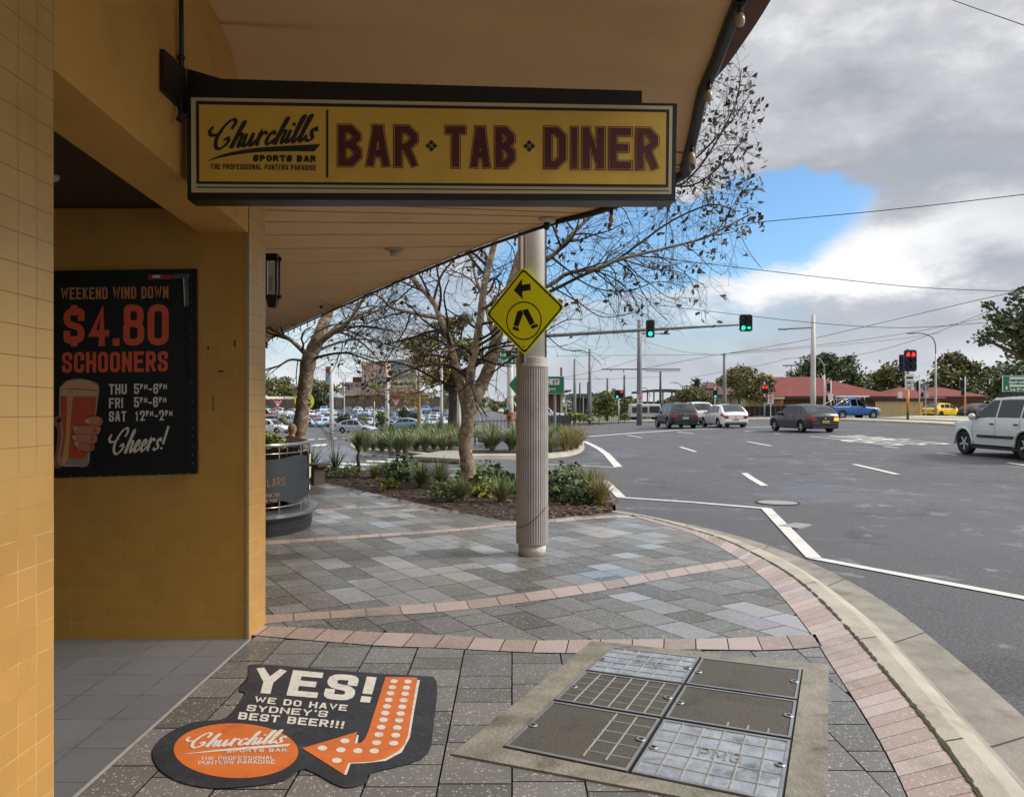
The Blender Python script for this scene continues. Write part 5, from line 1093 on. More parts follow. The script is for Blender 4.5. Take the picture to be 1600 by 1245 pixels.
def tree(name, label, cat, base, trunk, limbs, seed, leafprob=None, bark=None, twig=None, leafm=None, depth=3, group=None, leafsize=.1, dens=1., lenk=1., droop=.12):
    rt = random.Random(seed); root = tag(empty(name, base, label, cat, group)); o = Vector(base)
    mt, mw, tips = MB(), MB(), []
    q = [Vector(p) for p, r in trunk]; qq = cr([tuple(p)+(r,) for p, r in trunk], 6)
    mt.tube([p[:3] for p in qq], [p[3]*(1+.05*math.sin(i*1.7)) for i, p in enumerate(qq)], 14, cap=False)
    for pts, r0, r1, *opt in limbs: branch(mt, mw, pts, r0, r1, rt, opt[0] if opt else depth, tips, dens=dens, lenk=lenk, droop=droop)
    for mb in (mt, mw): mb.v = [tuple(Vector(p)-o) for p in mb.v]
    mt.build('trunk', bark or BARK, root, smooth=True)
    if mw.v: mw.build('twigs', twig or TWIG, root)
    if leafprob: leaves([(p-o, d) for p, d in tips], rt, lambda p: leafprob(p+o), leafsize, leafm or [LEAFB, LEAFB2], 'leaves', root)
    return root
Yt = 14.2; T = lambda x, y, dY=0: P(x, y, Yt+dY)
b0 = U(733, 769)
def lp1(p):
    px, py = 800+p.x*F/p.y, HY-(p.z-H)*F/p.y
    return .7 if (px > 1110 and py < 300) else .6 if (px > 1100 and py < 400) else .12 if px > 960 and py < 430 else .05
LIM[0] = 1200
tree('plane_tree', 'large nearly bare plane tree with a mottled trunk in the near garden bed', 'tree', b0,
 [(b0, .175), (T(733, 740), .135), (T(727, 700), .12), (T(731, 660), .122), (T(739, 630), .125), (T(752, 602, .1), .12), (T(766, 570, .15), .112), (T(775, 532, .2), .11), (T(786, 488, .3), .10), (T(803, 430, .4), .085), (T(822, 370, .5), .075), (T(850, 290, .6), .065), (T(890, 200, .7), .055), (T(940, 110, .8), .04)],
 [([T(730, 668), T(726, 632), T(715, 585), T(707, 552, .1), T(700, 525, .2), T(687, 495, .3), T(677, 472, .4), T(652, 442, .6), T(628, 405, .9)], .095, .035),
  ([T(687, 497, .3), T(650, 490, .1), T(612, 480, -.2), T(592, 462, -.4), T(560, 452, -.6)], .045, .015),
  ([T(731, 668, -.02), T(732, 625, -.06), T(736, 580, -.1), T(743, 545, -.1), T(750, 500, -.2), T(757, 445, -.2), T(770, 390, -.1), T(790, 300, .2), T(800, 210, .4)], .105, .04),
  ([T(822, 370, .5), T(850, 290, .6), T(890, 200, .7), T(940, 110, .8)], .03, .02),
  ([T(742, 560, -.1), T(720, 540, -.3), T(690, 545, -.6), T(655, 550, -.9)], .03, .01, 2),
  ([T(775, 545, .2), T(760, 480, .6), T(742, 430, 1.0), T(735, 380, 1.3)], .05, .02),
  ([T(765, 585, .1), T(800, 560, -.4), T(830, 545, -.6), T(850, 520, -.7), T(885, 500, -.8), T(910, 500, -.8)], .02, .008, 2),
  ([T(803, 430, .4), T(853, 407, .2), T(875, 388, .2), T(894, 366, .2), T(940, 320, .3), T(985, 260, .4), T(1030, 210, .5)], .06, .022),
  ([T(800, 470, .4), T(858, 446, .3), T(889, 427, .2), T(933, 419, .1), T(971, 405, 0), T(1040, 388, -.2), T(1100, 372, -.3), T(1140, 352, -.4), T(1172, 335, -.4)], .05, .014),
  ([T(800, 480, .4), T(858, 456, .6), T(909, 431, .7), T(957, 410, .8), T(1000, 380, .9), T(1050, 345, 1.), T(1110, 320, 1.0), T(1150, 330, 1.0)], .04, .012),
  ([T(1000, 250, .4), T(1050, 290, .2), T(1085, 270, .2), T(1120, 220, .2), T(1150, 160, .2), T(1158, 110, .2)], .03, .01),
  ([T(940, 320, .3), T(1010, 300, .1), T(1070, 262, 0), T(1120, 215, 0), T(1150, 180, 0), T(1170, 150, 0)], .03, .009),
  ([T(850, 290, .6), T(930, 275, .3), T(1010, 285, 0), T(1080, 290, -.1), T(1130, 255, -.1), T(1165, 215, -.1)], .035, .009),
  ([T(889, 427, .2), T(930, 450, 0), T(980, 455, -.1), T(1030, 440, -.2), T(1075, 450, -.3)], .018, .006, 2),
  ([T(858, 446, .3), T(900, 470, .2), T(940, 495, .1), T(985, 490, 0)], .018, .006, 2),
  ([T(850, 520, -.7), T(880, 545, -.8), T(915, 550, -.9), T(940, 570, -.9)], .012, .005, 2),
  ([T(971, 405, 0), T(1020, 420, -.3), T(1060, 425, -.5), T(1100, 445, -.6)], .016, .005, 2),
  ([T(652, 442, .6), T(620, 470, .8), T(590, 500, 1.0), T(560, 530, 1.2)], .02, .007, 2),
  ([T(677, 472, .4), T(690, 430, .7), T(715, 400, .9), T(740, 370, 1.0)], .03, .012, 2)], 3, leafprob=lp1, leafsize=.12, lenk=1.08, dens=1.6, droop=.16)
LIM[0] = 0; b2 = U(464, 744); Yt2 = b2[1]; T = lambda x, y, dY=0: P(x, y, Yt2+dY)
tree('plane_tree', 'bare plane tree with a leaning brown trunk behind the curved terrace railing', 'tree', b2,
 [(b2, .2), (T(465, 715), .17), (T(470, 660), .155), (T(476, 610), .15), (T(482, 565), .165), (T(490, 545), .15), (T(499, 525), .14), (T(507, 503, .1), .125), (T(515, 480, .2), .11), (T(525, 430, .4), .08), (T(535, 360, .5), .05)],
 [([T(484, 560), T(470, 545, -.1), T(450, 528, -.2), T(432, 520, -.2), T(405, 500, -.2)], .07, .02), ([T(507, 503, .1), T(516, 480, .2), T(526, 430, .4), T(536, 360, .5)], .05, .03),
  ([T(500, 535), T(520, 520, -.2), T(540, 508, -.4), T(556, 486, -.6), T(575, 455, -.8)], .07, .025), ([T(490, 560), T(520, 553, -.5), T(545, 552, -.9), T(575, 562, -1.2), T(602, 572, -1.4)], .035, .012),
  ([T(535, 512, -.3), T(565, 510, -.8), T(590, 512, -1.2), T(618, 520, -1.5)], .03, .01), ([T(480, 565), T(455, 562, -.5), T(435, 572, -.9), T(412, 580, -1.2)], .035, .012),
  ([T(490, 550), T(530, 535, .6), T(570, 530, 1.2), T(610, 540, 1.6), T(640, 545, 1.9)], .035, .01), ([T(500, 530), T(545, 500, 1), T(600, 480, 2), T(640, 470, 2.6)], .05, .015)], 8, leafprob=lambda p: .1, lenk=1.2, dens=1.6, droop=.16)
# a young bare tree beyond the island
Yy = 46; T = lambda x, y, dY=0: P(x, y, Yy+dY); bx = (T(655, 632)[0], Yy, g0(T(655, 632)[0], Yy))
lm = []
ry = random.Random(4)
for i in range(15):
    y0 = 650-i*5.2; a = ry.choice((-1, 1)); w = (20+18*math.sin(math.pi*min(1, i/13)))*ry.uniform(.7, 1.1); lm.append(([T(655, y0), T(655+a*w*.5, y0-18, ry.uniform(-1, 1)), T(655+a*w, y0-48-i, ry.uniform(-1.5, 1.5))], .035, .01, 3))
tree('young_tree', 'slender yellowish bare tree standing beyond the planted island', 'tree', bx, [(bx, .12), (T(655, 640), .1), (T(654, 600), .075), (T(655, 562), .03)], lm, 21, bark=M('olive_bark', '8a7a4c', .9, var=.3), twig=M('olive_twig', '8d7a48', .9, var=.25), lenk=.75, dens=.7, leafprob=lambda p: .35, leafm=[M('olive_bud', '8f8146', .8), M('olive_bud_dark', '70663a', .8)], leafsize=.16, droop=-.05)
# evergreens: a trunk with limbs and a crown of leaf clumps
FOL = {}
def foliage(col):
    if col not in FOL: FOL[col] = [M('leaf_'+col, col, .75, var=.45, vs=.6), M('leaf_light_'+col, '%02x%02x%02x' % tuple(min(255, int(int(col[i:i+2], 16)*1.28)) for i in (0, 2, 4)), .75, var=.4, vs=.6)]
    return FOL[col]
def crown_tree(name, label, cat, px, py, Y, blobs, col, n=1500, leaf=.5, seed=1, trunk=True, tr=.3, flat=.75, group=None, barkc='5a4c3e', depthk=1.):
    rt = random.Random(seed); X0 = (px-800)*Y/F; zb = g0(X0, Y)-.03 if py is None else H-(py-HY)*Y/F; root = tag(empty(name, (X0, Y, zb), label, cat, group))
    o = Vector((X0, Y, zb)); mb = MB(); mt = MB(); tot = sum(b[2]**2 for b in blobs); s = Y/F
    top = max(P(b[0], b[1], Y)[2] for b in blobs)
    for bx, by, br in blobs:
        c = Vector(P(bx, by, Y))-o; r = br*s; c.y += rt.uniform(-.6, .6)*r*depthk; cnt = max(8, int(n*br*br/tot)); cl = max(3, cnt//9)
        for _ in range(cl):
            u = Vector((rt.gauss(0, 1), rt.gauss(0, 1), rt.gauss(0, 1))).normalized(); k = rt.uniform(.45, 1.0)**.6; cc = c+Vector((u.x*r*k, u.y*r*k*.9, u.z*r*flat*k)); sp = r*.17+leaf*.3
            m_ = rt.randint(0, 1)
            for _ in range(9):
                p = cc+Vector((rt.gauss(0, sp), rt.gauss(0, sp), rt.gauss(0, sp*.6))); a = Vector((rt.gauss(0, 1), rt.gauss(0, 1), rt.gauss(0, .6))).normalized(); b = a.cross(Vector((rt.gauss(0, 1), rt.gauss(0, 1), rt.gauss(0, 1)))).normalized(); L = leaf*rt.uniform(.55, 1.2)
                mb.poly([p-a*L*.5, p+b*L*.32, p+a*L*.5, p-b*L*.32], m_)
        if trunk:
            j = Vector((0, 0, (top-zb)*.35)); mt.tube([j, (j+c)*.5+Vector((0, 0, .1*r)), c], [tr*.5, tr*.3, tr*.1], 6, cap=False)
    if trunk: mt.tube([(0, 0, -.1), (tr*.2, 0, (top-zb)*.2), (0, 0, (top-zb)*.36)], [tr*1.2, tr, tr*.8], 9, cap=False)
    else: mt.tube([(0, 0, -.1), (0, 0, max(.2, (top-zb)*.5))], [.06, .03], 5)
    mt.build('trunk', M('bark_'+barkc, barkc, .9, var=.3, vs=2), root, smooth=True); mb.build('crown', foliage(col), root, solid=-1); return root
GUM, FIG, OLV, DRK, BSH = '5a5a38', '475033', '5b5833', '303a28', '556030'
crown_tree('fig_tree', 'big spreading fig tree reaching into the frame at the right edge', 'tree', 1650, None, 62, [(1600, 500, 40), (1565, 520, 30), (1538, 530, 17), (1585, 468, 17), (1552, 478, 11), (1540, 492, 8), (1640, 500, 60), (1625, 545, 38), (1590, 545, 22), (1575, 500, 20), (1690, 480, 60), (1605, 455, 12)], FIG, 5200, .42, 1, tr=.7, flat=.55)
crown_tree('gum_tree', 'grey green gum with gaps of sky behind the traffic signals at the right', 'tree', 1500, None, 150, [(1498, 568, 22), (1518, 578, 20), (1478, 588, 20), (1540, 585, 14), (1512, 602, 22), (1490, 560, 12), (1462, 600, 14)], GUM, 2600, .9, 2, flat=.6, tr=.6)
crown_tree('gum_tree', 'dense dark gum behind the green road sign at the right', 'tree', 1575, None, 135, [(1565, 592, 28), (1592, 580, 28), (1600, 610, 32), (1550, 610, 24), (1625, 590, 34), (1572, 615, 26)], FIG, 3000, .8, 3, tr=.6)
crown_tree('gum_tree', 'rounded gum between the two red roofs', 'tree', 1388, None, 160, [(1388, 583, 20), (1370, 592, 14), (1405, 595, 17), (1425, 605, 16), (1362, 605, 10), (1395, 610, 18), (1440, 612, 14)], GUM, 2400, .9, 4, flat=.6, tr=.6)
crown_tree('fig_tree', 'dark fig rising behind the red hall roof', 'tree', 1290, None, 140, [(1278, 572, 24), (1308, 578, 24), (1256, 588, 18), (1335, 590, 15), (1292, 560, 12), (1325, 562, 9), (1345, 600, 16), (1240, 590, 9)], FIG, 3200, .8, 5, flat=.65, tr=.6)
crown_tree('olive_tree', 'olive brown feathery tree in front of the left end of the red hall', 'tree', 1172, None, 88, [(1172, 592, 22), (1195, 606, 14), (1150, 590, 16), (1160, 608, 18), (1135, 596, 12), (1185, 620, 13), (1200, 592, 9)], OLV, 4200, .34, 6, tr=.3, barkc='a08d5c')
crown_tree('gum_tree', 'thin dark gum above the brown tiled house', 'tree', 1130, None, 170, [(1148, 582, 11), (1160, 576, 8), (1138, 592, 10), (1128, 600, 8)], GUM, 900, .8, 7, flat=.5, tr=.35)
crown_tree('shrub', 'yellow green bushy tree behind the pale four wheel drive', 'shrub', 1088, None, 105, [(1080, 618, 18), (1100, 628, 18), (1062, 625, 14), (1112, 638, 10), (1050, 632, 10)], OLV, 3200, .36, 8, tr=.25)
crown_tree('conifer', 'small pointed conifer against the sky behind the bushy tree', 'tree', 1090, None, 210, [(1090, 594, 5), (1090, 601, 7), (1090, 609, 8), (1090, 617, 9)], DRK, 700, .8, 9, tr=.3)
crown_tree('shrub', 'green leafy shrub beside the twin lamp traffic signal', 'shrub', 948, None, 96, [(946, 622, 13), (955, 638, 17), (935, 640, 13), (972, 640, 14), (985, 632, 10), (962, 614, 6)], BSH, 2000, .42, 10, tr=.15)
crown_tree('shrub', 'low bright green hedge at the foot of the signal posts', 'hedge', 977, None, 92, [(975, 651, 6), (984, 650, 6), (990, 651, 5)], '66742f', 500, .3, 11, trunk=False)
crown_tree('shrub', 'low hedge along the far corner left of the signal', 'hedge', 905, None, 82, [(893, 651, 6), (903, 651, 7), (914, 652, 6), (922, 653, 5)], '6b7236', 700, .3, 12, trunk=False)
crown_tree('gum_tree', 'big gum with olive foliage behind the near plane tree', 'tree', 708, None, 84, [(702, 512, 22), (724, 500, 13), (668, 538, 22), (722, 545, 22), (692, 568, 22), (640, 535, 13), (676, 592, 18), (715, 588, 17), (745, 560, 15), (735, 612, 16), (660, 560, 15)], '57532f', 4200, .5, 13, tr=.62, flat=.65, barkc='3a322b')
crown_tree('gum_tree', 'broad gum at the far left behind the give way sign', 'tree', 440, None, 235, [(430, 606, 18), (452, 612, 18), (415, 600, 16), (470, 618, 14), (442, 596, 10), (400, 610, 18)], GUM, 2400, 1.0, 14, tr=.6)
crown_tree('gum_tree', 'grey green gum behind the left plane trunk', 'tree', 500, None, 225, [(490, 602, 14), (507, 610, 13), (478, 608, 12), (520, 604, 9)], '5d5a38', 1500, 1.0, 15, tr=.5)
crown_tree('conifer', 'dark green dense tree right of the left plane trunk', 'tree', 500, None, 205, [(496, 612, 8), (500, 622, 12), (492, 630, 10), (508, 630, 9)], DRK, 1300, .8, 16, tr=.4)
crown_tree('shrub', 'bright green treetop in front of the pink tower block', 'tree', 588, None, 300, [(586, 605, 8), (578, 608, 6), (596, 608, 5)], '66701f', 600, .9, 17, tr=.3)
for i, (px, py, Y, r_, lab) in enumerate([(596, 650, 118, 9, 'leafy green shrub at the front of the car park beside the white pole'), (633, 643, 122, 8, 'dark shrub right of the right hand give way sign'), (648, 652, 112, 7, 'dark low shrub beside the young bare tree'), (537, 652, 118, 8, 'dark shrub behind the silver hatchback'), (441, 656, 116, 5, 'small pale shrub under the left give way sign'), (566, 655, 114, 5, 'small round shrub right of the silver hatchback')]):
    crown_tree('shrub', lab, 'shrub', px, None, Y, [(px, py, r_), (px-r_*.6, py+4, r_*.7), (px+r_*.6, py+5, r_*.7), (px, py+9, r_*.8)], ['5c6a34', '3a432b', '333c2a', '3a432b', '6d7440', '55603a'][i], 700, .38, 30+i, trunk=False)
# the belt of far trees that closes the horizon
mb = MB(); rt = random.Random(5)
for i in range(9000):
    a = rt.uniform(-.75, .75); D_ = rt.uniform(380, 440); x = D_*math.tan(a)*.9; hh = 3.0+3.0*math.sin(a*23)*math.sin(a*9+1)+2.0*math.sin(a*57); z0 = g0(x, D_)
    p = Vector((x, D_, z0+rt.random()**.8*max(2.5, hh+5))); u = Vector((rt.gauss(0, 1), rt.gauss(0, .5), rt.gauss(0, .6))).normalized(); v = u.cross(Vector((rt.gauss(0, 1), rt.gauss(0, 1), rt.gauss(0, 1)))).normalized(); L = rt.uniform(1.5, 3.2)
    mb.poly([p-u*L*.5, p+v*L*.35, p+u*L*.5, p-v*L*.35], rt.randint(0, 1))
tag(mb.build('far_woodland', foliage('4a4f36'), solid=-1), 'belt of far grey green treetops along the horizon', 'woodland', kind='stuff')
# ---------------------------------------------------------------- garden beds and planting
MUL = patchy('bark_mulch', ('1d1510', '43301f', '7c6148'), 26, cells=True, bump=1)
BF = curve([(380, 716), (440, 724), (475, 728), (600, 737), (740, 747), (850, 751), (935, 756), (962, 793)])
mb = MB(); a, _ = resample(BED, 60); b, _ = resample(BF, 60); rm = random.Random(2); mid = [((p[0]+q[0])/2, (p[1]+q[1])/2) for p, q in zip(a, b)]
q1 = [((p[0]*3+q[0])/4, (p[1]*3+q[1])/4) for p, q in zip(a, b)]; q3 = [((p[0]+q[0]*3)/4, (p[1]+q[1]*3)/4) for p, q in zip(a, b)]
def msh(u, v):
    i = min(59, int(u*60)); f = u*60-i; P0 = [(c[i][0]*(1-f)+c[min(60, i+1)][0]*f, c[i][1]*(1-f)+c[min(60, i+1)][1]*f) for c in (a, b)]
    x, y = P0[0][0]+(P0[1][0]-P0[0][0])*v, P0[0][1]+(P0[1][1]-P0[0][1])*v; return (x, y, .004+.07*math.sin(math.pi*v)+rm.uniform(0, .025)*(0 < v < 1))
mb.grid(msh, 120, 16); structure(mb.build('garden_bed', MUL, smooth=False))
mb = MB(); strip(mb, [(BF, -.14), (BF, .01), ([(x+.02, y+.16) for x, y in BF], .012), ([(x+.03, y+.2) for x, y in BF], -.14)], 70); structure(mb.build('bed_kerb', CONC))
ISL = [(548, 701), (560, 705.5), (600, 709), (640, 712.5), (690, 717), (760, 717.5), (850, 716.5), (896, 711.5), (913, 702), (908, 692), (880, 682), (800, 677), (700, 676), (600, 681), (556, 692)]
IS = cr([G(x, y)[:2] for x, y in ISL]+[G(*ISL[0])[:2]], 5)[:-1]; cx_, cy_ = sum(p[0] for p in IS)/len(IS), sum(p[1] for p in IS)/len(IS)
sh = lambda k: [(cx_+(x-cx_)*k, cy_+(y-cy_)*k) for x, y in IS]
mb = MB(); n_ = len(IS); vs = []
for k, z in ((1, -.05), (.995, .12), (.965, .13), (.96, .10)): vs += [(x, y, g0(x, y)+z) for x, y in sh(k)]
mb.add(vs, [(j*n_+i, j*n_+(i+1) % n_, (j+1)*n_+(i+1) % n_, (j+1)*n_+i) for j in range(3) for i in range(n_)]); structure(mb.build('island_kerb', CONC))
mb = MB(); mb.poly([(x, y, g0(x, y)+.1) for x, y in sh(.96)]); structure(mb.build('island_bed', MUL))
mb = MB(); q = [G(640, 712.5, .14), G(718, 717, .14), G(722, 703, .14), G(690, 704, .14)]; mb.hexa([(p[0], p[1], p[2]-.1) for p in q], q); structure(mb.build('island_ramp', M('ramp_concrete', '8d887d', .7, var=.12, vs=3)))
def tuft(rt, n, h, w, arch, mats):
    mb = MB()
    for _ in range(n):
        a = rt.uniform(0, 6.283); r0 = rt.uniform(0, .06); L = h*rt.uniform(.6, 1.1); o = rt.uniform(.1, 1)*arch; d = Vector((math.cos(a), math.sin(a), 0)); sd = Vector((-d.y, d.x, 0)); pts = []
        for k in range(5):
            t = k/4; pts.append(d*(r0+L*o*t**1.6)+Vector((0, 0, L*(t-.42*o*t*t))))
        vs = []
        for k, p in enumerate(pts): ww = w*(1-.85*(k/4)**1.5); vs += [p+sd*ww, p-sd*ww]
        mb.add(vs, [(2*k, 2*k+1, 2*k+3, 2*k+2) for k in range(4)], rt.randint(0, len(mats)-1))
    return mb
def bush(rt, n, h, w, leaf, mats):
    mb = MB()
    for _ in range(n//5):
        a = rt.uniform(0, 6.283); k = rt.random()**.5; c = Vector((math.cos(a)*w*k, math.sin(a)*w*k, h*(.12+.88*rt.random()*(1-.55*k*k))))
        for _ in range(5):
            p = c+Vector((rt.gauss(0, leaf), rt.gauss(0, leaf), rt.gauss(0, leaf))); u = Vector((rt.gauss(0, 1), rt.gauss(0, 1), rt.gauss(.3, .6))).normalized(); v = u.cross(Vector((rt.gauss(0, 1), rt.gauss(0, 1), rt.gauss(0, 1)))).normalized(); L = leaf*rt.uniform(.7, 1.3)
            mb.poly([p-u*L, p+v*L*.45, p+u*L, p-v*L*.45], rt.randint(0, len(mats)-1))
    for _ in range(7):
        a = rt.uniform(0, 6.283); k = rt.uniform(.2, .8); mb.tube([(0, 0, -.03), (math.cos(a)*w*k*.4, math.sin(a)*w*k*.4, h*.45), (math.cos(a)*w*k, math.sin(a)*w*k, h*.85)], [.012, .009, .004], 4, mi=0)
    return mb
gm = lambda *c: [M('blade_'+x, x, .7, var=.3, vs=5) for x in c]
rt = random.Random(14); PR = {}
def proto(kind, i):
    if (kind, i) not in PR:
        if kind == 'tuft': mb = tuft(rt, 260, .58, .007, 1.0, gm('6d7b4a', '5b6a41', '8a8d58'))
        elif kind == 'tan': mb = tuft(rt, 230, .7, .008, .9, gm('a38c5a', '8a7a48', '6d7142'))
        elif kind == 'tussock': mb = tuft(rt, 230, .7, .014, 1.0, gm('74815a', '5e6b4a', '929869'))
        elif kind == 'strap': mb = tuft(rt, 110, 1.0, .026, .55, gm('4f6233', '3e5129', '6b7a3e'))
        elif kind == 'leafy': mb = bush(rt, 620, .55, .42, .045, gm('53633a', '415230', '6b7a3f'))
        elif kind == 'broad': mb = bush(rt, 420, .55, .42, .075, gm('46593a', '38492d', '5d7040'))
        elif kind == 'lime': mb = bush(rt, 260, .3, .25, .055, gm('7d8a2f', '5d6c28', '93812e'))
        elif kind == 'spiky': mb = tuft(rt, 46, .75, .016, .75, gm('4b5b3c', '3a482f'))
        PR[kind, i] = mb
    return PR[kind, i]
MEM = {}
def plant(kind, px, py, size, label, cat, grp, fn=None):
    i = rt.randint(0, 2); x, y, z = (fn or (lambda a, b: U(a, b, .03)))(px, py); nm = {'tuft': 'grass_tuft', 'tan': 'dry_grass_tuft', 'tussock': 'grass_tussock', 'strap': 'strap_plant', 'leafy': 'leafy_shrub', 'broad': 'broadleaf_shrub', 'lime': 'small_shrub', 'spiky': 'spiky_plant'}[kind]
    if (kind, i) in MEM: o = MEM[kind, i].copy(); C.objects.link(o)
    else:
        mats = {'tuft': gm('6d7b4a', '5b6a41', '8a8d58'), 'tan': gm('a38c5a', '8a7a48', '6d7142'), 'tussock': gm('74815a', '5e6b4a', '929869'), 'strap': gm('4f6233', '3e5129', '6b7a3e'), 'leafy': gm('53633a', '415230', '6b7a3f'), 'broad': gm('46593a', '38492d', '5d7040'), 'lime': gm('7d8a2f', '5d6c28', '93812e'), 'spiky': gm('4b5b3c', '3a482f')}[kind]
        o = proto(kind, i).build(nm, mats, solid=-1); MEM[kind, i] = o
    o.location = (x, y, z); o.rotation_euler = (0, 0, rt.uniform(0, 6.28)); o.scale = (size, size, size*rt.uniform(.9, 1.1)); tag(o, label, cat, grp); return o
LB_ = 'plants in the near garden bed'
for k, px, py, s, lab in [('spiky', 486, 742, 1.1, 'dark spiky plant at the left end of the near bed'), ('spiky', 524, 741, 1.2, 'spiky upright plant right of the left plane trunk'), ('leafy', 508, 747, .7, 'low leafy shrub between the two spiky plants'), ('leafy', 546, 748, .7, 'low shrub at the foot of the small grass topped stem'), ('tuft', 586, 750, .9, 'fine grass tuft right of the small stemmed plant'), ('broad', 628, 757, 1.1, 'dark broadleaf shrub in the middle of the near bed'), ('leafy', 613, 748, .9, 'leafy shrub behind the dark broadleaf shrub'), ('tuft', 660, 764, 1.2, 'large grass tuft left of the near plane trunk'), ('tuft', 688, 760, 1.2, 'grass tuft between the large tuft and the near plane trunk'), ('leafy', 700, 781, .85, 'leafy shrub in front of the near plane trunk'), ('tuft', 722, 783, .9, 'grass tuft at the foot of the near plane trunk'), ('lime', 609, 765, .8, 'small lime green plant on the mulch'), ('lime', 757, 778, 1.1, 'bright lime plant with orange leaves right of the plane trunk'), ('broad', 772, 770, 1.2, 'broadleaf shrub just left of the fluted pole'), ('leafy', 755, 760, 1.1, 'leafy shrub behind the lime plant'), ('tuft', 784, 787, 1., 'grass tuft in front of the shrub left of the fluted pole'), ('broad', 790, 775, 1., 'dark shrub half behind the fluted pole'), ('broad', 872, 783, 1.15, 'dark broadleaf shrub just right of the fluted pole'), ('leafy', 893, 775, 1.2, 'tall leafy shrub right of the fluted pole'), ('broad', 898, 790, 1., 'low dark shrub at the front right of the bed'), ('tuft', 917, 780, 1.3, 'large grass tuft at the right end of the bed'), ('tan', 938, 793, .95, 'tan grass tuft at the kerb corner of the bed'), ('tuft', 878, 765, 1.2, 'grass tuft at the back of the bed right of the pole'), ('tuft', 930, 778, 1., 'grass tuft behind the tan tuft'), ('leafy', 735, 757, 1., 'leafy shrub hard behind the near plane trunk'), ('leafy', 640, 747, .9, 'leafy shrub at the back of the bed')]:
    plant(k, px, py, s*(.72 if k == 'broad' else .82 if k in ('broad', 'leafy') else .85), lab, 'plant', LB_)
x, y, z = U(559, 747, .03); t = tag(empty('grass_tree', (x, y, z), 'small stemmed plant with a grassy head in the near bed', 'plant')); mb = MB(); mb.tube([(0, 0, 0), (.03, 0, .2), (.0, 0, .42), (.03, 0, .6)], [.06, .045, .03, .025], 7); mb.build('stem', M('stem_brown', '3f3128', .9), t, smooth=True); mb = tuft(rt, 120, .5, .010, 1., []) if 0 else tuft(rt, 130, .5, .010, .9, gm('6d7b4a', '5b6a41')); o = mb.build('head', gm('6d7b4a', '5b6a41'), t, solid=-1); o.location = (.03, 0, .58)
gi = lambda a, b: G(a, b, .1)
for i, px in enumerate([560, 572, 584, 597, 610, 622, 634]): plant('tussock', px, 704+i*.9+rt.uniform(-2, 1), rt.uniform(1., 1.3), 'grey green grass tussock in the front row at the left of the island', 'plant', 'front row tussocks left on the island', gi)
for i, px in enumerate([650, 664, 678, 692, 704]): plant('tussock', px, 704+rt.uniform(-2, 1), rt.uniform(1., 1.3), 'grey green tussock behind the concrete ramp of the island', 'plant', 'tussocks behind the island ramp', gi)
for i, px in enumerate([570, 588, 606, 625, 643, 662, 681, 700, 715]): plant('tussock', px, 696+rt.uniform(-2, 2), rt.uniform(1.1, 1.35), 'grass tussock in the middle row of the planted island', 'plant', 'middle row tussocks on the island', gi)
for i in range(16): plant('strap', 596+i*7.6, 689+rt.uniform(-4, 2), rt.uniform(.9, 1.2), 'dark green strap leaved plant in the back row of the island', 'plant', 'strap plants on the island', gi)
for i in range(14): plant('tussock', 748+rt.uniform(0, 60), 702+rt.uniform(-12, 6), rt.uniform(1.1, 1.35), 'grey green tussock between the plane trunk and the fluted pole', 'plant', 'tussocks between trunk and pole', gi)
for i in range(9): plant('tussock', 856+rt.uniform(0, 36), 702+rt.uniform(-10, 6), rt.uniform(1.1, 1.35), 'grey green tussock on the island right of the fluted pole', 'plant', 'tussocks right of the pole', gi)
for i, (px, py) in enumerate([(884, 706), (893, 704), (901, 702), (905, 697), (890, 695)]): plant('tan', px, py, rt.uniform(1.2, 1.4), 'tan dry grass tuft at the right tip of the island', 'plant', 'dry tufts on the island tip', gi)
t = crown_tree('shrub', 'green shrub growing behind the curved terrace railing', 'shrub', 428, None, 10.6, [(428, 690, 12), (418, 688, 12), (438, 694, 8)], '6b7436', 600, .07, 40, trunk=False)
# ---------------------------------------------------------------- people
def person(label, loc, rz, joints, bones, cols, hairc, sc_=1.):
    root = tag(empty('person', loc, label, 'person', rz=rz)); names = list(joints); me = bpy.data.meshes.new('body')
    me.from_pydata([tuple(c*sc_ for c in joints[k][0]) for k in names], [(names.index(a), names.index(b)) for a, b in bones], [])
    o = bpy.data.objects.new('body', me); C.objects.link(o); o.parent = root
    sk = o.modifiers.new('skin', 'SKIN'); ss = o.modifiers.new('sub', 'SUBSURF'); ss.levels = ss.render_levels = 2
    if not me.skin_vertices: me.attributes
    for i, k in enumerate(names):
        v = me.skin_vertices[0].data[i]; r = joints[k][1]; v.radius = (r*sc_, r*sc_); v.use_root = (k == 'pelvis')
    bpy.context.view_layer.update(); m2 = bpy.data.meshes.new_from_object(o.evaluated_get(bpy.context.evaluated_depsgraph_get())); o.modifiers.clear(); o.data = m2
    for c in cols: m2.materials.append(c[0])
    for p in m2.polygons:
        p.use_smooth = True
        for i, (_, test) in enumerate(cols):
            if test(p.center/sc_): p.material_index = i; break
    h = Vector(joints['head'][0])*sc_; mb = MB(); mb.grid(lambda u, v: tuple(h+Vector((-.012+.098*math.cos(u*6.2832)*math.sin(v*1.75), .09*math.sin(u*6.2832)*math.sin(v*1.75), .02+.112*math.cos(v*1.75)))*sc_), 14, 7)
    mb.build('hair', M('hair_'+hairc, hairc, .8), root, smooth=True); return root
SKN = M('skin', 'b98b70', .6); COAT = M('coat_dark', '26262b', .85); TRS = M('trousers_dark', '1e2026', .85); SHO = M('shoe_dark', '17171a', .7)
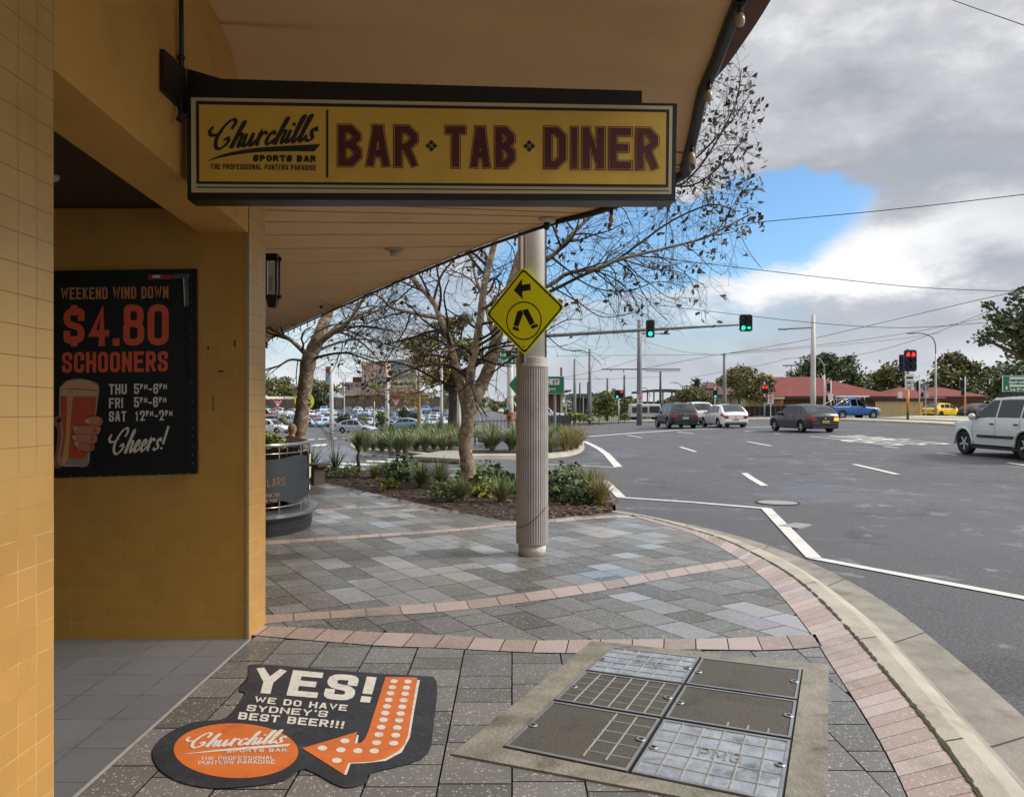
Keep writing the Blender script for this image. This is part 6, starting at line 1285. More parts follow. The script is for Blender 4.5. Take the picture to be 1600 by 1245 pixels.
def JB(seat):
    z = .48 if seat else .93; J = {'pelvis': ((0, 0, z), .13), 'waist': ((-.02, 0, z+.2), .12), 'chest': ((0, 0, z+.4), .15), 'neck': ((.02, 0, z+.56), .055), 'head': ((.05, 0, z+.70), .088), 'crown': ((.05, 0, z+.78), .075), 'nose': ((.145, 0, z+.69), .016)}
    B = [('pelvis', 'waist'), ('waist', 'chest'), ('chest', 'neck'), ('neck', 'head'), ('head', 'crown'), ('head', 'nose')]
    for s, n in ((1, 'l'), (-1, 'r')):
        J['sh'+n] = ((0, s*.19, z+.48), .065); J['el'+n] = ((.03, s*.24, z+.2), .045) if not seat else ((.06, s*.25, z+.2), .045); J['wr'+n] = ((.12, s*.2, z-.02), .032) if not seat else ((.27, s*.16, z+.12), .032); J['ha'+n] = ((J['wr'+n][0][0]+.07, s*.17, J['wr'+n][0][2]-.04), .035)
        J['hi'+n] = ((0, s*.1, z-.04), .1); J['kn'+n] = ((.44, s*.12, .5), .068) if seat else ((.03+.05*s, s*.1, .5), .068); J['an'+n] = ((.42, s*.12, .09), .045) if seat else ((0+.06*s, s*.1, .09), .045); J['to'+n] = ((J['an'+n][0][0]+.17, s*.13, .035), .035); J['ea'+n] = ((.04, s*.095, z+.69), .018)
        B += [('chest', 'sh'+n), ('sh'+n, 'el'+n), ('el'+n, 'wr'+n), ('wr'+n, 'ha'+n), ('pelvis', 'hi'+n), ('hi'+n, 'kn'+n), ('kn'+n, 'an'+n), ('an'+n, 'to'+n), ('head', 'ea'+n)]
    cols = [(COAT, lambda c: z-.08 < c.z < z+.55 and not (c.x > .13 and seat and c.z < z+.1 and abs(c.y) > .3)), (SHO, lambda c: c.z < .08), (TRS, lambda c: c.z <= z-.08 or (seat and c.z < z+.1)), (SKN, lambda c: True)]
    return J, B, cols
px_, py_, pz_ = P(455, 700, 15.6); J, B, cl = JB(True)
bn = tag(empty('bench', (px_, py_, 0), 'dark slatted bench beyond the terrace railing under a seated person', 'bench', rz=1.2)); WOD = M('bench_wood', '4a4038', .8)
mb = MB(); mb.box((.1, 0, .38), (.42, 1.4, .05)); mb.build('seat', WOD, bn)
for s in (-1, 1):
    mb = MB(); mb.box((.1, s*.55, .18), (.36, .07, .355)); mb.build('leg', WOD, bn)
person('person with short fair hair and a dark coat sitting beyond the terrace railing', (px_, py_, 0), 1.2, J, B, cl, '8f7f66', .9)
x, y = (968-800)*88/F, 88; J, B, cl = JB(False)
person('person in dark clothes standing by the far signal post', (x, y, g0(x, y)+.12), 2.6, J, B, cl, '2a2320')
# ---------------------------------------------------------------- street furniture: poles, signals, signs, wires
GREY_P = M('pole_grey', '77787a', .55, metal=.2, var=.1); PALE_P = M('pole_pale', 'b4b3ae', .55, var=.1); DARK_P = M('pole_dark', '3b3d42', .6, var=.1)
def gz(px, Y): return g0((px-800)*Y/F, Y)
def pole(name, label, cat, px, ytop, Y, r, mat, extra=None, group=None, base=None, n=10, low=None):
    X = (px-800)*Y/F; z0 = gz(px, Y)-.05 if base is None else H-(base-HY)*Y/F; top = H-(ytop-HY)*Y/F
    t = tag(empty(name, (X, Y, z0), label, cat, group)); mb = MB(); mb.lathe([(r*1.15, 0), (r*1.1, (top-z0)*.3), (r, (top-z0)*.55), (r*.8, top-z0)], (0, 0, 0), n); mb.lathe([(r*2, 0), (r*2, .06)], (0, 0, 0), n)
    mb.build('shaft', mat, t, smooth=True)
    L = lambda x, y, dY=0: (Vector(P(x, y, Y+dY))-Vector((X, Y, z0)))
    if extra: extra(t, L)
    return t
def cat_arm(t, L, x0, x1, y, drop=True):
    mb = MB(); mb.tube([L(x0, y), L(x1, y)], .05, 6)
    if drop:
        xa = x0+(x1-x0)*.12; mb.tube([L(xa, y), L(xa, y+4)], .03, 5); xb = x0+(x1-x0)*.28; mb.tube([L(xb, y), L(xb, y+5), L(xb+1, y+6)], .03, 5)
    mb.build('arm', DARK_P, t)
def lamp_arm(t, L, pts, r=.06):
    mb = MB(); mb.tube([L(*p) for p in (cr(pts, 5) if len(pts) > 2 else pts)], r, 6); mb.build('arm', GREY_P, t, smooth=True)
    mb = MB(); a, b = L(*pts[-1]), L(*pts[-1]); d = 1 if pts[-1][0] > pts[0][0] else -1; mb.box(tuple(a+Vector((d*.25, 0, -.02))), (.75, .25, .12)); mb.build('lamp_head', GREY_P, t, bevel=.04)
pole('tram_pole', 'grey tram pole with a lamp arm and wire bracket left of the mast arm signal', 'pole', 999, 500, 62, .19, GREY_P, lambda t, L: (cat_arm(t, L, 940, 1063, 577), lamp_arm(t, L, [(999, 521), (1034, 521)])))
pole('tram_pole', 'tall pale tram pole with arm rising before the red hall roof', 'pole', 1270.5, 492, 64, .2, PALE_P, lambda t, L: (cat_arm(t, L, 1223, 1270, 571), lamp_arm(t, L, [(1270, 512), (1228, 514)])))
pole('tram_pole', 'dark grey tram pole standing right of the brown tiled house', 'pole', 1132, 552, 84, .2, GREY_P)
for px, yt, Y, lab in ((921.5, 545, 84, 'tallest dark pole left of the leafy shrub'), (898, 561, 92, 'dark pole right of the brick pavilion roof'), (949, 591, 130, 'short dark pole above the leafy shrub'), (975.5, 586, 125, 'dark pole above the twin lamp signal'), (1032, 580, 112, 'dark pole with cross wires behind the white bus'), (906, 598, 150, 'thin pole between the two dark poles'), (918.5, 597, 140, 'thin pole hard left of the tallest dark pole'), (877, 574, 100, 'dark pole behind the green sign right of the fluted pole')):
    pole('tram_pole', lab, 'pole', px, yt, Y, .17, DARK_P if Y > 95 else GREY_P, (lambda t, L: cat_arm(t, L, 1008, 1062, 580, False)) if px == 1032 else None, 'tram wire poles at the junction')
pole('street_lamp', 'curved grey street lamp before the red hall roof', 'street lamp', 1288, 585, 80, .1, PALE_P, lambda t, L: lamp_arm(t, L, [(1288, 585), (1287, 572), (1280, 561), (1268, 558), (1258, 558.5)], .07))
pole('street_lamp', 'tall curved street lamp right of the big red signal', 'street lamp', 1462, 552, 78, .1, PALE_P, lambda t, L: lamp_arm(t, L, [(1462, 552), (1461, 536), (1455, 526), (1442, 521), (1428, 520.5)], .06))
pole('street_lamp', 'distant curved lamp above the bushy tree', 'street lamp', 1069, 615, 150, .1, PALE_P, lambda t, L: lamp_arm(t, L, [(1069, 615), (1066, 605), (1060, 599), (1052, 597.5)], .09))
pole('street_lamp', 'distant curved lamp left of the dark bus pole', 'street lamp', 1016, 620, 160, .1, PALE_P, lambda t, L: lamp_arm(t, L, [(1016, 620), (1013, 610), (1008, 606), (1003, 606)], .09))
pole('power_pole', 'distant timber power pole with cross arm', 'pole', 1073, 601, 200, .16, DARK_P, lambda t, L: (MB().tube([L(1066, 603.5), L(1080, 603.5)], .15, 5).build('cross_arm', DARK_P, t)))
pole('power_pole', 'power pole beside the brown tiled house roof', 'pole', 1105.5, 595, 150, .15, DARK_P, lambda t, L: (MB().tube([L(1098, 598), L(1114, 598)], .1, 5).build('cross_arm', DARK_P, t)))
# left street: white poles with banners, lamps, signs
def bann(t, L, q, col, col2):
    mb = MB(); mb.prism([tuple(L(*p)) for p in q], (0, .02, 0), 0); o = mb.build('banner', M('banner_'+col, col, .7, var=.2, vs=1.5), t)
    a, b, c, d = q; k = .38; mb = MB(); mb.poly([tuple(L(*p)+Vector((0, -.012, 0))) for p in (a, b, (b[0]+(c[0]-b[0])*k, b[1]+(c[1]-b[1])*k), (a[0]+(d[0]-a[0])*k, a[1]+(d[1]-a[1])*k))]); mb.build('banner_top', M('banner_'+col2, col2, .7, var=.3, vs=2), t)
pole('banner_pole', 'white street pole with a hanging red and pale blue banner', 'pole', 518, 572, 78, .2, PALE_P, lambda t, L: bann(t, L, [(509, 573), (517, 572), (517, 603), (508, 597)], '8fa3b8', '8d4a4c'))
pole('banner_pole', 'white street pole with a pale blue banner in front of the cream houses', 'pole', 605, 585, 78, .2, PALE_P, lambda t, L: bann(t, L, [(597, 587), (604, 586), (604, 600), (597, 598)], '86a7c8', '7b95b3'))
pole('street_pole', 'slender white pole by the big gum trunk', 'pole', 690, 530, 80, .13, PALE_P)
pole('street_pole', 'pale pole with a fin shaped top beside the near plane trunk', 'pole', 717, 580, 60, .14, PALE_P, lambda t, L: MB().hexa([L(710, 578, 0), L(714, 578, 0), L(714, 578, .1), L(710, 578, .1)], [L(715, 600, 0), L(719, 600, 0), L(719, 600, .1), L(715, 600, .1)]).build('fin', M('fin_white', 'c9cdd0', .5), t))
pole('street_pole', 'thin grey pole standing in the car park before the cream house', 'pole', 538, 592, 130, .08, PALE_P)
pole('street_pole', 'short pale pole left of the right hand give way sign', 'pole', 585, 627, 95, .07, PALE_P)
RED_S, WHT_S = M('sign_red', 'b8242a', .4), M('sign_white', 'd3d3cf', .4, var=.04); GRN_S = M('sign_green', '0f6a45', .4, var=.06); INKM = M('sign_ink', '131417', .5)
def giveway(px, py, Y, label, sc_=1., yaw=0):
    X, z = (px-800)*Y/F, H-(py-HY)*Y/F; z0 = gz(px, Y); t = tag(empty('give_way_sign', (X, Y, z0), label, 'sign', rz=yaw)); h = z-z0; mb = MB(); mb.tube([(0, .05, 0), (0, .05, h+.3)], .035, 8); mb.build('post', GREY_P, t)
    tri = lambda k, y: [(-.52*k, y, h+.36*k), (.52*k, y, h+.36*k), (0, y, h-.55*k)]
    MB().prism(tri(sc_, 0), (0, .012, 0)).build('plate', RED_S, t); MB().poly(tri(sc_*.68, -.006)).build('panel', WHT_S, t)
    mb = MB()
    for s, zz in (('GIVE', .14), ('WAY', -.03)):
        sh, w = text2d(s, .13, .085, .028, .03, .3, 2); letters(mb, sh, lambda x, y, d: (x-w/2, -.012-d, h+zz*sc_+y), 0)
    mb.build('lettering', INKM, t, solid=-1)
giveway(434, 630, 62, 'red and white give way sign left of the left plane trunk', .82, .1); giveway(619, 628, 62, 'red and white give way sign right of the banner pole', .82, -.15)
X, Y = (475.5-800)*58/F, 58; z0 = gz(475, Y); t = tag(empty('crossing_sign', (X, Y, z0)), 'round yellow pedestrian crossing sign half hidden behind the left plane trunk', 'sign'); mb = MB(); mb.lathe([(.70, 0), (.70, .02)], (0, 0, H-(627-HY)*Y/F-z0), 32, 'y'); mb.build('plate', SY, t)
mb = MB(); mb.tube([(0, .06, 0), (0, .06, H-(615-HY)*Y/F-z0)], .04, 8); mb.build('post', GREY_P, t); mb = MB(); mb.poly([(.3, -.01, 1.6-0.1), (.52, -.01, 1.55), (.5, -.01, 1.72), (.34, -.01, 1.75)]); mb.build('figure', INKM, t)
# traffic signals
LENS = {'R': M('lens_red', 'ff2a20', .4, emit=1.5), 'G': M('lens_green', '14e6a8', .4, emit=1.9), 'K': M('lens_off', '101012', .3)}
BOARD = M('signal_board', '1b1c20', .6, var=.1); EDGE = M('signal_edge', 'a7a9ac', .5); VIO = M('signal_edge_violet', '4a46a0', .5)
def head(t, o, px, py, w, h, Y, cols, edge=EDGE):
    """one lantern head on its target board; cols: strings of lens states from the top"""
    s = Y/F; c = Vector(P(px, py, Y))-o; W_, H_ = w*s, h*s; n = max(len(k) for k in cols)
    def rr(a, b, y, r=.16): return [(c.x+sx*(a/2-r*a*(1-math.cos(q)) if 0 else sx*0+a/2)-0, c.y+y, c.z) for sx, q in ()]
    def plate(a, b, y, d, mat, nm):
        r = min(a, b)*.18; pts = []
        for cx, cz, q0 in ((a/2-r, b/2-r, 0), (-a/2+r, b/2-r, 1), (-a/2+r, -b/2+r, 2), (a/2-r, -b/2+r, 3)):
            for k in range(4): q = (q0+k/3)*math.pi/2; pts.append((c.x+cx+r*math.cos(q), c.y+y, c.z+cz+r*math.sin(q)))
        return MB().prism(pts, (0, d, 0)).build(nm, mat, t)
    plate(W_, H_, 0, .04, edge, 'board_edge'); plate(W_*.93, H_*.955, -.012, .03, BOARD, 'target_board')
    for i, col in enumerate(cols):
        x = c.x+W_*((i+.5)/len(cols)-.5)*.82
        for j, ch in enumerate(col):
            z = c.z+H_*(.5-(j+.5)/n)*.86; r = min(W_*.8/len(cols), H_*.86/n)*.42
            mb = MB()
            if ch in 'GR' or ch == 'K': mb.lathe([(r, 0), (r*.8, -.03)], (x, c.y-.03, z), 14, 'y')
            elif ch in 'A': mb.poly([(x+a*r, c.y-.05, z+b*r) for a, b in ((-.9, .25), (0, .25), (0, .8), (.95, 0), (0, -.8), (0, -.25), (-.9, -.25))])
            mb.build('lens', LENS['G' if ch == 'A' else ch], t, smooth=False)
            mb = MB(); k = 9; vs = []
            for y in (-.02, -.16):
                for q in range(k): a = math.pi*(-.1+1.2*q/(k-1)); vs.append((x+r*1.15*math.cos(a), c.y+y, z+r*1.15*math.sin(a)))
            mb.add(vs, [(q, q+1, k+q+1, k+q) for q in range(k-1)]); mb.build('visor', BOARD, t, solid=.01)
def signal(name, label, px, Y, heads, post_top, pmat=PALE_P, r=.06, basey=None, extra=None, edge=EDGE):
    X = (px-800)*Y/F; z0 = gz(px, Y) if basey is None else H-(basey-HY)*Y/F; o = Vector((X, Y, z0)); t = tag(empty(name, o, label, 'traffic light')); top = H-(post_top-HY)*Y/F-z0
    mb = MB(); mb.tube([(0, .12, 0), (0, .12, top)], r, 10); mb.lathe([(r*1.1, 0), (r*.8, .12)], (0, .12, top), 8); mb.build('post', pmat, t, smooth=True)
    for h in heads: head(t, o, *h, edge=edge)
    if extra: extra(t, o)
    return t
signal('traffic_signal', 'twin lamp signal showing green and red before the leafy shrub', 967, 72, [(967.5, 616, 16, 13.5, 72, ['KKG', 'RKK'])], 612)
signal('traffic_signal', 'signal with two red lamps in front of the hall gable', 1195, 74, [(1195, 608, 12, 14.5, 74, ['RK', 'RK'])], 598, extra=lambda t, o: MB().box((-.05, .05, H-(624-HY)*74/F-o.z), (.3, .2, .5)).build('pedestrian_box', BOARD, t, bevel=.03))
signal('traffic_signal', 'single green arrow signal in front of the brown tiled house', 1117.5, 82, [(1117.5, 615.5, 7.5, 13, 82, ['KKG'])], 606)
def orange(t, o):
    Y = 47; mb = MB(); z1, z2 = H-(645-HY)*Y/F-o.z, H-(608-HY)*Y/F-o.z; mb.tube([(0, .12, z1), (0, .12, z2)], .078, 12); mb.build('orange_sleeve', M('sleeve_orange', 'd98a1c', .5, var=.08), t, smooth=True)
    L = lambda x, y, d=0: tuple(Vector(P(x, y, Y))-o+Vector((0, -.05-d, 0)))
    MB().prism([L(1413.5, 584), L(1427.5, 584), L(1427.5, 603), L(1413.5, 603)], (0, .02, 0)).build('sign_plate', WHT_S, t); MB().prism([L(1413.5, 604), L(1428, 604), L(1428, 609), L(1413.5, 609)], (0, .02, 0)).build('sign_plate', WHT_S, t)
    mb = MB(); mb.poly([L(1415.5, 588.5, .004), L(1426, 588.5, .004), L(1426, 591.8, .004), L(1415.5, 591.8, .004)])
    for s, x0, y0, h in (('ONLY', 1416, 600.5, 5), ('END', 1416.8, 608.2, 3.6)):
        sh, w = text2d(s, h, h*.5, h*.16, h*.12, .3, 2); letters(mb, sh, lambda x, y, d: L(x0+x, y0-y, .004+d))
    mb.build('lettering', INKM, t, solid=-1)
    head(t, o, 1410, 567.5, 10, 27, 48.2, ['KKK'], edge=VIO)
signal('traffic_signal', 'large signal with two red lamps over ONLY and END plates on an orange post', 1420, 47, [(1422.5, 563.5, 20, 34, 47, ['RKK', 'RKK'])], 548, GREY_P, .07, 656, orange, edge=VIO)
signal('traffic_signal', 'black backed signal on a white post behind the blue utility', 1299, 72, [(1295, 605, 6, 14, 72.3, ['KKK'])], 595, extra=lambda t, o: MB().box(tuple(Vector(P(1298, 620, 72))-o), (.4, .1, .6)).build('box', WHT_S, t))
def sleeve(px, ya, yb, Y): return lambda t, o: MB().tube([tuple(Vector(P(px, ya, Y))-o+Vector((0, .12, 0))), tuple(Vector(P(px, yb, Y))-o+Vector((0, .12, 0)))], .09, 8).build('orange_sleeve', M('sleeve_orange', 'd98a1c'), t)
signal('traffic_signal', 'dark signal facing away on an orange sleeved post left of the yellow hatchback', 1437.5, 76, [(1434.5, 603, 6, 16, 76.3, ['KKK']), (1441, 616, 4, 6, 76.3, ['KK'])], 588, extra=sleeve(1437.5, 628, 648, 76))
signal('traffic_signal', 'signal on an orange sleeved post behind the black sedan', 1509, 78, [(1503.5, 600, 7.5, 14, 78.3, ['KKK']), (1504, 614, 5, 8, 78.3, ['KK'])], 590, extra=sleeve(1509, 620, 640, 78))
# mast arm signal over the road
Ym = 52; X = (797-800)*Ym/F; z0 = gz(797, Ym); o = Vector((X, Ym, z0)); t = tag(empty('mast_arm_signal', o), 'pale mast with a long grey arm carrying two green traffic lights over the road', 'traffic light')
mb = MB(); mb.lathe([(.24, 0), (.22, 2), (.17, H-(520-HY)*Ym/F-z0)], (0, 0, 0), 14); mb.build('mast', PALE_P, t, smooth=True)
mb = MB(); mb.tube([(0, 0, H-(529-HY)*Ym/F-z0)]+[tuple(Vector(P(x, y, Y))-o) for x, y, Y in ((856, 524.5, 50.2), (1000, 516, 48), (1160, 507, 45.5))], [.13, .12, .1, .06], 10); mb.build('arm', GREY_P, t, smooth=True)
mb = MB(); mb.tube([(0, 0, .95), (0, 0, 1.5)], .262, 14); mb.build('orange_wrap', M('wrap_orange', '9c5a30', .6, var=.3, vs=3), t)
head(t, o, 1016, 513.5, 14, 28, 47.3, ['KKG']); head(t, o, 1165.5, 504.5, 21, 27, 45, ['KKG', 'KKA'])
def road_sign(label, Y, x0, y0, x1, y1, rows, posts, cut=None):
    X = (x0-800)*Y/F; o = Vector((X, Y, gz(x0, Y))); t = tag(empty('road_sign', o, label, 'sign')); L = lambda x, y, d=0: tuple(Vector(P(x, y, Y))-o+Vector((0, -d, 0)))
    q = cut or [(x0, y0), (x1, y0), (x1, y1), (x0, y1)]; c = (sum(p[0] for p in q)/len(q), sum(p[1] for p in q)/len(q)); e = [(c[0]+(x-c[0])*1.0+math.copysign(.8, x-c[0]), c[1]+(y-c[1])+math.copysign(.8, y-c[1])) for x, y in q]
    MB().prism([L(*p) for p in e], (0, .05, 0)).build('edge', WHT_S, t); MB().prism([L(*p, .012) for p in q], (0, .03, 0)).build('panel', GRN_S, t)
    mw, mi_ = MB(), MB()
    for kind, s, xa, xb, yb, h in rows:
        if kind == 'w': mw.poly([L(xa, yb-h, .016), L(xb, yb-h, .016), L(xb, yb, .016), L(xa, yb, .016)]); xa += .8; xb -= .8; yb -= h*.16; h *= .66
        if s == '<': mw.poly([L(xa, yb, .018), L(xa+h*.6, yb-h*.6, .018), L(xa+h*.6, yb-h*.2, .018), L(xb, yb-h*.2, .018), L(xb, yb+h*.2, .018), L(xa+h*.6, yb+h*.2, .018), L(xa+h*.6, yb+h*.6, .018)]); continue
        if s: plain(mi_ if kind == 'w' else mw, s, lambda x, y, z: L(x, y, .019), xa, xb, yb, h, 0, 0, .03)
    mw.build('legend', WHT_S, t, solid=-1)
    if mi_.v: mi_.build('lettering', INKM, t, solid=-1)
    for px in posts: MB().tube([(Vector(L(px, HY))).to_2d().to_3d()+Vector((0, .1, -.1)), Vector(L(px, y0+2))+Vector((0, .1, 0))], .07, 8).build('post', GREY_P, t)
road_sign('green direction sign with Sydenham lettering between the plane tree and fluted pole', 51, 777, 548, 850, 568, [('w', '', 780, 850, 547, 5), ('g', 'La Perouse', 781, 830, 556, 5.4), ('g', 'Sydenham', 778.5, 823, 566, 6)], [])
road_sign('green arrow ended road sign mostly hidden behind the fluted pole', 40, 796, 588, 881, 614.5, [('w', 'ANZAC ST', 826, 874, 601, 9), ('g', 'Moore Tree', 826, 868.5, 611.5, 7.5)], [867], [(795, 601), (806, 588.5), (881, 588.5), (881, 614.5), (806, 614.5)])
road_sign('green direction sign above the silver four wheel drive', 50, 1567.5, 587.5, 1650, 611, [('w', '', 1577, 1645, 592.5, 3.4), ('g', 'Sydenham', 1576, 1612, 599, 4.5), ('w', '', 1577, 1645, 604.2, 3.2), ('g', '<', 1570, 1574, 606, 6), ('g', 'La Perouse', 1578, 1618, 610, 4.2)], [1605, 1640])
def noentry(px, py, Y, label, post=True):
    X = (px-800)*Y/F; z0 = gz(px, Y); t = tag(empty('no_entry_sign', (X, Y-.25, z0), label, 'sign')); s = Y/F; h = H-(py-HY)*s-z0
    mb = MB(); mb.box((0, 0, h-.1), (8.6*s, .02, 14*s)); mb.build('plate', WHT_S, t); mb = MB(); mb.lathe([(3.4*s, 0), (3.4*s, .01)], (0, -.02, h+2.8*s-.1), 20, 'y'); mb.build('disc', RED_S, t); mb = MB(); mb.box((0, -.03, h+2.8*s-.1), (5*s, .01, 1.2*s)); mb.build('bar', WHT_S, t)
    mb = MB(); mb.box((0, -.02, h-2.6*s-.1), (5.5*s, .01, .9*s)); mb.box((0, -.02, h-4.4*s-.1), (4*s, .01, .9*s)); mb.build('legend', INKM, t)
    if post: mb = MB(); mb.tube([(0, .08, 0), (0, .08, h+4*s)], .045, 8); mb.build('post', PALE_P, t)
noentry(999, 622, 61.7, 'no entry sign fixed to the grey tram pole', False); noentry(1203, 622, 73, 'no entry sign beside the double red signal')
X, Y = (1446-800)*77/F, 77; z0 = gz(1446, Y); t = tag(empty('sign_back', (X, Y, z0)), 'grey back of a round sign and square plate left of the yellow hatchback', 'sign'); h = H-(605-HY)*Y/F-z0
mb = MB(); mb.lathe([(.33, 0), (.33, .02)], (0, 0, h), 20, 'y'); mb.build('round_plate', GREY_P, t); mb = MB(); mb.box((.1, 0, h-.75), (.5, .02, .5)); mb.build('square_plate', PALE_P, t); mb = MB(); mb.tube([(0, -.05, 0), (0, -.05, h+.2)], .04, 8); mb.build('post', PALE_P, t)
# overhead wires
def wire(label, pts, r=.016, grp='overhead tram wires'):
    mb = MB(); q = cr([P(*p) for p in pts], 8) if len(pts) > 2 else [P(*p) for p in pts]; mb.tube(q, r, 5); tag(mb.build('overhead_wire', BLK, smooth=True), label, 'wire', grp)
wire('wire crossing the sky just above the bright cloud', [(1110, 357, 26), (1190, 347, 25), (1400, 327, 24), (1660, 297, 22)], .013)
wire('short wire in the top right corner of the sky', [(1440, -20, 24), (1490, 1, 23), (1600, 40, 21), (1680, 70, 20)], .012)
wire('long wire falling rightwards across the bright cloud', [(960, 395, 40), (1128, 415, 40), (1400, 446, 40), (1545, 454, 40), (1660, 456, 40)], .018)
wire('wire passing just above the right head of the mast arm signal', [(1030, 477, 55), (1165, 493, 55), (1301, 507, 55), (1420, 512, 55), (1540, 504, 55)], .02)
wire('wire climbing from the dark tram pole to the top of the right frame edge', [(1132, 553, 84), (1250, 533, 75), (1353, 510, 66), (1506, 474, 55), (1640, 444, 48)], .022)
wire('lower wire climbing rightwards from the dark tram pole', [(1132, 553, 84), (1280, 539, 76), (1420, 520, 68), (1560, 492, 60)], .018)
wire('faint wire under the climbing pair towards the right', [(1132, 555, 84), (1270, 543, 76), (1400, 530, 70), (1470, 520, 66)], .014)
wire('wire falling from the mast arm to the dark tram pole', [(862, 500, 70), (967, 522, 76), (1060, 548, 82), (1132, 555, 84)], .018)
wire('wire from the grey tram pole climbing to the pale tram pole', [(1000, 577, 62), (1090, 560, 62), (1132, 553, 63), (1200, 545, 64)], .015)
wire('horizontal wire left of the dark tram pole', [(868, 556, 84), (1000, 555, 84), (1132, 554, 84)], .018)
wire('thin horizontal wire low above the shrubs', [(866, 592, 95), (940, 592, 95), (1032, 589, 100)], .02)
wire('wire running from the wire bracket of the grey pole to the left', [(870, 592, 66), (940, 578, 64), (999, 560, 62)], .014)
wire('wire behind the pale tram pole above the hall ridge', [(1080, 590, 90), (1200, 568, 80), (1235, 560, 74), (1330, 556, 66), (1430, 531, 60), (1560, 480, 52)], .016)
# ---------------------------------------------------------------- far kerbs, median, fences
mb = MB(); kp = [G(x, y)[:2] for x, y in [(820, 664), (880, 662.5), (940, 661.5), (1000, 660.5), (1060, 659.5), (1130, 658.5), (1200, 657), (1262, 655.5), (1300, 654.2)]]; kp = cr(kp, 6)
mb2 = [(x+.1, y+.5) for x, y in kp]; mb3 = [(x+.8, y+3.4) for x, y in kp]; k = len(kp)-1; vs = []
for c, dz in ((kp, 0), (kp, .16), (mb2, .17), (mb3, .18), (mb3, -.3)): vs += [(x, y, g0(x, y)+dz) for x, y in c]
mb.add(vs, [(j*(k+1)+i, j*(k+1)+i+1, (j+1)*(k+1)+i+1, (j+1)*(k+1)+i) for j in range(4) for i in range(k)]); structure(mb.build('far_footpath', CONC))
mb = MB()
for q, dz in (([(1300, 656.5), (1372, 659.5), (1440, 662.5), (1500, 666), (1600, 672), (1640, 675), (1640, 668), (1500, 661.5), (1380, 656.5), (1330, 654.8)], .12), ([(1372, 657.2), (1440, 659.5), (1500, 662.3), (1640, 668), (1640, 659), (1480, 653.4), (1432, 653)], .22)):
    pl = [G(x, y)[:2] for x, y in q]; mb.prism([(x, y, g0(x, y)-.05) for x, y in pl], (0, 0, dz+.05))
structure(mb.build('median', M('median_concrete', 'b0a895', .75, var=.15, vs=1.2, dirt=('7e7666', 1.5, .5))))
def fence(name, label, pts, Y0, h, step, r, mat, Ys=None, solid=False):
    o = Vector((pts[0][0], pts[0][1], 0)); t = tag(empty(name, o, label, 'fence')); mb, mp = MB(), MB()
    for (xa, ya), (xb, yb) in zip(pts, pts[1:]):
        d = math.hypot(xb-xa, yb-ya); n = max(1, int(d/step)); f = lambda u: Vector((xa+(xb-xa)*u, ya+(yb-ya)*u, g0(xa+(xb-xa)*u, ya+(yb-ya)*u)))-o
        for zz in (h*.95, h*.12): mb.tube([f(0)+Vector((0, 0, zz)), f(1)+Vector((0, 0, zz))], r*1.3, 4)
        for i in range(n+1):
            p = f(i/n)
            if solid: mp.box(tuple(p+Vector((0, 0, h*.5))), (step*.97, .03, h*(.97+.04*math.sin(i*2.3))), math.atan2(yb-ya, xb-xa))
            else: mp.tube([p, p+Vector((0, 0, h*(1.02 if i % 12 else 1.1)))], r*(1 if i % 12 else 3), 4)
    mb.build('rail', mat, t); mp.build('palings' if solid else 'pickets', mat, t, solid=-1 if solid else 0)
fence('picket_fence', 'black steel picket fence behind the island left of the fluted pole', [P(742, 0, 36)[:2], P(812, 0, 36)[:2], P(860, 0, 44)[:2]], 0, 1.05, .16, .012, BLK)
fence('picket_fence', 'black steel picket fence right of the fluted pole', [P(856, 0, 46)[:2], P(891, 0, 52)[:2], P(889, 0, 58)[:2]], 0, 1.1, .13, .018, BLK)
fence('picket_fence', 'low black railing along the far corner footpath', [P(896, 0, 76)[:2], P(985, 0, 78)[:2]], 0, 1.0, .22, .014, BLK)
fence('paling_fence', 'long weathered grey paling fence behind the car park', [P(405, 0, 214)[:2], P(560, 0, 216)[:2], P(700, 0, 218)[:2]], 0, 3.0, .5, .03, M('paling_grey', '5a5149', .9, var=.3, vs=1.5), solid=True)
fence('shade_fence', 'low dark cloth covered fence in front of the hall', [P(1128, 0, 86)[:2], P(1232, 0, 84)[:2]], 0, 1.1, .5, .02, M('shade_cloth', '25272a', .9, var=.2), solid=True)
# ---------------------------------------------------------------- far buildings
def bldpart(t, o, nm, mat, solids, **k):
    mb = MB()
    for s in solids:
        b = [Vector(p)-o for p in s[0]]; mb.hexa(b, [Vector(p)-o for p in s[1]]) if len(s) == 2 else None
    return mb.build(nm, mat, t, **k)
def blk(x0, x1, y0, y1, Y, D_):                                      # a block from picture columns x0..x1, heights y0 (top)..y1, front at Y
    a = [P(x0, y1, Y), P(x1, y1, Y)]; c = [P(x0, y0, Y), P(x1, y0, Y)]; bk = lambda p: (p[0]+.0, p[1]+D_, p[2])
    return ([a[0], a[1], bk(a[1]), bk(a[0])], [c[0], c[1], bk(c[1]), bk(c[0])])
def hip(x0, x1, ye, rx0, rx1, yr, Y, D_):
    a, b = Vector(P(x0, ye, Y)), Vector(P(x1, ye, Y)); r0, r1 = Vector(P(rx0, yr, Y)), Vector(P(rx1, yr, Y)); k = Vector((0, D_, 0)); m = k*.5; th = Vector((0, 0, .18))
    return [a, b, b+k, a+k, a+th, b+th, b+k+th, a+k+th, r0+m, r1+m], [(3, 2, 1, 0), (0, 1, 5, 4), (1, 2, 6, 5), (2, 3, 7, 6), (3, 0, 4, 7), (4, 5, 9, 8), (6, 7, 8, 9), (5, 6, 9), (7, 4, 8)]
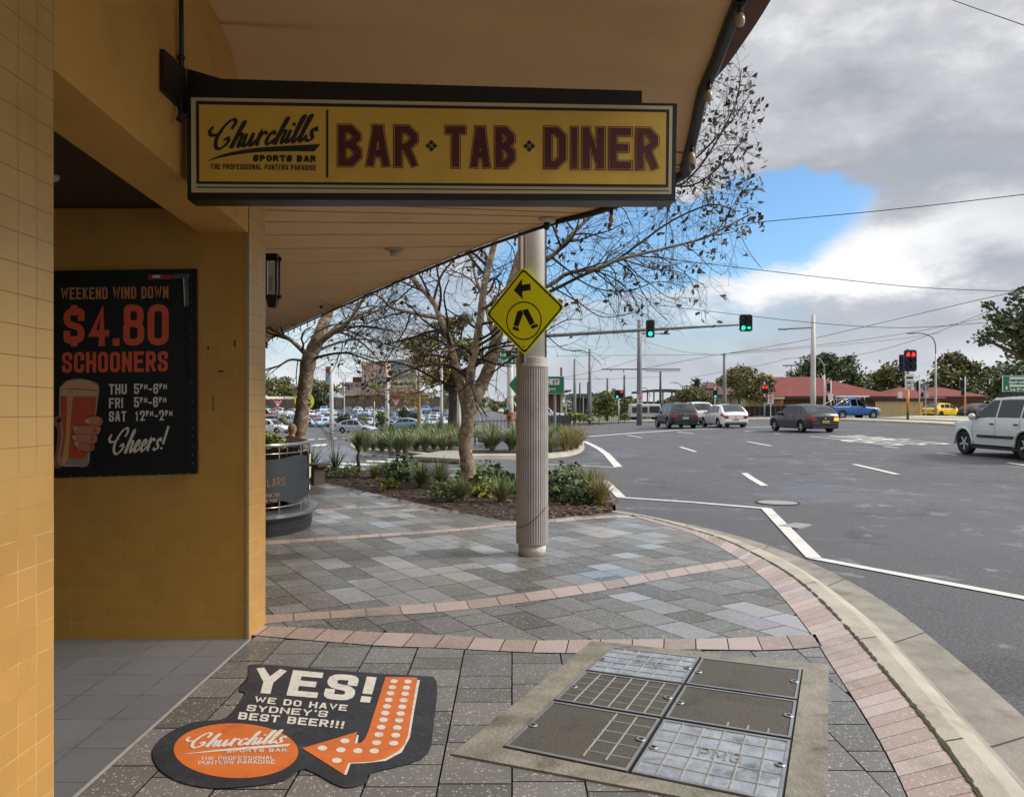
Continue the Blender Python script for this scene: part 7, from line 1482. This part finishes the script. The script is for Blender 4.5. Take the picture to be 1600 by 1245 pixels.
def roof(t, o, nm, mat, *a): v, f = hip(*a); MB().add([p-o for p in v], f).build(nm, mat, t)
def windows(t, o, lst, Y, frame=None, pane=None):
    for x0, x1, y0, y1 in lst:
        L = lambda x, y, d: tuple(Vector(P(x, y, Y))-o+Vector((0, -d, 0))); mb = MB(); mb.prism([L(x0, y0, .06), L(x1, y0, .06), L(x1, y1, .06), L(x0, y1, .06)], (0, .05, 0)); w = mb.build('window', frame or WHT_S, t)
        e = (x1-x0)*.14; mb = MB()
        for a, b in ((0, .5), (.5, 1)): mb.poly([L(x0+e+(x1-x0-2*e)*a+e*.3*(a > 0), y0+e, .066), L(x0+e+(x1-x0-2*e)*b-e*.3*(b < 1), y0+e, .066), L(x0+e+(x1-x0-2*e)*b-e*.3*(b < 1), y1-e, .066), L(x0+e+(x1-x0-2*e)*a+e*.3*(a > 0), y1-e, .066)])
        mb.build('pane', pane or GLS, w)
TILE_R = M('roof_tile_red', '6d302b', .85, var=.18, vs=.9, bump=.4, bs=6, dirt=('54262a', .8, .4)); BRK = tile_mat('brick_tan', '9a7448', .28, '7c6a55', var=.2, mortar=.05, rough=.85); BRD = tile_mat('brick_brown', '6f5440', .28, '5b4a3d', var=.2, mortar=.05, rough=.85)
TILE_B = M('roof_tile_brown', '573b31', .85, var=.2, vs=.7, bump=.3, bs=5); TILE_G = M('roof_tile_grey', '55504c', .85, var=.2, vs=.7); CRM = M('wall_cream', 'c3ac80', .8, var=.08, vs=.5); GUT = M('gutter_cream', 'cfc4a8', .6)
def building(name, label, px, Y): o = Vector(((px-800)*Y/F, Y, gz(px, Y))); return tag(empty(name, o, label, 'building')), o
t, o = building('brick_hall', 'long brick hall with a big dark red hip roof behind the signals', 1290, 98)
bldpart(t, o, 'wall', BRD, [blk(1222, 1392, 616, 662, 98, 9)]); roof(t, o, 'roof', TILE_R, 1196, 1402, 621, 1180, 1306, 586, 97, 13)
bldpart(t, o, 'wing_wall', BRK, [blk(1186, 1224, 621, 662, 95, 4)]); roof(t, o, 'wing_roof', TILE_R, 1182, 1226, 621.5, 1200, 1208, 603, 94.6, 5)
bldpart(t, o, 'gutter', GUT, [blk(1183, 1226, 620.5, 623, 94.4, .15)]); windows(t, o, [(1197, 1206, 630, 644), ], 95); windows(t, o, [(1226, 1233, 632, 644), (1243, 1250, 634, 646)], 98)
bldpart(t, o, 'eave_shadow_board', M('fascia_brown', '3c2a24', .8), [blk(1224, 1400, 620.5, 623.5, 96.6, .2)])
t, o = building('red_roofed_hall', 'low hall with a red tiled roof behind the yellow hatchback', 1470, 108)
bldpart(t, o, 'wall', BRD, [blk(1396, 1538, 620, 660, 108, 8)]); roof(t, o, 'roof', TILE_R, 1386, 1480, 624, 1437, 1450, 604, 107, 12); bldpart(t, o, 'gable', WHT_S, [blk(1404, 1410, 612, 622, 106.8, .3)]); 
v, f = hip(1440, 1546, 621, 1462, 1502, 604, 107.5, 10); MB().add([p-o for p in v], f).build('rear_roof', TILE_R, t); bldpart(t, o, 'fascia', M('fascia_brown', '3c2a24'), [blk(1386, 1545, 622, 625.5, 106.7, .3)])
t, o = building('beige_screen', 'plain beige panelled site hoarding behind the orange signal post', 1405, 92)
bldpart(t, o, 'panel', M('hoarding_beige', 'b79f78', .8, var=.1, vs=.6, dirt=('8c7655', .8, .5)), [blk(1368+i*12.3, 1380+i*12.3, 627, 656, 92, .12) for i in range(6)]); bldpart(t, o, 'capping', M('fascia_brown', '3c2a24'), [blk(1366, 1443, 624.5, 627, 91.9, .3)])
t, o = building('brick_shed', 'dark doorway porch with pale posts beside the beige hoarding', 1440, 93); bldpart(t, o, 'wall', BRD, [blk(1443, 1470, 626, 656, 93, 2)]); windows(t, o, [(1444.5, 1450, 634, 650)], 93); bldpart(t, o, 'post', PALE_P, [blk(1440.5, 1442.5, 625, 656, 92.6, .2)])
t, o = building('brown_tiled_house', 'pale house with brown tiled roof behind the grey hatchback row', 1140, 118); bldpart(t, o, 'wall', M('wall_grey', '9b968c', .8, var=.1), [blk(1126, 1164, 617, 655, 118, 7)]); roof(t, o, 'roof', TILE_B, 1122, 1168, 618, 1136, 1156, 605, 117, 9); windows(t, o, [(1129, 1135, 621, 634), (1139, 1144, 621, 634), (1152, 1158, 621, 632)], 118)
t, o = building('brown_tiled_house', 'upper tiled gable house standing behind the brown tiled roof', 1125, 135); bldpart(t, o, 'wall', M('wall_pale', 'b7a891', .8), [blk(1108, 1140, 606, 650, 135, 6)]); roof(t, o, 'roof', TILE_B, 1104, 1144, 608, 1114, 1132, 597, 134, 8); windows(t, o, [(1111, 1116, 611, 622)], 135)
t, o = building('tram_shelter', 'long flat curved canopy of the tram stop on slim columns', 1045, 120); mb = MB(); vs = []
for i in range(13):
    x = 996+i*7.2; y = 612-4.2*math.sin(math.pi*(i+1)/14); a = Vector(P(x, y, 120))-o; vs += [a, a+Vector((0, 0, -.35)), a+Vector((0, 6, -.35)), a+Vector((0, 6, 0))]
mb.add(vs, [(4*i+j, 4*i+(j+1) % 4, 4*i+4+(j+1) % 4, 4*i+4+j) for i in range(12) for j in range(4)]+[(0, 1, 2, 3), (51, 50, 49, 48)]); mb.build('canopy', M('canopy_grey', '4a443e', .8, var=.15), t)
for x in (1003, 1012, 1022, 1036, 1050, 1066): bldpart(t, o, 'column', M('column_pale', '8f8a80', .8), [blk(x-1, x+1, 612, 658, 120.5, .25)])
bldpart(t, o, 'screen', M('screen_dark', '54493f', .8, var=.2), [blk(1000, 1072, 628, 658, 124, .2)])
t, o = building('brick_pavilion', 'small red brown brick pavilion with an angled flat roof right of the fluted pole', 874, 96); bldpart(t, o, 'wall', tile_mat('brick_red', '6e4a40', .25, '5a463d', var=.2, mortar=.05, rough=.85), [blk(840, 878, 614, 664, 96, 6)]); bldpart(t, o, 'column', PALE_P, [blk(876, 879, 614, 664, 95.8, .3), blk(883.5, 886, 624, 662, 95.8, .2)])
mb = MB(); q = [P(834, 612, 95), P(893, 609, 95), P(893, 611, 95), P(880, 615, 95), P(834, 616, 95)]; mb.prism([Vector(p)-o for p in q], (0, 8, 0)); mb.build('roof', M('canopy_grey', '4a443e'), t); bldpart(t, o, 'doorway', M('door_pale', 'a59d93', .7), [blk(865, 868, 630, 663, 95.9, .1)])
t, o = building('grey_station_roof', 'dark grey metal station roof on posts behind the tall dark poles', 915, 150); bldpart(t, o, 'roof', M('metal_grey', '4f545a', .7, var=.1), [blk(893, 935, 615, 622, 150, 14)]); bldpart(t, o, 'wall', M('screen_blue_grey', '3b4046', .8, var=.2), [blk(897, 932, 622, 650, 154, 6)]); bldpart(t, o, 'post', PALE_P, [blk(x, x+1.2, 620, 655, 149.8, .3) for x in (896, 911, 926)])
t, o = building('cream_house', 'cream house with a brown tiled hip roof beyond the car park', 610, 262); bldpart(t, o, 'wall', CRM, [blk(561, 662, 616, 640, 262, 14)]); roof(t, o, 'roof', TILE_B, 553, 668, 618, 585, 640, 605, 260, 20); windows(t, o, [(570, 584, 621, 626), (595, 602, 621, 627), (612, 620, 621, 627), (636, 646, 621, 627)], 262, M('window_tan', '8d6f55', .7))
t, o = building('grey_roofed_house', 'house with a grey tiled roof left of the cream house', 540, 268); bldpart(t, o, 'wall', M('wall_tan', 'a58d68', .8, var=.1), [blk(522, 566, 617, 640, 268, 10)]); roof(t, o, 'roof', TILE_G, 508, 590, 619, 522, 576, 605, 266, 16); bldpart(t, o, 'chimney', TILE_B, [blk(543, 546.5, 600, 612, 272, 1.5)]); windows(t, o, [(531, 540, 622, 628)], 268)
t, o = building('pale_gabled_house', 'pale blue gabled house at the left of the grey tiled roof', 515, 240); bldpart(t, o, 'wall', M('wall_ice', 'aab6bf', .8), [blk(506, 525, 619, 640, 240, 8)]); roof(t, o, 'roof', M('roof_iron', '7f868c', .6), 504, 528, 621, 512, 520, 611, 239, 10)
t, o = building('pink_tower', 'pale pink apartment tower rising behind the cream house', 585, 420); PNK = M('wall_pink', 'b9a097', .8, var=.06, vs=.1); bldpart(t, o, 'wall', PNK, [blk(565, 603, 566, 640, 420, 16)]); bldpart(t, o, 'wing', M('wall_dusk', 'a3948f', .8), [blk(534, 565, 597, 640, 424, 14)]); bldpart(t, o, 'plant_room', TILE_B, [blk(551, 565, 589, 597, 426, 8)]); windows(t, o, [(569, 572, 585+i*9, 590+i*9) for i in range(3)]+[(580, 583, 583+i*9, 588+i*9) for i in range(3)]+[(540+i*8, 543+i*8, 600, 604) for i in range(3)], 420, M('window_dusk', '6f6764', .7))
t, o = building('glass_block', 'grey blue apartment block half hidden by plane twigs', 620, 440); bldpart(t, o, 'wall', M('wall_slate', '7f8a94', .7, var=.1, vs=.1), [blk(606, 650, 562, 640, 440, 18)]); bldpart(t, o, 'balcony', M('balcony_white', 'c1bfba', .7), [blk(610, 648, 594+i*8, 597+i*8, 438, 2) for i in range(4)]); windows(t, o, [(612+i*10, 618+i*10, 576, 584) for i in range(4)], 440)
t, o = building('pale_shed', 'long low pale roofed shed behind the left give way sign', 435, 222); bldpart(t, o, 'wall', M('wall_shed', '8d8578', .8), [blk(405, 456, 626, 645, 222, 8)]); roof(t, o, 'roof', M('roof_pale', 'b7ab98', .7), 403, 458, 627, 408, 452, 619, 221, 11)
# bus by the stop
X, Y = (1014-800)*84/F, 84; z0 = gz(1014, Y); t = tag(empty('white_bus', (X, Y, z0)), 'white bus with dark windows standing behind the no entry pole', 'bus'); k = Y/F
mb = MB(); mb.hexa([(-1.9, 0, .35), (1.2, -.5, .35), (1.6, 4, .35), (-1.6, 4.5, .35)], [(-1.8, .15, 1.75), (1.15, -.35, 1.75), (1.5, 3.9, 1.75), (-1.5, 4.4, 1.75)]); mb.build('body', M('bus_white', 'c2c3c2', .4), t, bevel=.12)
mb = MB(); mb.hexa([(.0, -.36, .85), (1.1, -.53, .85), (1.1, -.40, .85), (.0, -.22, .85)], [(.02, -.30, 1.5), (1.06, -.46, 1.5), (1.06, -.3, 1.5), (.02, -.14, 1.5)]); mb.hexa([(-1.8, -.08, .85), (-.2, -.33, .85), (-.2, -.2, .85), (-1.8, .04, .85)], [(-1.75, .04, 1.45), (-.2, -.22, 1.45), (-.2, -.1, 1.45), (-1.75, .16, 1.45)]); mb.build('window', GLS, t)
for x, y in ((-1.2, .1), (.8, -.2), (-1.0, 3.9), (1.2, 3.6)): mb = MB(); mb.lathe([(.38, -.12), (.4, 0), (.38, .12)], (x, y, .4), 16, 'y'); mb.build('wheel', TYRE, t)
# litter: fallen leaves on mulch and paving
rt = random.Random(9)
mb = MB(); A_, _ = resample(BED, 60); B_, _ = resample(BF, 60)
for _ in range(850):
    i = rt.randint(0, 59); v = rt.random()**1.3*1.05-.05; x = A_[i][0]+(B_[i][0]-A_[i][0])*v+rt.uniform(-.1, .1); y = A_[i][1]+(B_[i][1]-A_[i][1])*v+rt.uniform(-.1, .1); z = .035+.07*math.sin(math.pi*max(0, v)) if v > .02 else .006
    q = rt.uniform(0, 6.28); s = rt.uniform(.03, .075); u = Vector((math.cos(q), math.sin(q), rt.uniform(-.2, .2)))*s; w = Vector((-math.sin(q), math.cos(q), rt.uniform(-.2, .3)))*s*.6; p = Vector((x, y, z)); mb.poly([p-u, p+w, p+u, p-w], rt.randint(0, 1))
tag(mb.build('fallen_leaves', [M('litter_brown', '53391f', .9, var=.4, vs=9), M('litter_tan', '80603d', .9, var=.4, vs=9)], solid=-1), 'scattered brown fallen leaves on the mulch of the near bed', 'leaf litter', kind='stuff')
